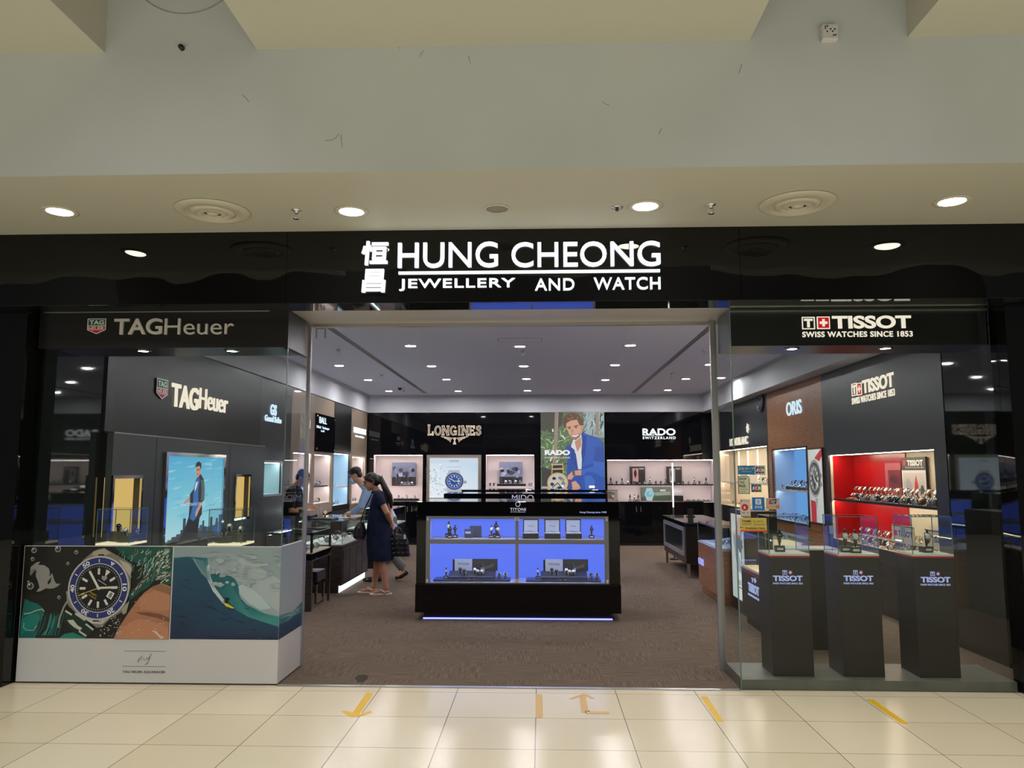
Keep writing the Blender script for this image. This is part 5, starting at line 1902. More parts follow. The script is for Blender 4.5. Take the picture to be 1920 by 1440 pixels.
row_of_watches(FR, 'R', -.15, 1.45, pu(FR, 1408), h[1] - .1, 4, ['loop'], ['gold', 'black'], 'on the shelf of the cream lit showcase', scale=1.5)
row_of_watches(FR, 'R', -.15, .95, h[0] + .4, h[1] - .1, 6, ['loop'], ['steel', 'black'], 'on the floor of the cream lit showcase', scale=1.3)
# cherry unit
h = (pu(FR, 1450.5), pu(FR, 1514), pz(FR, 1450.5, 971), pz(FR, 1450.5, 845))
zo = pz(FR, 1480, 919)
wall_cabinet('wall_cabinet', 'cherry wood wall cabinet with blue lit watch showcase', FR, yR[1] + .002, yR[2], ZK, WOOD, [h], WOOD, zlow=.8, niche_m=mat('blue_niche', rgb(190, 210, 236), .4), strip=STRIPW, shelf=(zo,), glow=SKYGLOW, frame=WALNUT)
sign('white letters on the cherry wood cabinet seen through right window', FR, [('ORIS', 1474.5, 1503.5, 755.5, 781, .01)], LETTERB)


def _strap_watch(A):
    A.poly([(0, 0), (100, 0), (100, 100), (0, 100)], [(216, 214, 210), (228, 226, 224), (206, 206, 204), (176, 174, 174)])
    A.poly([(45, 12), (92, 0), (100, 0), (100, 8), (78, 17)], (190, 44, 56))
    A.poly([(8, 70), (46, 72), (44, 100), (10, 100)], (186, 40, 52))
    A.poly([(40, 68), (60, 66), (52, 80), (44, 80)], (160, 160, 158))
    A.ell(42, 40, 44, 26, (150, 150, 148), 36)
    A.ell(42, 40, 38, 22.5, (70, 70, 72), 36)
    A.ell(40, 40, 31, 18.5, (106, 104, 104), 36)
    for k in range(12):
        a = 2 * PI * k / 12
        A.line([(40 + 20 * math.cos(a), 40 + 12 * math.sin(a)), (40 + 27 * math.cos(a), 40 + 16.5 * math.sin(a))], 4, (226, 226, 222))
    for x, y in ((28, 40), (40, 50), (52, 42)):
        A.ell(x, y, 8, 5, (60, 58, 58), 18)
    A.line([(40, 40), (66, 52)], 2.5, (230, 230, 226))
    A.line([(40, 40), (30, 30)], 2.5, (230, 230, 226))
    A.ell(88, 36, 6, 3, (120, 120, 118), 12)
    A.ell(88, 48, 6, 3, (120, 120, 118), 12)


lightbox('tall backlit poster of a grey watch on a red strap beside blue showcase', FR, pu(FR, 1517), pu(FR, 1546), pz(FR, 1517, 979), pz(FR, 1517, 841), _strap_watch, (0, 0, 100, 100), WALNUT, e=.02, depth=.012)
zt = tray(FR, -.27, -.1, h[0] + .3, h[1] - .1, zo + .001, 'pale blue watch tray on the shelf of the blue showcase', SATIN, .05)
row_of_watches(FR, 'R', -.2, zt, h[0] + .35, h[1] - .15, 8, ['loop'], ['steel', 'black'], 'on the tray of the blue showcase shelf', scale=1.5)
row_of_watches(FR, 'R', -.08, zo, h[0] + .15, h[1] - .1, 5, ['loop'], ['steel', 'white'], 'at the front of the blue showcase shelf', scale=1.4)
row_of_watches(FR, 'R', -.2, h[2], h[0] + .3, h[1] - .1, 8, ['loop'], ['steel', 'black'], 'at the back of the blue showcase floor', scale=1.5)
row_of_watches(FR, 'R', -.1, h[2], h[0] + .1, h[1] - .1, 8, ['loop'], ['black', 'steel'], 'at the front of the blue showcase floor', scale=1.4)
# red unit
h = (yR[2] + .14, pu(FR, 1754, 900), pz(FR, 1684, 1037), pz(FR, 1650, 848.5))
zt_ = pz(FR, 1660, 944)
um = pu(FR, 1643)
t = wall_cabinet('wall_cabinet', 'dark wall cabinet with red and cream lined showcase full of watches', FR, yR[2] + .002, yR[3], ZK, CHARD, [h], PEDESTAL, zlow=.6, niche_m=CREAM, strip=STRIPC, shelf=(zt_,), shelf_m=SATIN, glow=CREAM)
MB().fbox(FR, h[0] + .002, um, -.358, -.345, zt_ + .001, h[3] - .001).obj('red_back_panel', RED, t)
MB().fbox(FR, h[0] + .002, um, -.358, -.345, h[2] + .001, zt_ - .013).obj('red_back_panel', RED, t)


MB().fbox(FR, h[0] + .002, h[0] + .012, -.344, -.06, zt_ + .001, h[3] - .001).obj('red_side_panel', RED, t)
MB().fbox(FR, h[0] + .002, h[0] + .012, -.344, -.06, h[2] + .001, zt_ - .03).obj('red_side_panel', RED, t)


def _brand_board(pic):
    def f(A):
        A.rect(0, 0, 100, 100, (226, 214, 204))
        A.rect(0, 0, 100, 28, (72, 66, 62))
        A.rect(8, 6, 18, 18, (222, 40, 50))
        A.text('TISSOT', 58, 12, 66, 13, (240, 240, 236), 0, .04)
        A.text('SWISS WATCHES SINCE 1853', 54, 22, 76, 3.5, (220, 220, 216), 0, 0)
        pic(A)
    return f


def _pic1(A):
    A.rect(6, 34, 94, 96, (206, 196, 190))
    A.poly([(60, 38), (68, 60), (66, 86), (58, 96), (52, 80), (54, 56)], (206, 60, 44))
    A.ell(84, 70, 7, 10, (90, 90, 86))
    A.blob(28, 64, 16, 22, (186, 176, 172), 4)


def _pic2(A):
    A.rect(50, 34, 100, 96, (170, 190, 200))
    A.poly([(70, 36), (86, 36), (90, 60), (88, 92), (68, 92), (66, 60)], (140, 164, 178))
    A.ell(78, 60, 14, 13, (120, 146, 162))
    A.ell(78, 60, 9, 8.5, (176, 196, 206))


boxed_picture(FR, 'R', -.33, pu(FR, 1641), pu(FR, 1683), zt_ + .002, pz(FR, 1641, 858), 'cream brand board with a red shape on showcase upper shelf', _brand_board(_pic1))
boxed_picture(FR, 'R', -.33, pu(FR, 1704), pu(FR, 1753), zt_ + .002, pz(FR, 1704, 846), 'cream brand board with pale blue watch at right end of upper shelf', _brand_board(_pic2))
boxed_picture(FR, 'R', -.33, pu(FR, 1612), pu(FR, 1640), zt_ + .04, pz(FR, 1612, 868), 'dark pink picture board against the red back of the showcase', lambda A: (A.rect(0, 0, 100, 100, (186, 90, 96)), A.rect(20, 20, 100, 70, (120, 40, 50)), A.blob(55, 45, 30, 14, (90, 30, 40), 2)))
for i, (xa, xb) in enumerate(((1652, 1692), (1712, 1752))):
    boxed_picture(FR, 'R', -.1, pu(FR, xa), pu(FR, xb), h[2] + .1, h[2] + .3, ['low cream name board left on the showcase floor', 'low cream name board right on the showcase floor'][i], lambda A: (A.rect(0, 0, 100, 100, (236, 214, 184)), A.rect(0, 0, 100, 6, (110, 40, 50)), A.rect(8, 30, 24, 62, (222, 60, 50)), A.text('TISSOT', 62, 46, 66, 34, (60, 48, 44), 0, .03)), depth=.012, board=CREAM)
UP = 'on the upper shelf of the red showcase'
LOW = 'on the floor of the red showcase'
zt1 = tray(FR, -.3, -.16, h[0] + .5, h[1] - .1, zt_ + .001, 'long dark stepped tray at the back of the red showcase shelf', SATIN, .07)
row_of_watches(FR, 'R', -.23, zt1, h[0] + .4, h[1] - .1, 20, ['loop'], ['steel', 'gold', 'white'], 'on the tray ' + UP, scale=1.45, dn=.02)
row_of_watches(FR, 'R', -.11, zt_, h[0] + .5, h[1] - .06, 20, ['loop', 'loop', 'pillow'], ['gold', 'steel', 'steel', 'black'], 'at the front ' + UP, scale=1.3, dn=.02)
row_of_watches(FR, 'R', -.2, zt_, h[0] + .12, h[0] + .5, 8, ['flat'], ['gold'], 'at the left end ' + UP)
zt1 = tray(FR, -.32, -.2, h[0] + .3, h[1] - .3, h[2] + .001, 'long dark stepped tray at the back of the red showcase floor', SATIN, .08)
row_of_watches(FR, 'R', -.26, zt1, h[0] + .35, h[1] - .4, 15, ['loop'], ['gold', 'steel'], 'on the tray ' + LOW, scale=1.4, dn=.02)
row_of_watches(FR, 'R', -.16, h[2], h[0] + .25, h[1] - .1, 18, ['loop', 'loop', 'pillow'], ['gold', 'gold', 'black', 'steel'], 'in the middle ' + LOW, scale=1.3, dn=.02)
row_of_watches(FR, 'R', -.06, h[2], h[0] + .3, h[1] - .1, 14, ['flat', 'pillow'], ['gold', 'steel', 'gold', 'white'], 'at the front ' + LOW, scale=1.1)
# ================================================================ COUNTERS AND STANDS


def glass_cover(t, a, b, e=.006, parts=True):
    """a glass box from corner a to corner b with thin edge strips"""
    x0, y0, z0 = a
    x1, y1, z1 = b
    g, i = .004, .001
    m = MB().box((x0 + i, y0 + i, z0), (x1 - i, y0 + g, z1 - g)).box((x0 + i, y1 - g, z0), (x1 - i, y1 - i, z1 - g))
    m.box((x0 + i, y0 + g, z0), (x0 + g, y1 - g, z1 - g)).box((x1 - g, y0 + g, z0), (x1 - i, y1 - g, z1 - g)).box((x0 + i, y0 + i, z1 - g), (x1 - i, y1 - i, z1 - i))
    m.obj('glass_cover', GLASS, t)
    m = MB()
    for x in (x0, x1 - e):
        for y in (y0, y1 - e):
            m.box((x, y, z0), (x + e, y + e, z1))
    for x in (x0, x1 - e):
        m.box((x, y0, z1 - e), (x + e, y1, z1))
    for y in (y0, y1 - e):
        m.box((x0, y, z1 - e), (x1, y + e, z1))
    m.obj('glass_edges', GLASSEDGE, t)


WHITELIT = emitter('white_toe_light', (0.86, .93, 1.0, 1), 2.0)
DECK = mat('white_deck', rgb(232, 228, 222), .4)
XC = -2.74                                        # front line of the left counters
# near vitrine desk
y0, y1 = 9.42, 10.27
t = thing('vitrine_desk', 'black vitrine desk with bronze legs just inside the left door post', 'display desk', (XC - .3, (y0 + y1) / 2, 0))
MB().box((XC - .58, y0, .60), (XC, y1, .675)).obj('apron', BLACK, t, .003)
MB().box((XC - .57, y0 + .01, .676), (XC - .01, y1 - .01, .69)).obj('display_deck', CREAM, t)
m = MB()
for y in (y0 + .0, y1 - .025):
    for x in (XC - .58, XC - .025):
        m.box((x, y, .69), (x + .025, y + .025, .90))
m.box((XC - .58, y0, .90), (XC, y0 + .025, .925)).box((XC - .58, y1 - .025, .90), (XC, y1, .925)).box((XC - .025, y0, .90), (XC, y1, .925)).box((XC - .58, y0, .90), (XC - .555, y1, .925))
m.obj('vitrine_frame', SATIN, t)
MB().box((XC - .006, y0 + .026, .692), (XC - .003, y1 - .026, .899)).box((XC - .55, y0 + .004, .692), (XC - .026, y0 + .008, .899)).box((XC - .55, y0 + .026, .912), (XC - .026, y1 - .026, .918)).obj('glass_cover', GLASS, t)
MB().box((XC - .54, y0 + .03, .895), (XC - .52, y1 - .03, .9)).obj('light_strip', STRIPW, t)
MB().box((XC - .58, y0, 0), (XC - .0, y0 + .05, .6)).obj('side_panel', WALNUT, t)
MB().box((XC - .58, y0 + .05, .12), (XC - .56, y1 - .03, .6)).obj('modesty_panel', WALNUT, t)
for x in (XC - .03, XC - .58):
    MB().box((x, y1 - .03, 0), (x + .03, y1, .6)).obj('leg', BRONZE, t)
MB().box((XC - .03, y0 + .05, .585), (XC, y1 - .03, .6)).obj('bronze_rail', BRONZE, t)
for i in range(6):
    k = ['steel', 'white', 'black'][i % 3]
    watch(k, ['pillow', 'flat'][i % 2], (XC - .12 - .2 * (i % 2), y0 + .12 + .12 * i, .691), PI / 2, f'{KINDN[k]} in the vitrine desk by the left door post', f'{k} watches in the vitrine desk', 1.1)
# stool
sx, sy = XC - .22, 9.9
t = thing('stool', 'black leather stool with steel frame tucked under the vitrine desk', 'stool', (sx, sy, 0))
MB().box((sx - .21, sy - .19, .30), (sx + .21, sy + .19, .43)).obj('seat', mat('black_leather', rgb(34, 32, 36), .35), t, .015)
for y in (sy - .17, sy + .15):
    MB().box((sx - .2, y, 0), (sx - .175, y + .025, .3)).box((sx + .175, y, 0), (sx + .2, y + .025, .3)).box((sx - .2, y, .275), (sx + .2, y + .025, .3)).obj('leg_frame', CHROME, t)
for x in (sx - .2, sx + .175):
    MB().box((x, sy - .145, .01), (x + .025, sy + .15, .03)).obj('floor_bar', CHROME, t)


def glass_counter(label, x0, x1, y0, y1, zb, zt, m_body, front, toe=None, deck=DECK, strip=STRIPW, panels=0, name='glass_counter'):
    """glass-topped showcase counter; front = +1 if its long face looks to +X, -1 to -X"""
    t = thing(name, label, 'showcase counter', ((x0 + x1) / 2, (y0 + y1) / 2, 0))
    zp = .10
    xf = x1 if front > 0 else x0
    MB().box((x0, y0, zp), (x1, y1, zb - .03)).obj('carcass', m_body, t, .003)
    MB().box((x0 + .04, y0, 0), (x1 - .04, y1 - .02, zp)).obj('plinth', m_body, t)
    if toe:
        a = xf - front * .038
        MB().box((a, y0 + .02, .005), (a + front * .006, y1 - .05, zp - .005)).obj('toe_light', toe, t)
    MB().box((x0 - .005, y0 - .005, zb - .03), (x1 + .005, y1 + .005, zb - .012)).obj('edge_trim', ALU if m_body is not WALNUT else mat('brown_trim', rgb(104, 92, 82), .35), t)
    MB().box((x0 + .01, y0 + .01, zb - .012), (x1 - .01, y1 - .01, zb)).obj('display_deck', deck, t)
    glass_cover(t, (x0, y0, zb + .0005), (x1, y1, zt))
    a = x0 + .03 if front > 0 else x0 + .03
    MB().box((a, y0 + .03, zt - .024), (a + .02, y1 - .03, zt - .018)).obj('light_strip', strip, t)
    k = a + .021 if front > 0 else a - .003
    MB().box((k, y0 + .028, zt - .028), (k + .002, y1 - .028, zt - .01)).box((a, y0 + .026, zt - .028), (a + .02, y0 + .028, zt - .01)).obj('light_housing', ALU, t)
    for i in range(panels):
        w = (y1 - y0 - .1) / panels
        for j in range(3):
            h = (zb - .2) / 3
            MB().box((xf - .001 if front > 0 else xf - .008, y0 + .05 + w * i + .01, .13 + h * j), (xf + .008 if front > 0 else xf + .001, y0 + .05 + w * (i + 1) - .01, .13 + h * (j + 1) - .012)).obj('front_panel', GREYWOOD if (i + j) % 2 else m_body, t, .002)
    return t


glass_counter('lit glass counter with dark wood base in front of the leaning man', XC - .62, XC, 10.85, 12.5, .66, .98, WALNUT, 1, WHITELIT, panels=4)
for i in range(9):
    k = ['steel', 'white', 'black'][i % 3]
    watch(k, ['loop', 'pillow', 'loop'][i % 3], (XC - .15 - .13 * (i % 3), 11.0 + .15 * i, .6605), PI / 2 + RND.uniform(-.4, .4), f'{KINDN[k]} inside the lit glass counter beside the woman', f'{k} watches in the lit glass counter', 1.2)
t = thing('display_tray', 'dark flat tray lying on the lit glass counter top', 'tray', (XC - .38, 11.2, .98))
MB().box((XC - .52, 11.05, .981), (XC - .2, 11.4, 1.0)).obj('tray_base', SATIN, t, .004)
MB().box((XC - .5, 11.07, .999), (XC - .22, 11.38, 1.003)).obj('tray_pad', CHAR, t)
t = thing('gift_box', 'tiny navy blue box on the left end of the glass counter', 'box', (XC - .5, 10.95, .981))
MB().box((XC - .54, 10.9, .981), (XC - .46, 10.98, 1.03)).obj('body', mat('navy_box', rgb(30, 36, 92), .5), t, .003)
MB().box((XC - .542, 10.898, 1.031), (XC - .458, 10.982, 1.05)).obj('lid', mat('navy_box', rgb(30, 36, 92), .5), t, .003)
watch('gold', 'loop', (XC - .34, 11.15, 1.0035), .5, 'lone ring shaped watch standing on the dark tray on counter', None, 1.5)
t = thing('paper_sheet', 'small white card lying on the lit glass counter top', 'paper', (XC - .2, 11.6, .981))
MB().box((XC - .3, 11.55, .981), (XC - .12, 11.75, .984)).obj('sheet', WHITE, t)
glass_counter('black glass counter at the rear left, behind the two customers', XC - .62, XC, 13.6, 15.95, .68, .97, SATIN, 1, None, panels=3)
for i in range(6):
    k = ['steel', 'gold'][i % 2]
    watch(k, 'pillow', (XC - .15 - .12 * (i % 2), 14.2 + .27 * i, .6805), PI / 2, f'{KINDN[k]} inside the black glass counter at rear left', f'{k} watches in the rear left counter', 1.2)

# ---- right hand side counters
XD = 2.23
t = glass_counter('cherry wood counter with glass top right of the central island', XD, XD + .6, 9.98, 11.3, .70, .96, WOOD, -1, None, mat('blue_grey_deck', rgb(150, 160, 200), .4), STRIPW)
tc_ = t
FO = Frame((XD, 0, 0), (0, -1, 0), (-1, 0, 0))
mb = MB()
text_px(mb, 'ORIS', FO, .001, 1309.5, 1319.5, 1044, 1056, depth=.006, bold=.03)
mb.obj('lettering', emitter('lit_letter_violet', rgb(170, 176, 250), .9), t)
for i in range(6):
    k = ['steel', 'black'][i % 2]
    watch(k, ['loop', 'flat'][i // 3], (XD + .15 + .12 * (i % 3), 10.1 + .13 * i, .7005), -PI / 2, f'{KINDN[k]} inside the cherry wood counter', f'{k} watches in the cherry counter', 1.3)
MB().prism([(XD + .1, 10.85, .7008), (XD + .5, 10.85, .7008), (XD + .5, 10.85, .76)], (0, .32, 0)).obj('display_pad', mat('blue_pad', rgb(110, 124, 180), .5), t)
# black showcase with a silver framed front on slim legs
y0, y1 = 12.55, 14.75
t = thing('black_showcase', 'black showcase on slim legs with silver framed front and glass top', 'showcase', (XD + .4, 13.6, 0))
MB().box((XD + .06, y0, .22), (XD + .75, y1, .80)).obj('carcass', SATIN, t, .003)
MB().box((XD + .04, y0 - .01, .80), (XD + .77, y1 + .01, .84)).obj('upper_rail', BLACK, t)
MB().box((XD + .03, y0 - .02, .841), (XD + .78, y1 + .02, .862)).obj('glass_top', mat('dark_glass_top', rgb(40, 40, 42), .04), t)
Fk = Frame((XD + .06, 0, 0), (0, -1, 0), (-1, 0, 0))
MB().slab(Fk, -y1 + .1, -y0 - .1, .33, .78, .001, .025, [(-y1 + .17, -y0 - .17, .39, .72)]).obj('silver_frame', ALU, t)
MB().fbox(Fk, -y1 + .17, -y0 - .17, .001, .012, .39, .72).obj('front_screen', mat('charcoal_screen', rgb(46, 48, 52), .15), t)
for x in (XD + .08, XD + .7):
    for y in (y0 + .02, y1 - .06):
        MB().box((x, y, 0), (x + .04, y + .04, .22)).obj('leg', STEEL, t)
t = thing('acrylic_stand', 'small black upright stand on the black showcase top', 'stand', (XD + .45, 14.2, .8625))
MB().box((XD + .38, 14.14, .8625), (XD + .52, 14.26, .88)).obj('base', SATIN, t)
MB().box((XD + .40, 14.19, .8805), (XD + .50, 14.21, 1.0)).obj('plate', SATIN, t)
t = thing('strip_lamp', 'thin bright vertical strip lamp behind the black showcase top', 'lamp', (bx(1262, 930)[0] * .82, 15.0, 0))
q = on_y(1262.5, 951, 15.2)
q2 = on_y(1261, 868, 15.2)
MB().cyl((q.x, 15.2, 0), (q.x, 15.2, .02), .09, n=24).cyl((q.x, 15.2, .02), (q.x, 15.2, q.z), .012).obj('stand', SATIN, t)
MB().cyl((q.x, 15.2, q.z), (q.x, 15.2, q2.z), .012, n=12).obj('light_tube', emitter('tube_light', (1, .97, .94, 1), 2.5), t)
# counter behind the window pedestals
t = glass_counter('black counter with cream display and red line behind the window pedestals', XD + .02, XD + .46, 7.9, 9.0, .62, 1.0, PEDESTAL, -1, None, CREAM, STRIPC)
FT = Frame((XD + .02, 0, 0), (0, -1, 0), (-1, 0, 0))
MB().fbox(FT, -9.0, -7.9, .0005, .006, .565, .578).obj('red_line', RED, t)
mb = MB()
text_px(mb, 'TISSOT', FT, .001, 1403, 1423, 1091, 1107, depth=.006, bold=.03)
text_px(mb, 'T', FT, .001, 1409.5, 1413, 1083, 1091, depth=.006, bold=.03)
text_px(mb, '+', FT, .001, 1414, 1418, 1083, 1092, depth=.006, bold=.06)
text_px(mb, 'SWISS WATCHES SINCE 1853', FT, .001, 1403, 1423, 1111, 1115, depth=.004, bold=.0)
mb.obj('lettering', LETTERD, t)
MB().box((XD + .36, 7.95, .6205), (XD + .39, 8.93, .95)).obj('cream_divider', CREAM, t)
MB().box((XD + .1, 7.58, .06), (XD + .58, 7.885, .92)).box((XD + .13, 7.61, 0), (XD + .55, 7.86, .06)).obj('end_cabinet', PEDESTAL, t, .003)
MB().box((XD + .095, 7.575, .9205), (XD + .585, 7.89, .935)).obj('end_top', DECK, t)
# upright poster box on the counter end
t = thing('poster_stand', 'slim upright pale blue poster lightbox beside the right door glass', 'poster', (XD + .15, 9.6, 0))
MB().box((XD + .14, 9.22, 0), (XD + .5, 9.95, 1.2)).obj('cabinet', WALNUT, t)
FP_ = Frame((XD + .14, 0, 0), (0, -1, 0), (-1, 0, 0))
MB().slab(FP_, -9.93, -9.24, .12, 1.18, .001, .014, [(-9.90, -9.27, .15, 1.15)]).obj('frame', WALNUT, t)
A = Art(FP_, .004, -9.90, -9.27, .15, 1.15)
A.poly([(0, 0), (100, 0), (100, 100), (0, 100)], [(232, 226, 220), (214, 216, 222), (214, 226, 226), (214, 230, 230)])
A.poly([(60, 0), (90, 12), (70, 40), (30, 54), (20, 30)], (196, 160, 146))
A.poly([(10, 20), (50, 40), (80, 70), (40, 66)], (150, 170, 190))
A.blob(64, 34, 24, 12, (84, 92, 120), 2)
A.text('ZO 22', 60, 80, 50, 5, (60, 64, 66), 0, .03)
A.rect(40, 85, 80, 86.5, (120, 124, 126))
A.obj('backlit_picture', GLOWART, t)

# small fittings near the left door post and a stain on the carpet
q = on_y(572, 958, YJ)
t = thing('door_lock', 'small chrome lock fitting on the left doorway post', 'lock', (XL1 - .0, YJ, q.z))
MB().cyl((XL1 - .03, YJ - .019, q.z), (XL1 - .03, YJ - .045, q.z), .022, .018, 16).obj('knob', CHROME, t)
MB().box((XL1 - .036, YJ - .03, q.z - .05), (XL1 - .024, YJ - .0185, q.z - .02)).obj('latch', STEEL, t)
A = [on_z(x, y, .0008) for x, y in ((664, 1272), (672, 1266), (684, 1265), (691, 1268), (688, 1274), (680, 1279), (668, 1280), (670, 1276))]
o = MB().prism(A, (0, 0, .0006)).obj('carpet_stain', mat('dark_stain', rgb(52, 44, 38), .95))
tag(o, 'small dark stain on the brown carpet left of the doorway centre', 'stain')

# ---- three watch pedestals in the right window
PX = [(on_y(1450, 1264, 6.35).x, 'left'), (on_y(1582, 1266, 6.35).x, 'middle'), (on_y(1724, 1268, 6.35).x, 'right')]
for i, (x, w) in enumerate(PX):
    x1, y0, y1 = x + .315, 6.345, 6.66
    t = thing('display_pedestal', f'{w} one of three black pedestals with glass cube top in right window', 'pedestal', (x + .157, 6.5, .075), 'black pedestals in the right window')
    MB().box((x, y0, .0755), (x1, y1, .985)).obj('column', PEDESTAL, t, .003)
    MB().box((x - .002, y0 - .002, .985), (x1 + .002, y1 + .002, .997)).obj('red_band', RED, t)
    MB().box((x, y0, .997), (x1, y1, 1.012)).obj('white_deck', DECK, t)
    glass_cover(t, (x, y0, 1.0125), (x1, y1, 1.305), .005)
    f = Frame((0, y0, 0), (1, 0, 0), (0, -1, 0))
    lx = [1449, 1581.5, 1726][i]
    dy = [0, 0, 2.5][i]
    mb = MB()
    text_px(mb, 'TISSOT', f, .001, lx, lx + 55.5, 1079 + dy, 1089.5 + dy, depth=.005, bold=.035)
    text_px(mb, 'SWISS WATCHES SINCE 1853', f, .001, lx, lx + 56, 1092 + dy, 1095.5 + dy, depth=.003, bold=.01)
    mb.obj('lettering', LETTERD, t)
    u0, z1 = f.px(lx + 18, 1069 + dy)
    u1, z0 = f.px(lx + 26.5, 1077.5 + dy)
    w_ = u1 - u0
    mb = MB().slab(f, u0, u1, z0, z1, .001, .005, [(u0 + w_ * .1, u1 - w_ * .1, z0 + w_ * .1, z1 - w_ * .1)])
    text(mb, 'T', f, .001, u0 + w_ * .2, u1 - w_ * .2, z0 + w_ * .2, z1 - w_ * .2, depth=.004, bold=.05)
    mb.obj('boxed_letter', LETTERD, t)
    u0, u1 = u0 + w_ * 1.25, u1 + w_ * 1.25
    MB().fbox(f, u0, u1, .001, .004, z0, z1).obj('red_square', mat('sign_dark_red', rgb(150, 30, 44), .4), t)
    uc, zc = (u0 + u1) / 2, (z0 + z1) / 2
    MB().fbox(f, uc - w_ * .36, uc + w_ * .36, .0041, .006, zc - w_ * .12, zc + w_ * .12).fbox(f, uc - w_ * .12, uc + w_ * .12, .0041, .0062, zc - w_ * .36, zc + w_ * .36).obj('white_cross', LETTERD, t)
for (x, y), w, k in (((1462, 6.52), 'upright watch on a black block in the left pedestal cube', 'black'), ((1585, 6.5), 'left upright watch in the middle pedestal cube', 'white'),
                     ((1604, 6.44), 'right upright watch in the middle pedestal cube', 'white'), ((1737, 6.5), 'upright watch on a black block in the right pedestal cube', 'white')):
    q = on_y(x, 1040, y)
    watch(k, 'post', (q.x, y, 1.0125), RND.uniform(-.2, .2), w, None, 1.25)
for i, (x, w) in enumerate(PX):
    t = thing('price_card', f'tiny pale standing card inside the glass cube of the {w} pedestal', 'card', (x + .05, 6.6, 1.0125))
    MB().box((x + .045, 6.598, 1.0125), (x + .05, 6.602, 1.16)).obj('stem', STEEL, t)
    MB().box((x + .03, 6.597, 1.15), (x + .065, 6.603, 1.215)).obj('card', mat('card_green_grey', rgb(170, 180, 166), .5), t)

# ---- two glass cases behind the hoarding
BLK = mat('dark_display_block', rgb(76, 76, 68), .5)
for (xa, xb), nm in (((181, 244.4), 'left'), ((391, 454), 'right')):
    x0, x1 = on_y(xa, 980, 6.6).x, on_y(xb, 980, 6.6).x
    y0, y1 = 6.6, 6.9
    t = thing('glass_case', f'{nm} one of two glass watch cases behind the low hoarding', 'display case', ((x0 + x1) / 2, 6.75, 0), 'glass watch cases behind the hoarding')
    MB().box((x0 + .0, y0, 0), (x1, y1, 1.035)).obj('pedestal', CHARD, t)
    MB().box((x0, y0, 1.035), (x1, y1, 1.052)).obj('lit_base', emitter('warm_base_glow', rgb(255, 240, 200), 1.0), t)
    glass_cover(t, (x0, y0, 1.053), (x1, y1, 1.34), .005)
    for j, (fx, fy, fz, s, k) in enumerate(((.33, .62, .085, 1.0, 'black'), (.68, .36, .055, 1.0, 'white'), (.8, .75, .06, .9, 'steel')) if nm == 'left' else ((.36, .66, .09, 1.0, 'white'), (.36, .28, .05, 1.0, 'black'), (.76, .5, .075, .9, 'white'))):
        cx, cy = x0 + (x1 - x0) * fx, y0 + (y1 - y0) * fy
        b = MB()
        r = .075 if j < 2 else .055
        b.prism([(cx + r * math.cos(PI / 3 * q + .3), cy + r * .8 * math.sin(PI / 3 * q + .3), 1.0535) for q in range(6)], (0, 0, fz))
        o = b.obj('display_block', BLK)
        tag(o, f'{["rear", "front", "small right"][j]} dark six sided block in the {nm} window case', 'display block', 'six sided blocks in the window cases')
        watch(k, 'pillow', (cx, cy, 1.054 + fz), .3, f'watch on the {["rear", "front", "small right"][j]} block in the {nm} window case', None, s)

# ================================================================ CENTRAL ISLANDS


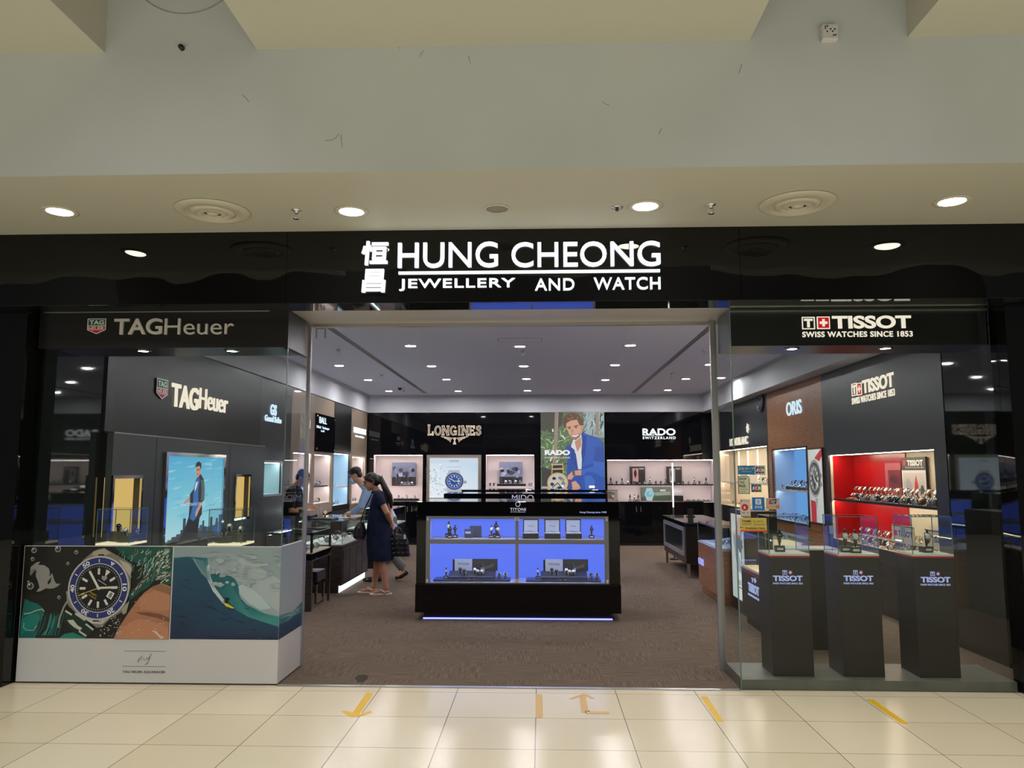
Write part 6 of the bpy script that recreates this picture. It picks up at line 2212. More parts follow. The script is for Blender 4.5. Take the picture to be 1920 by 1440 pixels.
def island(label, Yf, xl, xr, yt, sign_fn, depth=1.0):
    f = Frame((0, Yf, 0), (1, 0, 0), (0, -1, 0))
    U0, zt = f.px(xl, yt)
    U1, _ = f.px(xr, yt)
    w = U1 - U0
    t = thing('display_island', label, 'showcase island', ((U0 + U1) / 2, Yf + depth / 2, 0))
    a, b = U0 + w * .047, U1 - w * .054                  # opening
    z1, z0, zm1, zm0 = zt - .165, zt - .915, zt - .425, zt - .475
    c = (a + b) / 2
    MB().fbox(f, U0, U1, -depth, 0, z1, zt).obj('top_panel', BLACK, t, .004)
    MB().fbox(f, U0, a - .001, -depth, 0, z0 - .08, z1 - .001).obj('end_panel', BLACK, t)
    MB().fbox(f, b + .001, U1, -depth, 0, z0 - .08, z1 - .001).obj('end_panel', BLACK, t)
    MB().fbox(f, U0 - .004, U1 + .004, -depth, .02, .085, z0 - .001).obj('base_panel', BLACK, t)
    MB().fbox(f, U0 + .09, U1 - .1, -depth + .05, -.06, 0.0, .084).obj('plinth', SATIN, t)
    MB().fbox(f, U0 + .08, U1 - .09, -.055, -.04, .004, .018).obj('blue_toe_light', BLUESTRIP, t)
    MB().fbox(f, a, b, -.44, -.43, z0, z1).obj('blue_back_panel', BLUEGLOW, t)
    MB().fbox(f, a, a + .004, -.43, -.03, z0, z1).obj('blue_side_panel', BLUEGLOW, t)
    MB().fbox(f, b - .004, b, -.43, -.03, z0, z1).obj('blue_side_panel', BLUEGLOW, t)
    MB().fbox(f, a + .004, b - .004, -.43, -.03, z0, z0 + .006).obj('display_deck', mat('lilac_deck', rgb(196, 200, 236), .35), t)
    MB().fbox(f, a + .004, b - .004, -.43, -.045, zm0, zm1).obj('middle_shelf', LILAC, t)
    for zz in (zm0, z1):
        MB().fbox(f, a + .05, b - .05, -.06, -.045, zz - .0025, zz - .0005).obj('bay_light', STRIPI, t)
    e = .05
    MB().slab(f, a, b, z0, z1, -.028, 0, [(a + e, c - .018, z0 + .012, zm0), (a + e, c - .018, zm1, z1 - .03), (c + .018, b - e, z0 + .012, zm0), (c + .018, b - e, zm1, z1 - .03)]).obj('face_frame', LILAC, t)
    for i, (p, q) in enumerate(((a + .01, c - .004), (c + .004, b - .01))):
        d = MB().fbox(f, p, q, .002, .009, z0 + .004, z1 - .004).obj('glass_door', GLASS, t)
        for k in (-.025, .025):
            cc = f.p((p + q) / 2 + k * 1.2, .0095, z0 + .04)
            MB().lathe([(.001, 0), (.014, 0), (.014, .012), (.001, .013)], cc, (0, -1, 0), 14).obj('lock', BRONZE, d)
        for u in (p + .012, q - .012):
            for z in (z0 + .03, z1 - .03):
                MB().fbox(f, u - .012, u + .012, .0, .014, z - .02, z + .02).obj('hinge', CHROME, d)
    sign_fn(f, t)
    return t, f, (a + e, c - .018, b - e, c + .018, z0 + .006, zm0, zm1, z1)


STRIPI = emitter('bay_strip_light', (.80, .84, 1.0, 1), 45)
LILAC = mat('lilac_grey_frame', rgb(176, 174, 190), .4)
PALELET = emitter('pale_letters', rgb(206, 206, 222), .8)


def flower(f, t, x, y, r):
    u, z = f.px(x, y)
    m = MB()
    for k in range(5):
        a = PI / 2 + 2 * PI * k / 5
        a2 = a + 2 * PI / 5
        m.tube([f.p(u + r * math.cos(a + (a2 - a) * q) * (1 - .12 * math.sin(q * PI)), .003, z + r * math.sin(a + (a2 - a) * q) * (1 - .12 * math.sin(q * PI))) for q in (0, .25, .5, .75, 1)], r * .12, 6)
    m.obj('flower_emblem', PALELET, t)


def sign1(f, t):
    flower(f, t, 971, 945.5, .027)
    mb = MB()
    text_px(mb, 'TITONI', f, .001, 956.5, 986, 952.3, 958, depth=.004, bold=.02, space=1.15)
    text_px(mb, 'OF SWITZERLAND', f, .001, 957, 985, 959.2, 960.8, depth=.003)
    mb.obj('lettering', PALELET, t)
    mb = MB()
    text_px(mb, 'Hung Cheong since 1938', f, .001, 1087, 1137, 958.8, 962.8, depth=.003, bold=.02)
    mb.obj('small_lettering', LETTERD, t)


def sign2(f, t):
    mb = MB()
    text_px(mb, 'MIDO', f, .001, 960, 1000.5, 928, 938, depth=.004, bold=-.005)
    mb.obj('lettering', PALELET, t)


def sign3(f, t):
    u, z = f.px(987, 921.5)
    MB().prism([f.p(u + a, .001, z + b) for a, b in ((-.03, -.025), (.03, -.025), (0, .03))], f.n * .004).obj('emblem', PALELET, t)


isl, FI, (a0, a1, b1, b0, zl, zm0, zm1, zu) = island('black island with blue lit display shelves in the middle of the shop', 8.97, 782, 1161, 940.5, sign1)
island('second black island, its top edge showing just behind the front island', 12.0, 832, 1137, 925.5, sign2)
island('third black island farthest back, only its top edge showing', 15.0, 865, 1135, 918.3, sign3)
q = on_y(1110, 919, 15.3)
t = thing('clip_lamp', 'tiny bright lamp standing on the rearmost black island', 'lamp', (q.x, 15.3, q.z - .03))
zt = on_y(1000, 918.3, 15.0).z
MB().cyl((q.x, 15.3, zt), (q.x, 15.3, zt + .03), .02, n=12).obj('base', SATIN, t)
MB().box((q.x - .05, 15.28, zt + .031), (q.x + .05, 15.32, zt + .07)).obj('lamp_head', emitter('lamp_head_glow', (1, .85, .6, 1), 3), t)
# stock of the front island
fx = lambda x: FI.px(x, 1000, -.2)[0]
LIG = mat('pale_blue_board', rgb(196, 202, 226), .4)
DKB = mat('slate_board', rgb(60, 66, 92), .4)
for i, (x, n, k) in enumerate(((840, -.28, 'white'), (845, -.16, 'black'), (853, -.22, 'black'), (921.5, -.22, 'white'), (929.5, -.3, 'black'), (933.5, -.18, 'white'))):
    sd = 'left' if i < 3 else 'right'
    w = ['rear', 'front', 'outer'][i % 3] if i < 3 else ['left', 'rear', 'front'][i % 3]
    watch(k, 'post', FI.p(fx(x), n, zm1), 0, f'{w} upright watch of the {sd} trio, upper left bay of front island', 'upright watches in the upper left bay', 1.25 if i in (0, 4) else 1.0)
for (x0, x1, h, n, m, lb) in ((871, 886, .10, -.2, LIG, 'slate board with pale label beside a taller board in upper left bay'), (880, 902, .135, -.26, DKB, 'taller slate blue board in the upper left bay of the front island')):
    t = thing('display_board', lb, 'display board', FI.p(fx(x0), n, zm1))
    MB().fbox(FI, fx(x0), fx(x1), n - .012, n, zm1 + .0005, zm1 + h).obj('board', DKB, t)
    if m is LIG:
        MB().fbox(FI, fx(x0) + .01, fx(x1) - .02, n + .0005, n + .003, zm1 + h - .05, zm1 + h - .025).obj('label', LIG, t)
for i, x in enumerate((980.5, 1021, 1060.5)):
    u0, u1 = fx(x), fx(x + 29.5)
    t = thing('watch_box', f'{["left", "middle", "right"][i]} open watch box of three in the upper right bay', 'watch box', FI.p((u0 + u1) / 2, -.2, zm1), 'open watch boxes in the upper right bay')
    MB().fbox(FI, u0, u1, -.28, -.1, zm1 + .0005, zm1 + .06).obj('box_base', SATIN, t)
    MB().fbox(FI, u0 + .008, u1 - .008, -.27, -.105, zm1 + .06, zm1 + .068).obj('cushion', LIG, t)
    l = MB().fbox(FI, u0, u1, -.3, -.281, zm1 + .0605, zm1 + .215).obj('lid', SATIN, t)
    MB().fbox(FI, u0 + .012, u1 - .012, -.2805, -.277, zm1 + .07, zm1 + .203).obj('lid_lining', LIG, l)
    mb = text(MB(), 'TITONI', FI, -.2768, u0 + .06, u1 - .06, zm1 + .125, zm1 + .14, depth=.001)
    mb.obj('lid_lettering', DKB, l)
    watch('steel', 'flat', FI.p((u0 + u1) / 2, -.19, zm1 + .0685), PI / 2, f'watch lying in the {["left", "middle", "right"][i]} open box, upper right bay', None, .8)
watch('black', 'post', FI.p(fx(1109), -.2, zm1), 0, 'single upright watch at the right end of the upper right bay', None, 1.0)
for s, (ox, bay) in enumerate(((0, 'lower left'), (165 / 1 * 1.0, 'lower right'))):
    X = lambda u: fx(780 + u / 4.8) if s == 0 else fx(780 + (u + (985 - 165)) / 4.8)
    t = thing('platform_display', f'low wide platform with stepped stand in the {bay} bay of front island', 'display stand', FI.p(X(500), -.2, zl))
    MB().fbox(FI, X(170), X(850 if s == 0 else 835), -.34, -.1, zl + .0005, zl + .022).obj('platform', mat('slate_stand', rgb(70, 74, 104), .35), t, .003)
    MB().prism([FI.p(X(300), n, z) for n, z in ((-.30, zl + .022), (-.11, zl + .022), (-.11, zl + .05), (-.30, zl + .10))], V((X(715) - X(300), 0, 0))).obj('sloped_step', DKB, t)
    MB().fbox(FI, X(310), X(705), -.128, -.112, zl + .056, zl + .058).obj('step_edge', LIG, t)
    MB().fbox(FI, X(325), X(343), -.3, -.285, zl + .1, zl + .23).obj('board_spine', SATIN, t)
    MB().fbox(FI, X(343), X(500), -.3, -.285, zl + .1, zl + .235).obj('name_board', LIG, t)
    mb = text(MB(), 'TITONI', FI, -.2848, X(368), X(470), zl + .165, zl + .19, depth=.001, bold=.01)
    mb.obj('board_lettering', DKB, t)
    boxed_picture(FI, 'B', -.305, X(502), X(730), zl + .101, zl + .235, f'dark picture board behind watches in the {bay} bay', lambda A: (A.rect(0, 0, 100, 100, (58, 56, 60)), [A.line([(50 + i * 3, 90 - i * 2), (40 + i * 4.2, 30 + (i * 37) % 40)], 2, (120, 116, 112)) for i in range(12)]), .012)
    for i, u in enumerate((400, 440, 530, 560, 600, 595)):
        k = ['black', 'black', 'white', 'white', 'steel', 'white'][i]
        watch(k, 'pillow', FI.p(X(u), -.22 + .05 * (i % 2), zl + .082 - .012 * (i % 2)), 0, f'{KINDN[k]} on the sloped step in the {bay} bay', f'{k} watches on the {bay} step', .95)
    for i, u in enumerate((275, 750, 805)):
        watch(['white', 'steel', 'steel'][i], 'post' if i == 0 else 'pillow', FI.p(X(u), -.2, zl + .0225), 0, f'watch at the {["left end", "right side", "far right end"][i]} of the platform in the {bay} bay', None, .85 if i == 0 else 1.1)
# ================================================================ PEOPLE (built facing local -Y, +X is their left)


def solid(mb, name, m, parent, voxel=.008, smooth=4, fac=.5):
    """fuse the overlapping closed pieces of mb into one continuous surface"""
    o = mb.obj(name, m, parent)
    r = o.modifiers.new('fuse', 'REMESH')
    r.mode = 'VOXEL'
    r.voxel_size = voxel
    r.use_smooth_shade = True
    if smooth:
        s = o.modifiers.new('relax', 'SMOOTH')
        s.iterations = smooth
        s.factor = fac
    dg = bpy.context.evaluated_depsgraph_get()
    me = bpy.data.meshes.new_from_object(o.evaluated_get(dg))
    o.modifiers.clear()
    old = o.data
    o.data = me
    bpy.data.meshes.remove(old)
    me.name = name
    for p in me.polygons:
        p.use_smooth = True
        p.material_index = 0
    return o


def oring(c, rx, ry, n=20, lean=0.0, side=0.0):
    """horizontal-ish oval ring; lean tips it forward (towards -Y)"""
    R = Matrix.Rotation(lean, 3, 'X') @ Matrix.Rotation(side, 3, 'Y')
    return [V(c) + R @ V((rx * math.cos(2 * PI * k / n), ry * math.sin(2 * PI * k / n), 0)) for k in range(n)]


def hand(mb, wrist, d, palm_n, thumb_side, k=1.0, curl=0.5):
    """palm, four bent fingers of unequal length and a thumb leaving the side of the palm"""
    d = V(d).normalized()
    pn = V(palm_n)
    pn = (pn - d * pn.dot(d)).normalized()
    s = d.cross(pn) * thumb_side
    w = V(wrist)
    mb.tube([w - d * .01, w + d * .03 * k, w + d * .075 * k, w + d * .09 * k], [.024 * k, .036 * k, .040 * k, .034 * k], 12, flat=.42, ref=pn)
    for i, (off, ln) in enumerate(((.030, .064), (.010, .074), (-.010, .068), (-.029, .052))):
        b = w + d * .078 * k + s * off * k
        pts = [b]
        a = 0.15
        for j in range(3):
            a += curl * (.5 + .2 * i)
            pts.append(pts[-1] + (d * math.cos(a) + pn * math.sin(a)) * ln * k / 2.6)
        mb.tube(pts, [.0095 * k, .009 * k, .0085 * k, .007 * k], 8)
    b = w + d * .025 * k + s * .026 * k
    mb.tube([b, b + d * .028 * k + s * .022 * k + pn * .006, b + d * .055 * k + s * .024 * k + pn * .018], [.013 * k, .011 * k, .0085 * k], 8)


def head(mb, c, q):
    """skull, jaw, nose, lips, ears and brow; q turns the head"""
    c = V(c)
    T = lambda x, y, z: c + q @ V((x, y, z))
    mb.ball(c + q @ V((0, .012, .03)), (.076, .092, .088), 18, 12, rot=q)
    mb.ball(c + q @ V((0, -.02, -.03)), (.062, .068, .078), 16, 10, rot=q)
    mb.ball(c + q @ V((0, -.052, -.085)), (.034, .032, .026), 12, 8, rot=q)
    mb.tube([T(0, -.088, .022), T(0, -.104, -.012), T(0, -.108, -.022)], [.009, .014, .012], 8)
    mb.tube([T(-.018, -.084, -.052), T(0, -.09, -.052), T(.018, -.084, -.052)], [.006, .009, .006], 8)
    mb.tube([T(-.045, -.072, .032), T(0, -.087, .034), T(.045, -.072, .032)], [.01, .012, .01], 8)
    for s in (-1, 1):
        mb.tube([T(s * .076, .012, .02), T(s * .084, .02, 0), T(s * .076, .01, -.025)], [.012, .016, .009], 8, flat=.5, ref=q @ V((s, 0, 0)))


def face_bits(parent, c, q):
    c = V(c)
    for s in (-1, 1):
        MB().ball(c + q @ V((s * .031, -.0845, .012)), (.011, .007, .007), 10, 6, rot=q).obj('eye', mat('eye_dark', rgb(40, 30, 28), .25), parent)
        MB().tube([c + q @ V(p) for p in ((s * .012, -.093, .036), (s * .032, -.09, .042), (s * .052, -.072, .035))], [.004, .005, .003], 6).obj('eyebrow', HAIR, parent)


def limb(mb, pts, rad):
    mb.tube(pts, rad, 14)


def leg(mb, hip, knee, ankle, toe, k=1.0, foot_len=.2):
    hip, knee, ankle, toe = V(hip), V(knee), V(ankle), V(toe)
    calf = ankle + (knee - ankle) * .68
    back = V((0, .018, 0))
    limb(mb, [hip, hip + (knee - hip) * .5, knee, calf + back, ankle + (knee - ankle) * .3, ankle], [.084 * k, .072 * k, .053 * k, .056 * k, .042 * k, .035 * k])
    d = (toe - ankle)
    dn = d.normalized()
    heel = ankle - V((d.x, d.y, 0)).normalized() * .045 + V((0, 0, -.045))
    mb.tube([heel, ankle + V((0, 0, -.035)), ankle + d * .5, ankle + d * .82, toe], [.032 * k, .038 * k, .038 * k, .04 * k, .022 * k], 12, flat=.62, ref=(0, 0, 1))


# ---------------------------------------------------------------- woman in the navy dress, hands behind her back
WX, WY = -2.23, 10.85
wm = thing('person', 'woman in a navy shirt dress and white sandals, ponytail, hands behind her back', 'person', (0, 0, 0))
hq = Matrix.Rotation(.35, 3, 'Z') @ Matrix.Rotation(.34, 3, 'X')
HC = (0.03, -.125, 1.515)
b = MB()
head(b, HC, hq)
limb(b, [(0, -.015, 1.34), (0, -.055, 1.405), (.01, -.095, 1.47)], [.06, .050, .052])
b.rings([oring((0, .0, .84), .145, .115), oring((0, .01, .93), .15, .12), oring((0, -.005, 1.05), .125, .10), oring((0, -.01, 1.18), .135, .105), oring((0, -.005, 1.30), .145, .085), oring((0, -.005, 1.37), .09, .06)])
for s, ank, toe in ((1, (.10, .125, .07), (.115, -.055, .022)), (-1, (-.075, -.06, .07), (-.08, -.25, .022))):
    leg(b, (s * .075, 0, .86), (s * .082, -.01 + ank[1] * .4, .46), ank, toe, .98)
for s, wr in ((1, (.05, .17, .935)), (-1, (-.03, .165, .96))):
    sh, el = V((s * .165, .0, 1.335)), V((s * .205, .125, 1.10))
    limb(b, [sh, sh + (el - sh) * .5, el, el + (V(wr) - el) * .35, V(wr)], [.052, .046, .040, .038, .026])
hand(b, (.05, .17, .935), (-.4, .35, -.6), (-.2, -1, .2), 1, .95, .5)
hand(b, (-.03, .165, .96), (.6, .25, -.35), (0, -1, 0), -1, .95, .6)
solid(b, 'body', SKIN, wm, .0065, 3)
face_bits(wm, HC, hq)
NAVY = mat('navy_cotton', rgb(26, 33, 58), .8, spec=.2)
noise_mix(NAVY, rgb(22, 28, 52), rgb(32, 40, 68), 9, detail=5)
b = MB()
b.rings([oring((0, .03, .455), .20, .178), oring((0, .02, .56), .205, .182), oring((0, .005, .75), .20, .178), oring((0, .005, .92), .193, .172), oring((0, -.005, 1.06), .172, .152), oring((0, -.006, 1.18), .163, .13), oring((0, -.004, 1.28), .172, .113), oring((0, -.004, 1.345), .158, .088), oring((0, -.022, 1.392), .078, .066)])
for s in (1, -1):
    b.tube([(s * .135, 0, 1.345), (s * .182, .02, 1.285), (s * .192, .06, 1.21)], [.066, .066, .064], 14)
solid(b, 'dress', NAVY, wm, .008, 4)
b = MB()
b.tube([(.07, -.055, 1.385), (.04, -.1, 1.372), (-.04, -.1, 1.372), (-.07, -.055, 1.385)], [.012, .016, .016, .012], 8)
b.obj('collar', NAVY, wm)
b = MB()
b.rings([oring((0, -.02, .40), .115, .07), oring((0, -.015, .52), .14, .1)], True)
hc = V(HC)
b = MB()
b.ball(hc + hq @ V((0, .022, .045)), (.086, .1, .086), 18, 12, rot=hq)
b.ball(hc + hq @ V((0, .06, 0)), (.08, .07, .085), 16, 10, rot=hq)
for s in (-1, 1):
    b.tube([hc + hq @ V((s * .03, -.062, .10)), hc + hq @ V((s * .07, -.03, .065)), hc + hq @ V((s * .08, .02, .0))], [.012, .018, .024], 8)
b.tube([hc + hq @ V((0, .11, .03)), hc + hq @ V((0, .15, .0)), (.025, .075, 1.43), (.03, .135, 1.32), (.03, .16, 1.22), (.03, .165, 1.15)], [.04, .036, .045, .046, .034, .012], 12)
solid(b, 'hair', HAIR, wm, .008, 4)
MB().torus(hc + hq @ V((0, .15, .005)), .036, .008, (0, .8, -.5), 16, 6).obj('hair_tie', mat('brown_tie', rgb(70, 44, 36), .4), wm)
SANDAL = mat('sandal_white', rgb(228, 214, 204), .5)
for ank, toe, nm in (((.10, .125, .07), (.115, -.055, .022), 1), ((-.075, -.06, .07), (-.08, -.25, .022), 0)):
    a, tt = V(ank), V(toe)
    d = V((tt.x - a.x, tt.y - a.y, 0)).normalized()
    n = V((-d.y, d.x, 0))
    c = V((a.x, a.y, 0))
    m = MB()
    m.prism([c - d * .075 + n * .03, c - d * .06 + n * .036, c + d * .1 + n * .05, c + d * .19 + n * .046, c + d * .235 + n * .0, c + d * .19 - n * .046, c + d * .1 - n * .048, c - d * .06 - n * .036, c - d * .075 - n * .03], (0, 0, .02))
    o = m.obj('sandal', SANDAL, wm, .004)
    m = MB()
    for s in (-1, 1):
        m.tube([c + d * .155 + V((0, 0, .022)), c + d * .09 + n * s * .02 + V((0, 0, .072)), c + d * .03 + n * s * .05 + V((0, 0, .04)), c + d * .02 + n * s * .046 + V((0, 0, .012))], [.007, .008, .008, .008], 8)
    m.obj('sandal_strap', mat('sandal_gold', rgb(214, 196, 176), .3, .4), o)
wm.location, wm.rotation_euler = (WX, WY, 0), (0, 0, -PI / 2 + .1)


def local_thing(name, label, cat, loc, rz):
    t = thing(name, label, cat, (0, 0, 0))
    t['_at'] = 1
    del t['_at']
    return t


# shoulder bag at her front, hanging from a strap; dark quilted bag held behind
LEATH = mat('dark_leather_bag', rgb(34, 30, 32), .35)
t = thing('shoulder_bag', 'black leather shoulder bag hanging at the front of the navy dress', 'bag', (0, 0, 0))
b = MB()
b.rings([oring((.10, -.25, .74), .06, .06), oring((.10, -.255, .78), .15, .09), oring((.10, -.25, .90), .14, .075), oring((.10, -.235, .98), .11, .035)])
solid(b, 'pouch', LEATH, t, .008, 3)
MB().tube([(.17, -.235, .97), (.165, -.185, 1.15), (.155, -.09, 1.36), (.14, .0, 1.41), (.13, .08, 1.37), (.10, .15, 1.2)], .008, 8).obj('strap', LEATH, t)
MB().box((.235, -.262, .90), (.248, -.235, .93)).obj('clasp', CHROME, t)
t.location, t.rotation_euler = wm.location, wm.rotation_euler
t = thing('tote_bag', 'black quilted tote bag with pale tag held behind the woman', 'bag', (0, 0, 0))
QUILT = mat('quilted_black', rgb(30, 28, 32), .4)
b = MB()
b.rings([oring((.02, .30, .50), .055, .125), oring((.02, .30, .52), .065, .135), oring((.02, .285, .70), .06, .125), oring((.02, .27, .80), .035, .095)])
solid(b, 'bag_body', QUILT, t, .009, 2)
m = MB()
for i in range(4):
    for j in range(4):
        z = .545 + .062 * i
        y = .20 + .062 * j
        m.ball((.088 - .004 * i, y - .01 * i + .01, z), (.012, .026, .024), 8, 6)
m.obj('quilt_pads', QUILT, t)
m = MB()
for x in (-.005, .045):
    m.tube([(x, .22, .79), (x, .215, .86), (x, .235, .895), (x, .29, .88), (x, .34, .79)], .007, 8)
m.obj('handles', LEATH, t)
MB().box((.085, .345, .74), (.094, .375, .80)).obj('tag', WHITE, t)
t.location, t.rotation_euler = wm.location, wm.rotation_euler

# ---------------------------------------------------------------- man in the pale blue shirt leaning on the counter
mn = thing('person', 'man in pale blue shirt, glasses and blue mask leaning over the glass counter', 'person', (0, 0, 0))
hq = Matrix.Rotation(-.1, 3, 'Z') @ Matrix.Rotation(.42, 3, 'X')
HC = (0, -.50, 1.60)
SK = mat('warm_skin', rgb(206, 152, 122), .5)
b = MB()
head(b, HC, hq)
limb(b, [(0, -.33, 1.42), (0, -.39, 1.48), (0, -.46, 1.55)], [.075, .062, .06])
b.rings([oring((0, .02, .84), .16, .12), oring((0, .0, .95), .165, .125, lean=.2), oring((0, -.09, 1.12), .15, .11, lean=.35), oring((0, -.20, 1.28), .165, .11, lean=.45), oring((0, -.29, 1.40), .15, .09, lean=.5), oring((0, -.33, 1.45), .09, .06, lean=.5)])
leg(b, (.09, .02, .88), (.095, -.04, .5), (.10, -.10, .09), (.11, -.30, .035), 1.08)
leg(b, (-.09, .02, .88), (-.1, -.01, .49), (-.10, .27, .15), (-.1, .16, .03), 1.08)
shl, ell, wrl = V((.20, -.27, 1.40)), V((.25, -.36, 1.13)), V((.17, -.52, 1.03))
limb(b, [shl, (shl + ell) / 2, ell, ell + (wrl - ell) * .35, wrl], [.058, .05, .044, .04, .028])
hand(b, wrl, (-.25, -1, -.05), (0, 0, -1), -1, 1.05, .25)
shr, elr, wrr = V((-.20, -.27, 1.40)), V((-.26, -.38, 1.14)), V((-.16, -.55, 1.03))
limb(b, [shr, (shr + elr) / 2, elr, elr + (wrr - elr) * .35, wrr], [.058, .05, .044, .04, .028])
hand(b, wrr, (.3, -1, -.05), (0, 0, -1), 1, 1.05, .25)
solid(b, 'body', SK, mn, .0068, 3)
face_bits(mn, HC, hq)
SHIRT = mat('pale_blue_shirt', rgb(164, 190, 226), .75, spec=.2)
b = MB()
b.rings([oring((0, .02, .80), .185, .145), oring((0, .0, .94), .188, .15, lean=.2), oring((0, -.09, 1.12), .178, .14, lean=.35), oring((0, -.20, 1.28), .192, .135, lean=.45), oring((0, -.285, 1.40), .185, .11, lean=.5), oring((0, -.345, 1.475), .085, .075, lean=.5)])
for s, sh, el, wr in ((1, shl, ell, wrl), (-1, shr, elr, wrr)):
    b.tube([(s * .13, -.28, 1.40), sh, (sh + el) / 2, el, el + (wr - el) * .5, el + (wr - el) * .9], [.07, .075, .066, .058, .05, .042], 14)
solid(b, 'shirt', SHIRT, mn, .009, 4)
m = MB()
m.tube([(.075, -.315, 1.475), (.06, -.40, 1.455), (0, -.425, 1.435), (-.06, -.40, 1.455), (-.075, -.315, 1.475)], [.014, .018, .014, .018, .014], 8)
m.obj('collar', SHIRT, mn)
TROUS = mat('grey_trousers', rgb(112, 108, 104), .8)
b = MB()
b.rings([oring((0, .02, .80), .175, .14), oring((0, .02, .93), .172, .138), oring((0, .015, .98), .168, .135)])
b.tube([(.09, .02, .88), (.095, -.01, .7), (.095, -.04, .5), (.10, -.07, .3), (.10, -.10, .12)], [.105, .095, .082, .075, .07], 14)
b.tube([(-.09, .02, .88), (-.095, .01, .7), (-.1, -.01, .5), (-.1, .13, .33), (-.1, .25, .18)], [.105, .095, .082, .075, .07], 14)
solid(b, 'trousers', TROUS, mn, .009, 4)
SHOE = mat('dark_shoe', rgb(44, 32, 32), .3)
b = MB()
b.tube([(.095, -.045, .045), (.10, -.12, .055), (.105, -.22, .045), (.11, -.33, .035)], [.04, .05, .052, .03], 12, flat=.8, ref=(0, 0, 1))
solid(b, 'shoe', SHOE, mn, .007, 3)
b = MB()
b.tube([(-.1, .325, .13), (-.1, .285, .105), (-.1, .215, .06), (-.1, .13, .034)], [.036, .048, .05, .03], 12, flat=.8, ref=(0, -1, 1))
solid(b, 'shoe', SHOE, mn, .007, 3)
hc = V(HC)
b = MB()
b.ball(hc + hq @ V((0, .024, .052)), (.085, .1, .083), 18, 12, rot=hq)
b.ball(hc + hq @ V((0, .07, .0)), (.07, .045, .07), 14, 10, rot=hq)
b.tube([hc + hq @ V((-.055, -.06, .09)), hc + hq @ V((0, -.08, .10)), hc + hq @ V((.055, -.06, .09))], [.012, .014, .012], 8)
solid(b, 'hair', HAIR, mn, .008, 3)
MASK = mat('surgical_mask_blue', rgb(150, 192, 226), .7)
m = MB()
m.rings([[hc + hq @ V(p) for p in ((-.062, -.045, z), (-.035, y * .93, z), (0, y, z), (.035, y * .93, z), (.062, -.045, z), (.04, y + .05, z), (-.04, y + .05, z))] for z, y in ((-.005, -.108), (-.04, -.126), (-.075, -.118), (-.108, -.085))])
m.obj('face_mask', MASK, mn)
m = MB()
for s in (-1, 1):
    m.tube([hc + hq @ V((s * .06, -.05, -.01)), hc + hq @ V((s * .08, .005, .015))], .002, 5)
m.obj('mask_loop', WHITE, mn)
m = MB()
for s in (-1, 1):
    m.torus(hc + hq @ V((s * .033, -.099, .012)), .022, .0025, hq @ V((s * .15, -1, 0)), 16, 5)
    m.tube([hc + hq @ V((s * .054, -.092, .016)), hc + hq @ V((s * .082, .0, .018))], .002, 5)
m.tube([hc + hq @ V((-.011, -.102, .014)), hc + hq @ V((.011, -.102, .014))], .002, 5)
m.obj('glasses', SATIN, mn)
mn.location, mn.rotation_euler = (-2.36, 12.05, 0), (0, 0, -PI / 2 + .06)

# ---------------------------------------------------------------- shop assistant behind the left counters
st = thing('person', 'shop assistant in a black shirt and mask, head bowed, behind left window corner', 'person', (0, 0, 0))
hq = Matrix.Rotation(.55, 3, 'X')
HC = (0, -.12, 1.56)
b = MB()
head(b, HC, hq)
limb(b, [(0, .0, 1.40), (0, -.03, 1.46), (0, -.08, 1.51)], [.07, .06, .058])
b.rings([oring((0, .02, .84), .16, .12), oring((0, .02, .95), .165, .125), oring((0, .01, 1.12), .15, .115), oring((0, .0, 1.28), .165, .115), oring((0, .0, 1.40), .15, .085), oring((0, .0, 1.45), .08, .06)])
for s in (-1, 1):
    leg(b, (s * .09, .02, .88), (s * .1, .0, .5), (s * .11, .03, .08), (s * .12, -.17, .03), 1.05)
    sh, el, wr = V((s * .20, .0, 1.38)), V((s * .25, -.03, 1.10)), V((s * .13, -.27, 1.13))
    limb(b, [sh, (sh + el) / 2, el, el + (wr - el) * .35, wr], [.056, .05, .044, .04, .028])
    hand(b, wr, (-s * .35, -1, .1), (-s * .9, 0, -.4), -s, 1.0, .7)
solid(b, 'body', SKIN2, st, .0068, 3)
face_bits(st, HC, hq)
BLK_SH = mat('black_shirt', rgb(26, 27, 30), .75, spec=.2)
b = MB()
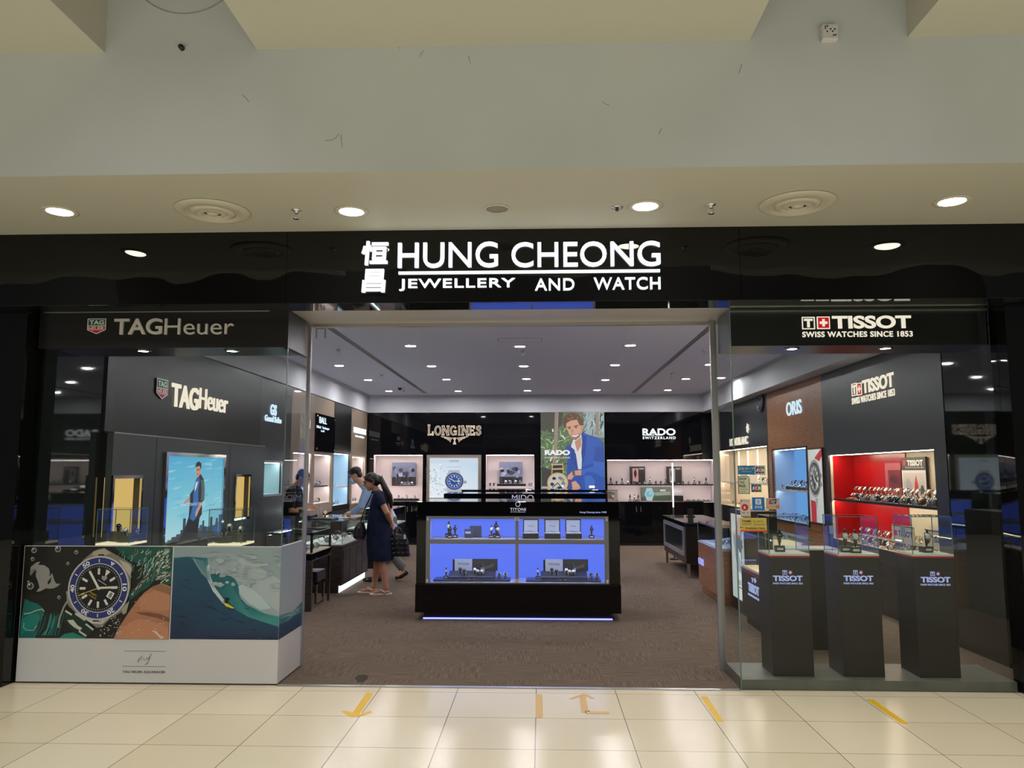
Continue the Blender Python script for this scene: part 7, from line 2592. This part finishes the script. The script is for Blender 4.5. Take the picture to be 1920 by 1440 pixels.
b.rings([oring((0, .02, .82), .182, .145), oring((0, .02, .95), .185, .148), oring((0, .01, 1.12), .18, .142), oring((0, .0, 1.28), .192, .137), oring((0, .0, 1.39), .175, .105), oring((0, -.012, 1.455), .08, .072)])
for s in (-1, 1):
    b.tube([(s * .13, 0, 1.39), (s * .2, .0, 1.37), (s * .232, -.015, 1.22), (s * .245, -.025, 1.14)], [.068, .072, .064, .06], 14)
solid(b, 'shirt', BLK_SH, st, .009, 4)
b = MB()
b.rings([oring((0, .02, .82), .172, .138), oring((0, .02, .96), .17, .136)])
for s in (-1, 1):
    b.tube([(s * .09, .02, .88), (s * .1, .0, .5), (s * .108, .03, .1)], [.105, .08, .07], 14)
solid(b, 'trousers', mat('black_trousers', rgb(24, 24, 28), .8), st, .01, 4)
for s in (-1, 1):
    b = MB()
    b.tube([(s * .105, .085, .04), (s * .11, .02, .05), (s * .118, -.1, .04), (s * .122, -.2, .03)], [.038, .046, .048, .028], 12, flat=.8, ref=(0, 0, 1))
    solid(b, 'shoe', SHOE, st, .008, 3)
hc = V(HC)
b = MB()
b.ball(hc + hq @ V((0, .024, .05)), (.084, .098, .082), 18, 12, rot=hq)
b.ball(hc + hq @ V((0, .07, .0)), (.07, .045, .07), 14, 10, rot=hq)
solid(b, 'hair', HAIR, st, .008, 3)
m = MB()
m.rings([[hc + hq @ V(p) for p in ((-.062, -.045, z), (-.035, y * .93, z), (0, y, z), (.035, y * .93, z), (.062, -.045, z), (.04, y + .05, z), (-.04, y + .05, z))] for z, y in ((-.005, -.108), (-.04, -.126), (-.075, -.118), (-.108, -.085))])
m.obj('face_mask', MASK, st)
st.location, st.rotation_euler = (-3.62, 11.45, 0), (0, 0, PI / 2 + .05)
t = thing('polishing_cloth', 'light grey cloth hanging from the hands of the shop assistant', 'cloth', (-3.62, 11.45, 0))
b = MB()
for k in range(4):
    b.tube([(-3.62 + .38, 11.39 + .03 * k, 1.15), (-3.62 + .40 + .008 * k, 11.38 + .034 * k, 1.05), (-3.62 + .395, 11.37 + .04 * k, .94)], [.024, .026, .03], 10, flat=.5)
w = WLOC[t.name]
solid(b, 'cloth', mat('grey_cloth', rgb(158, 152, 150), .85), t, .008, 4)
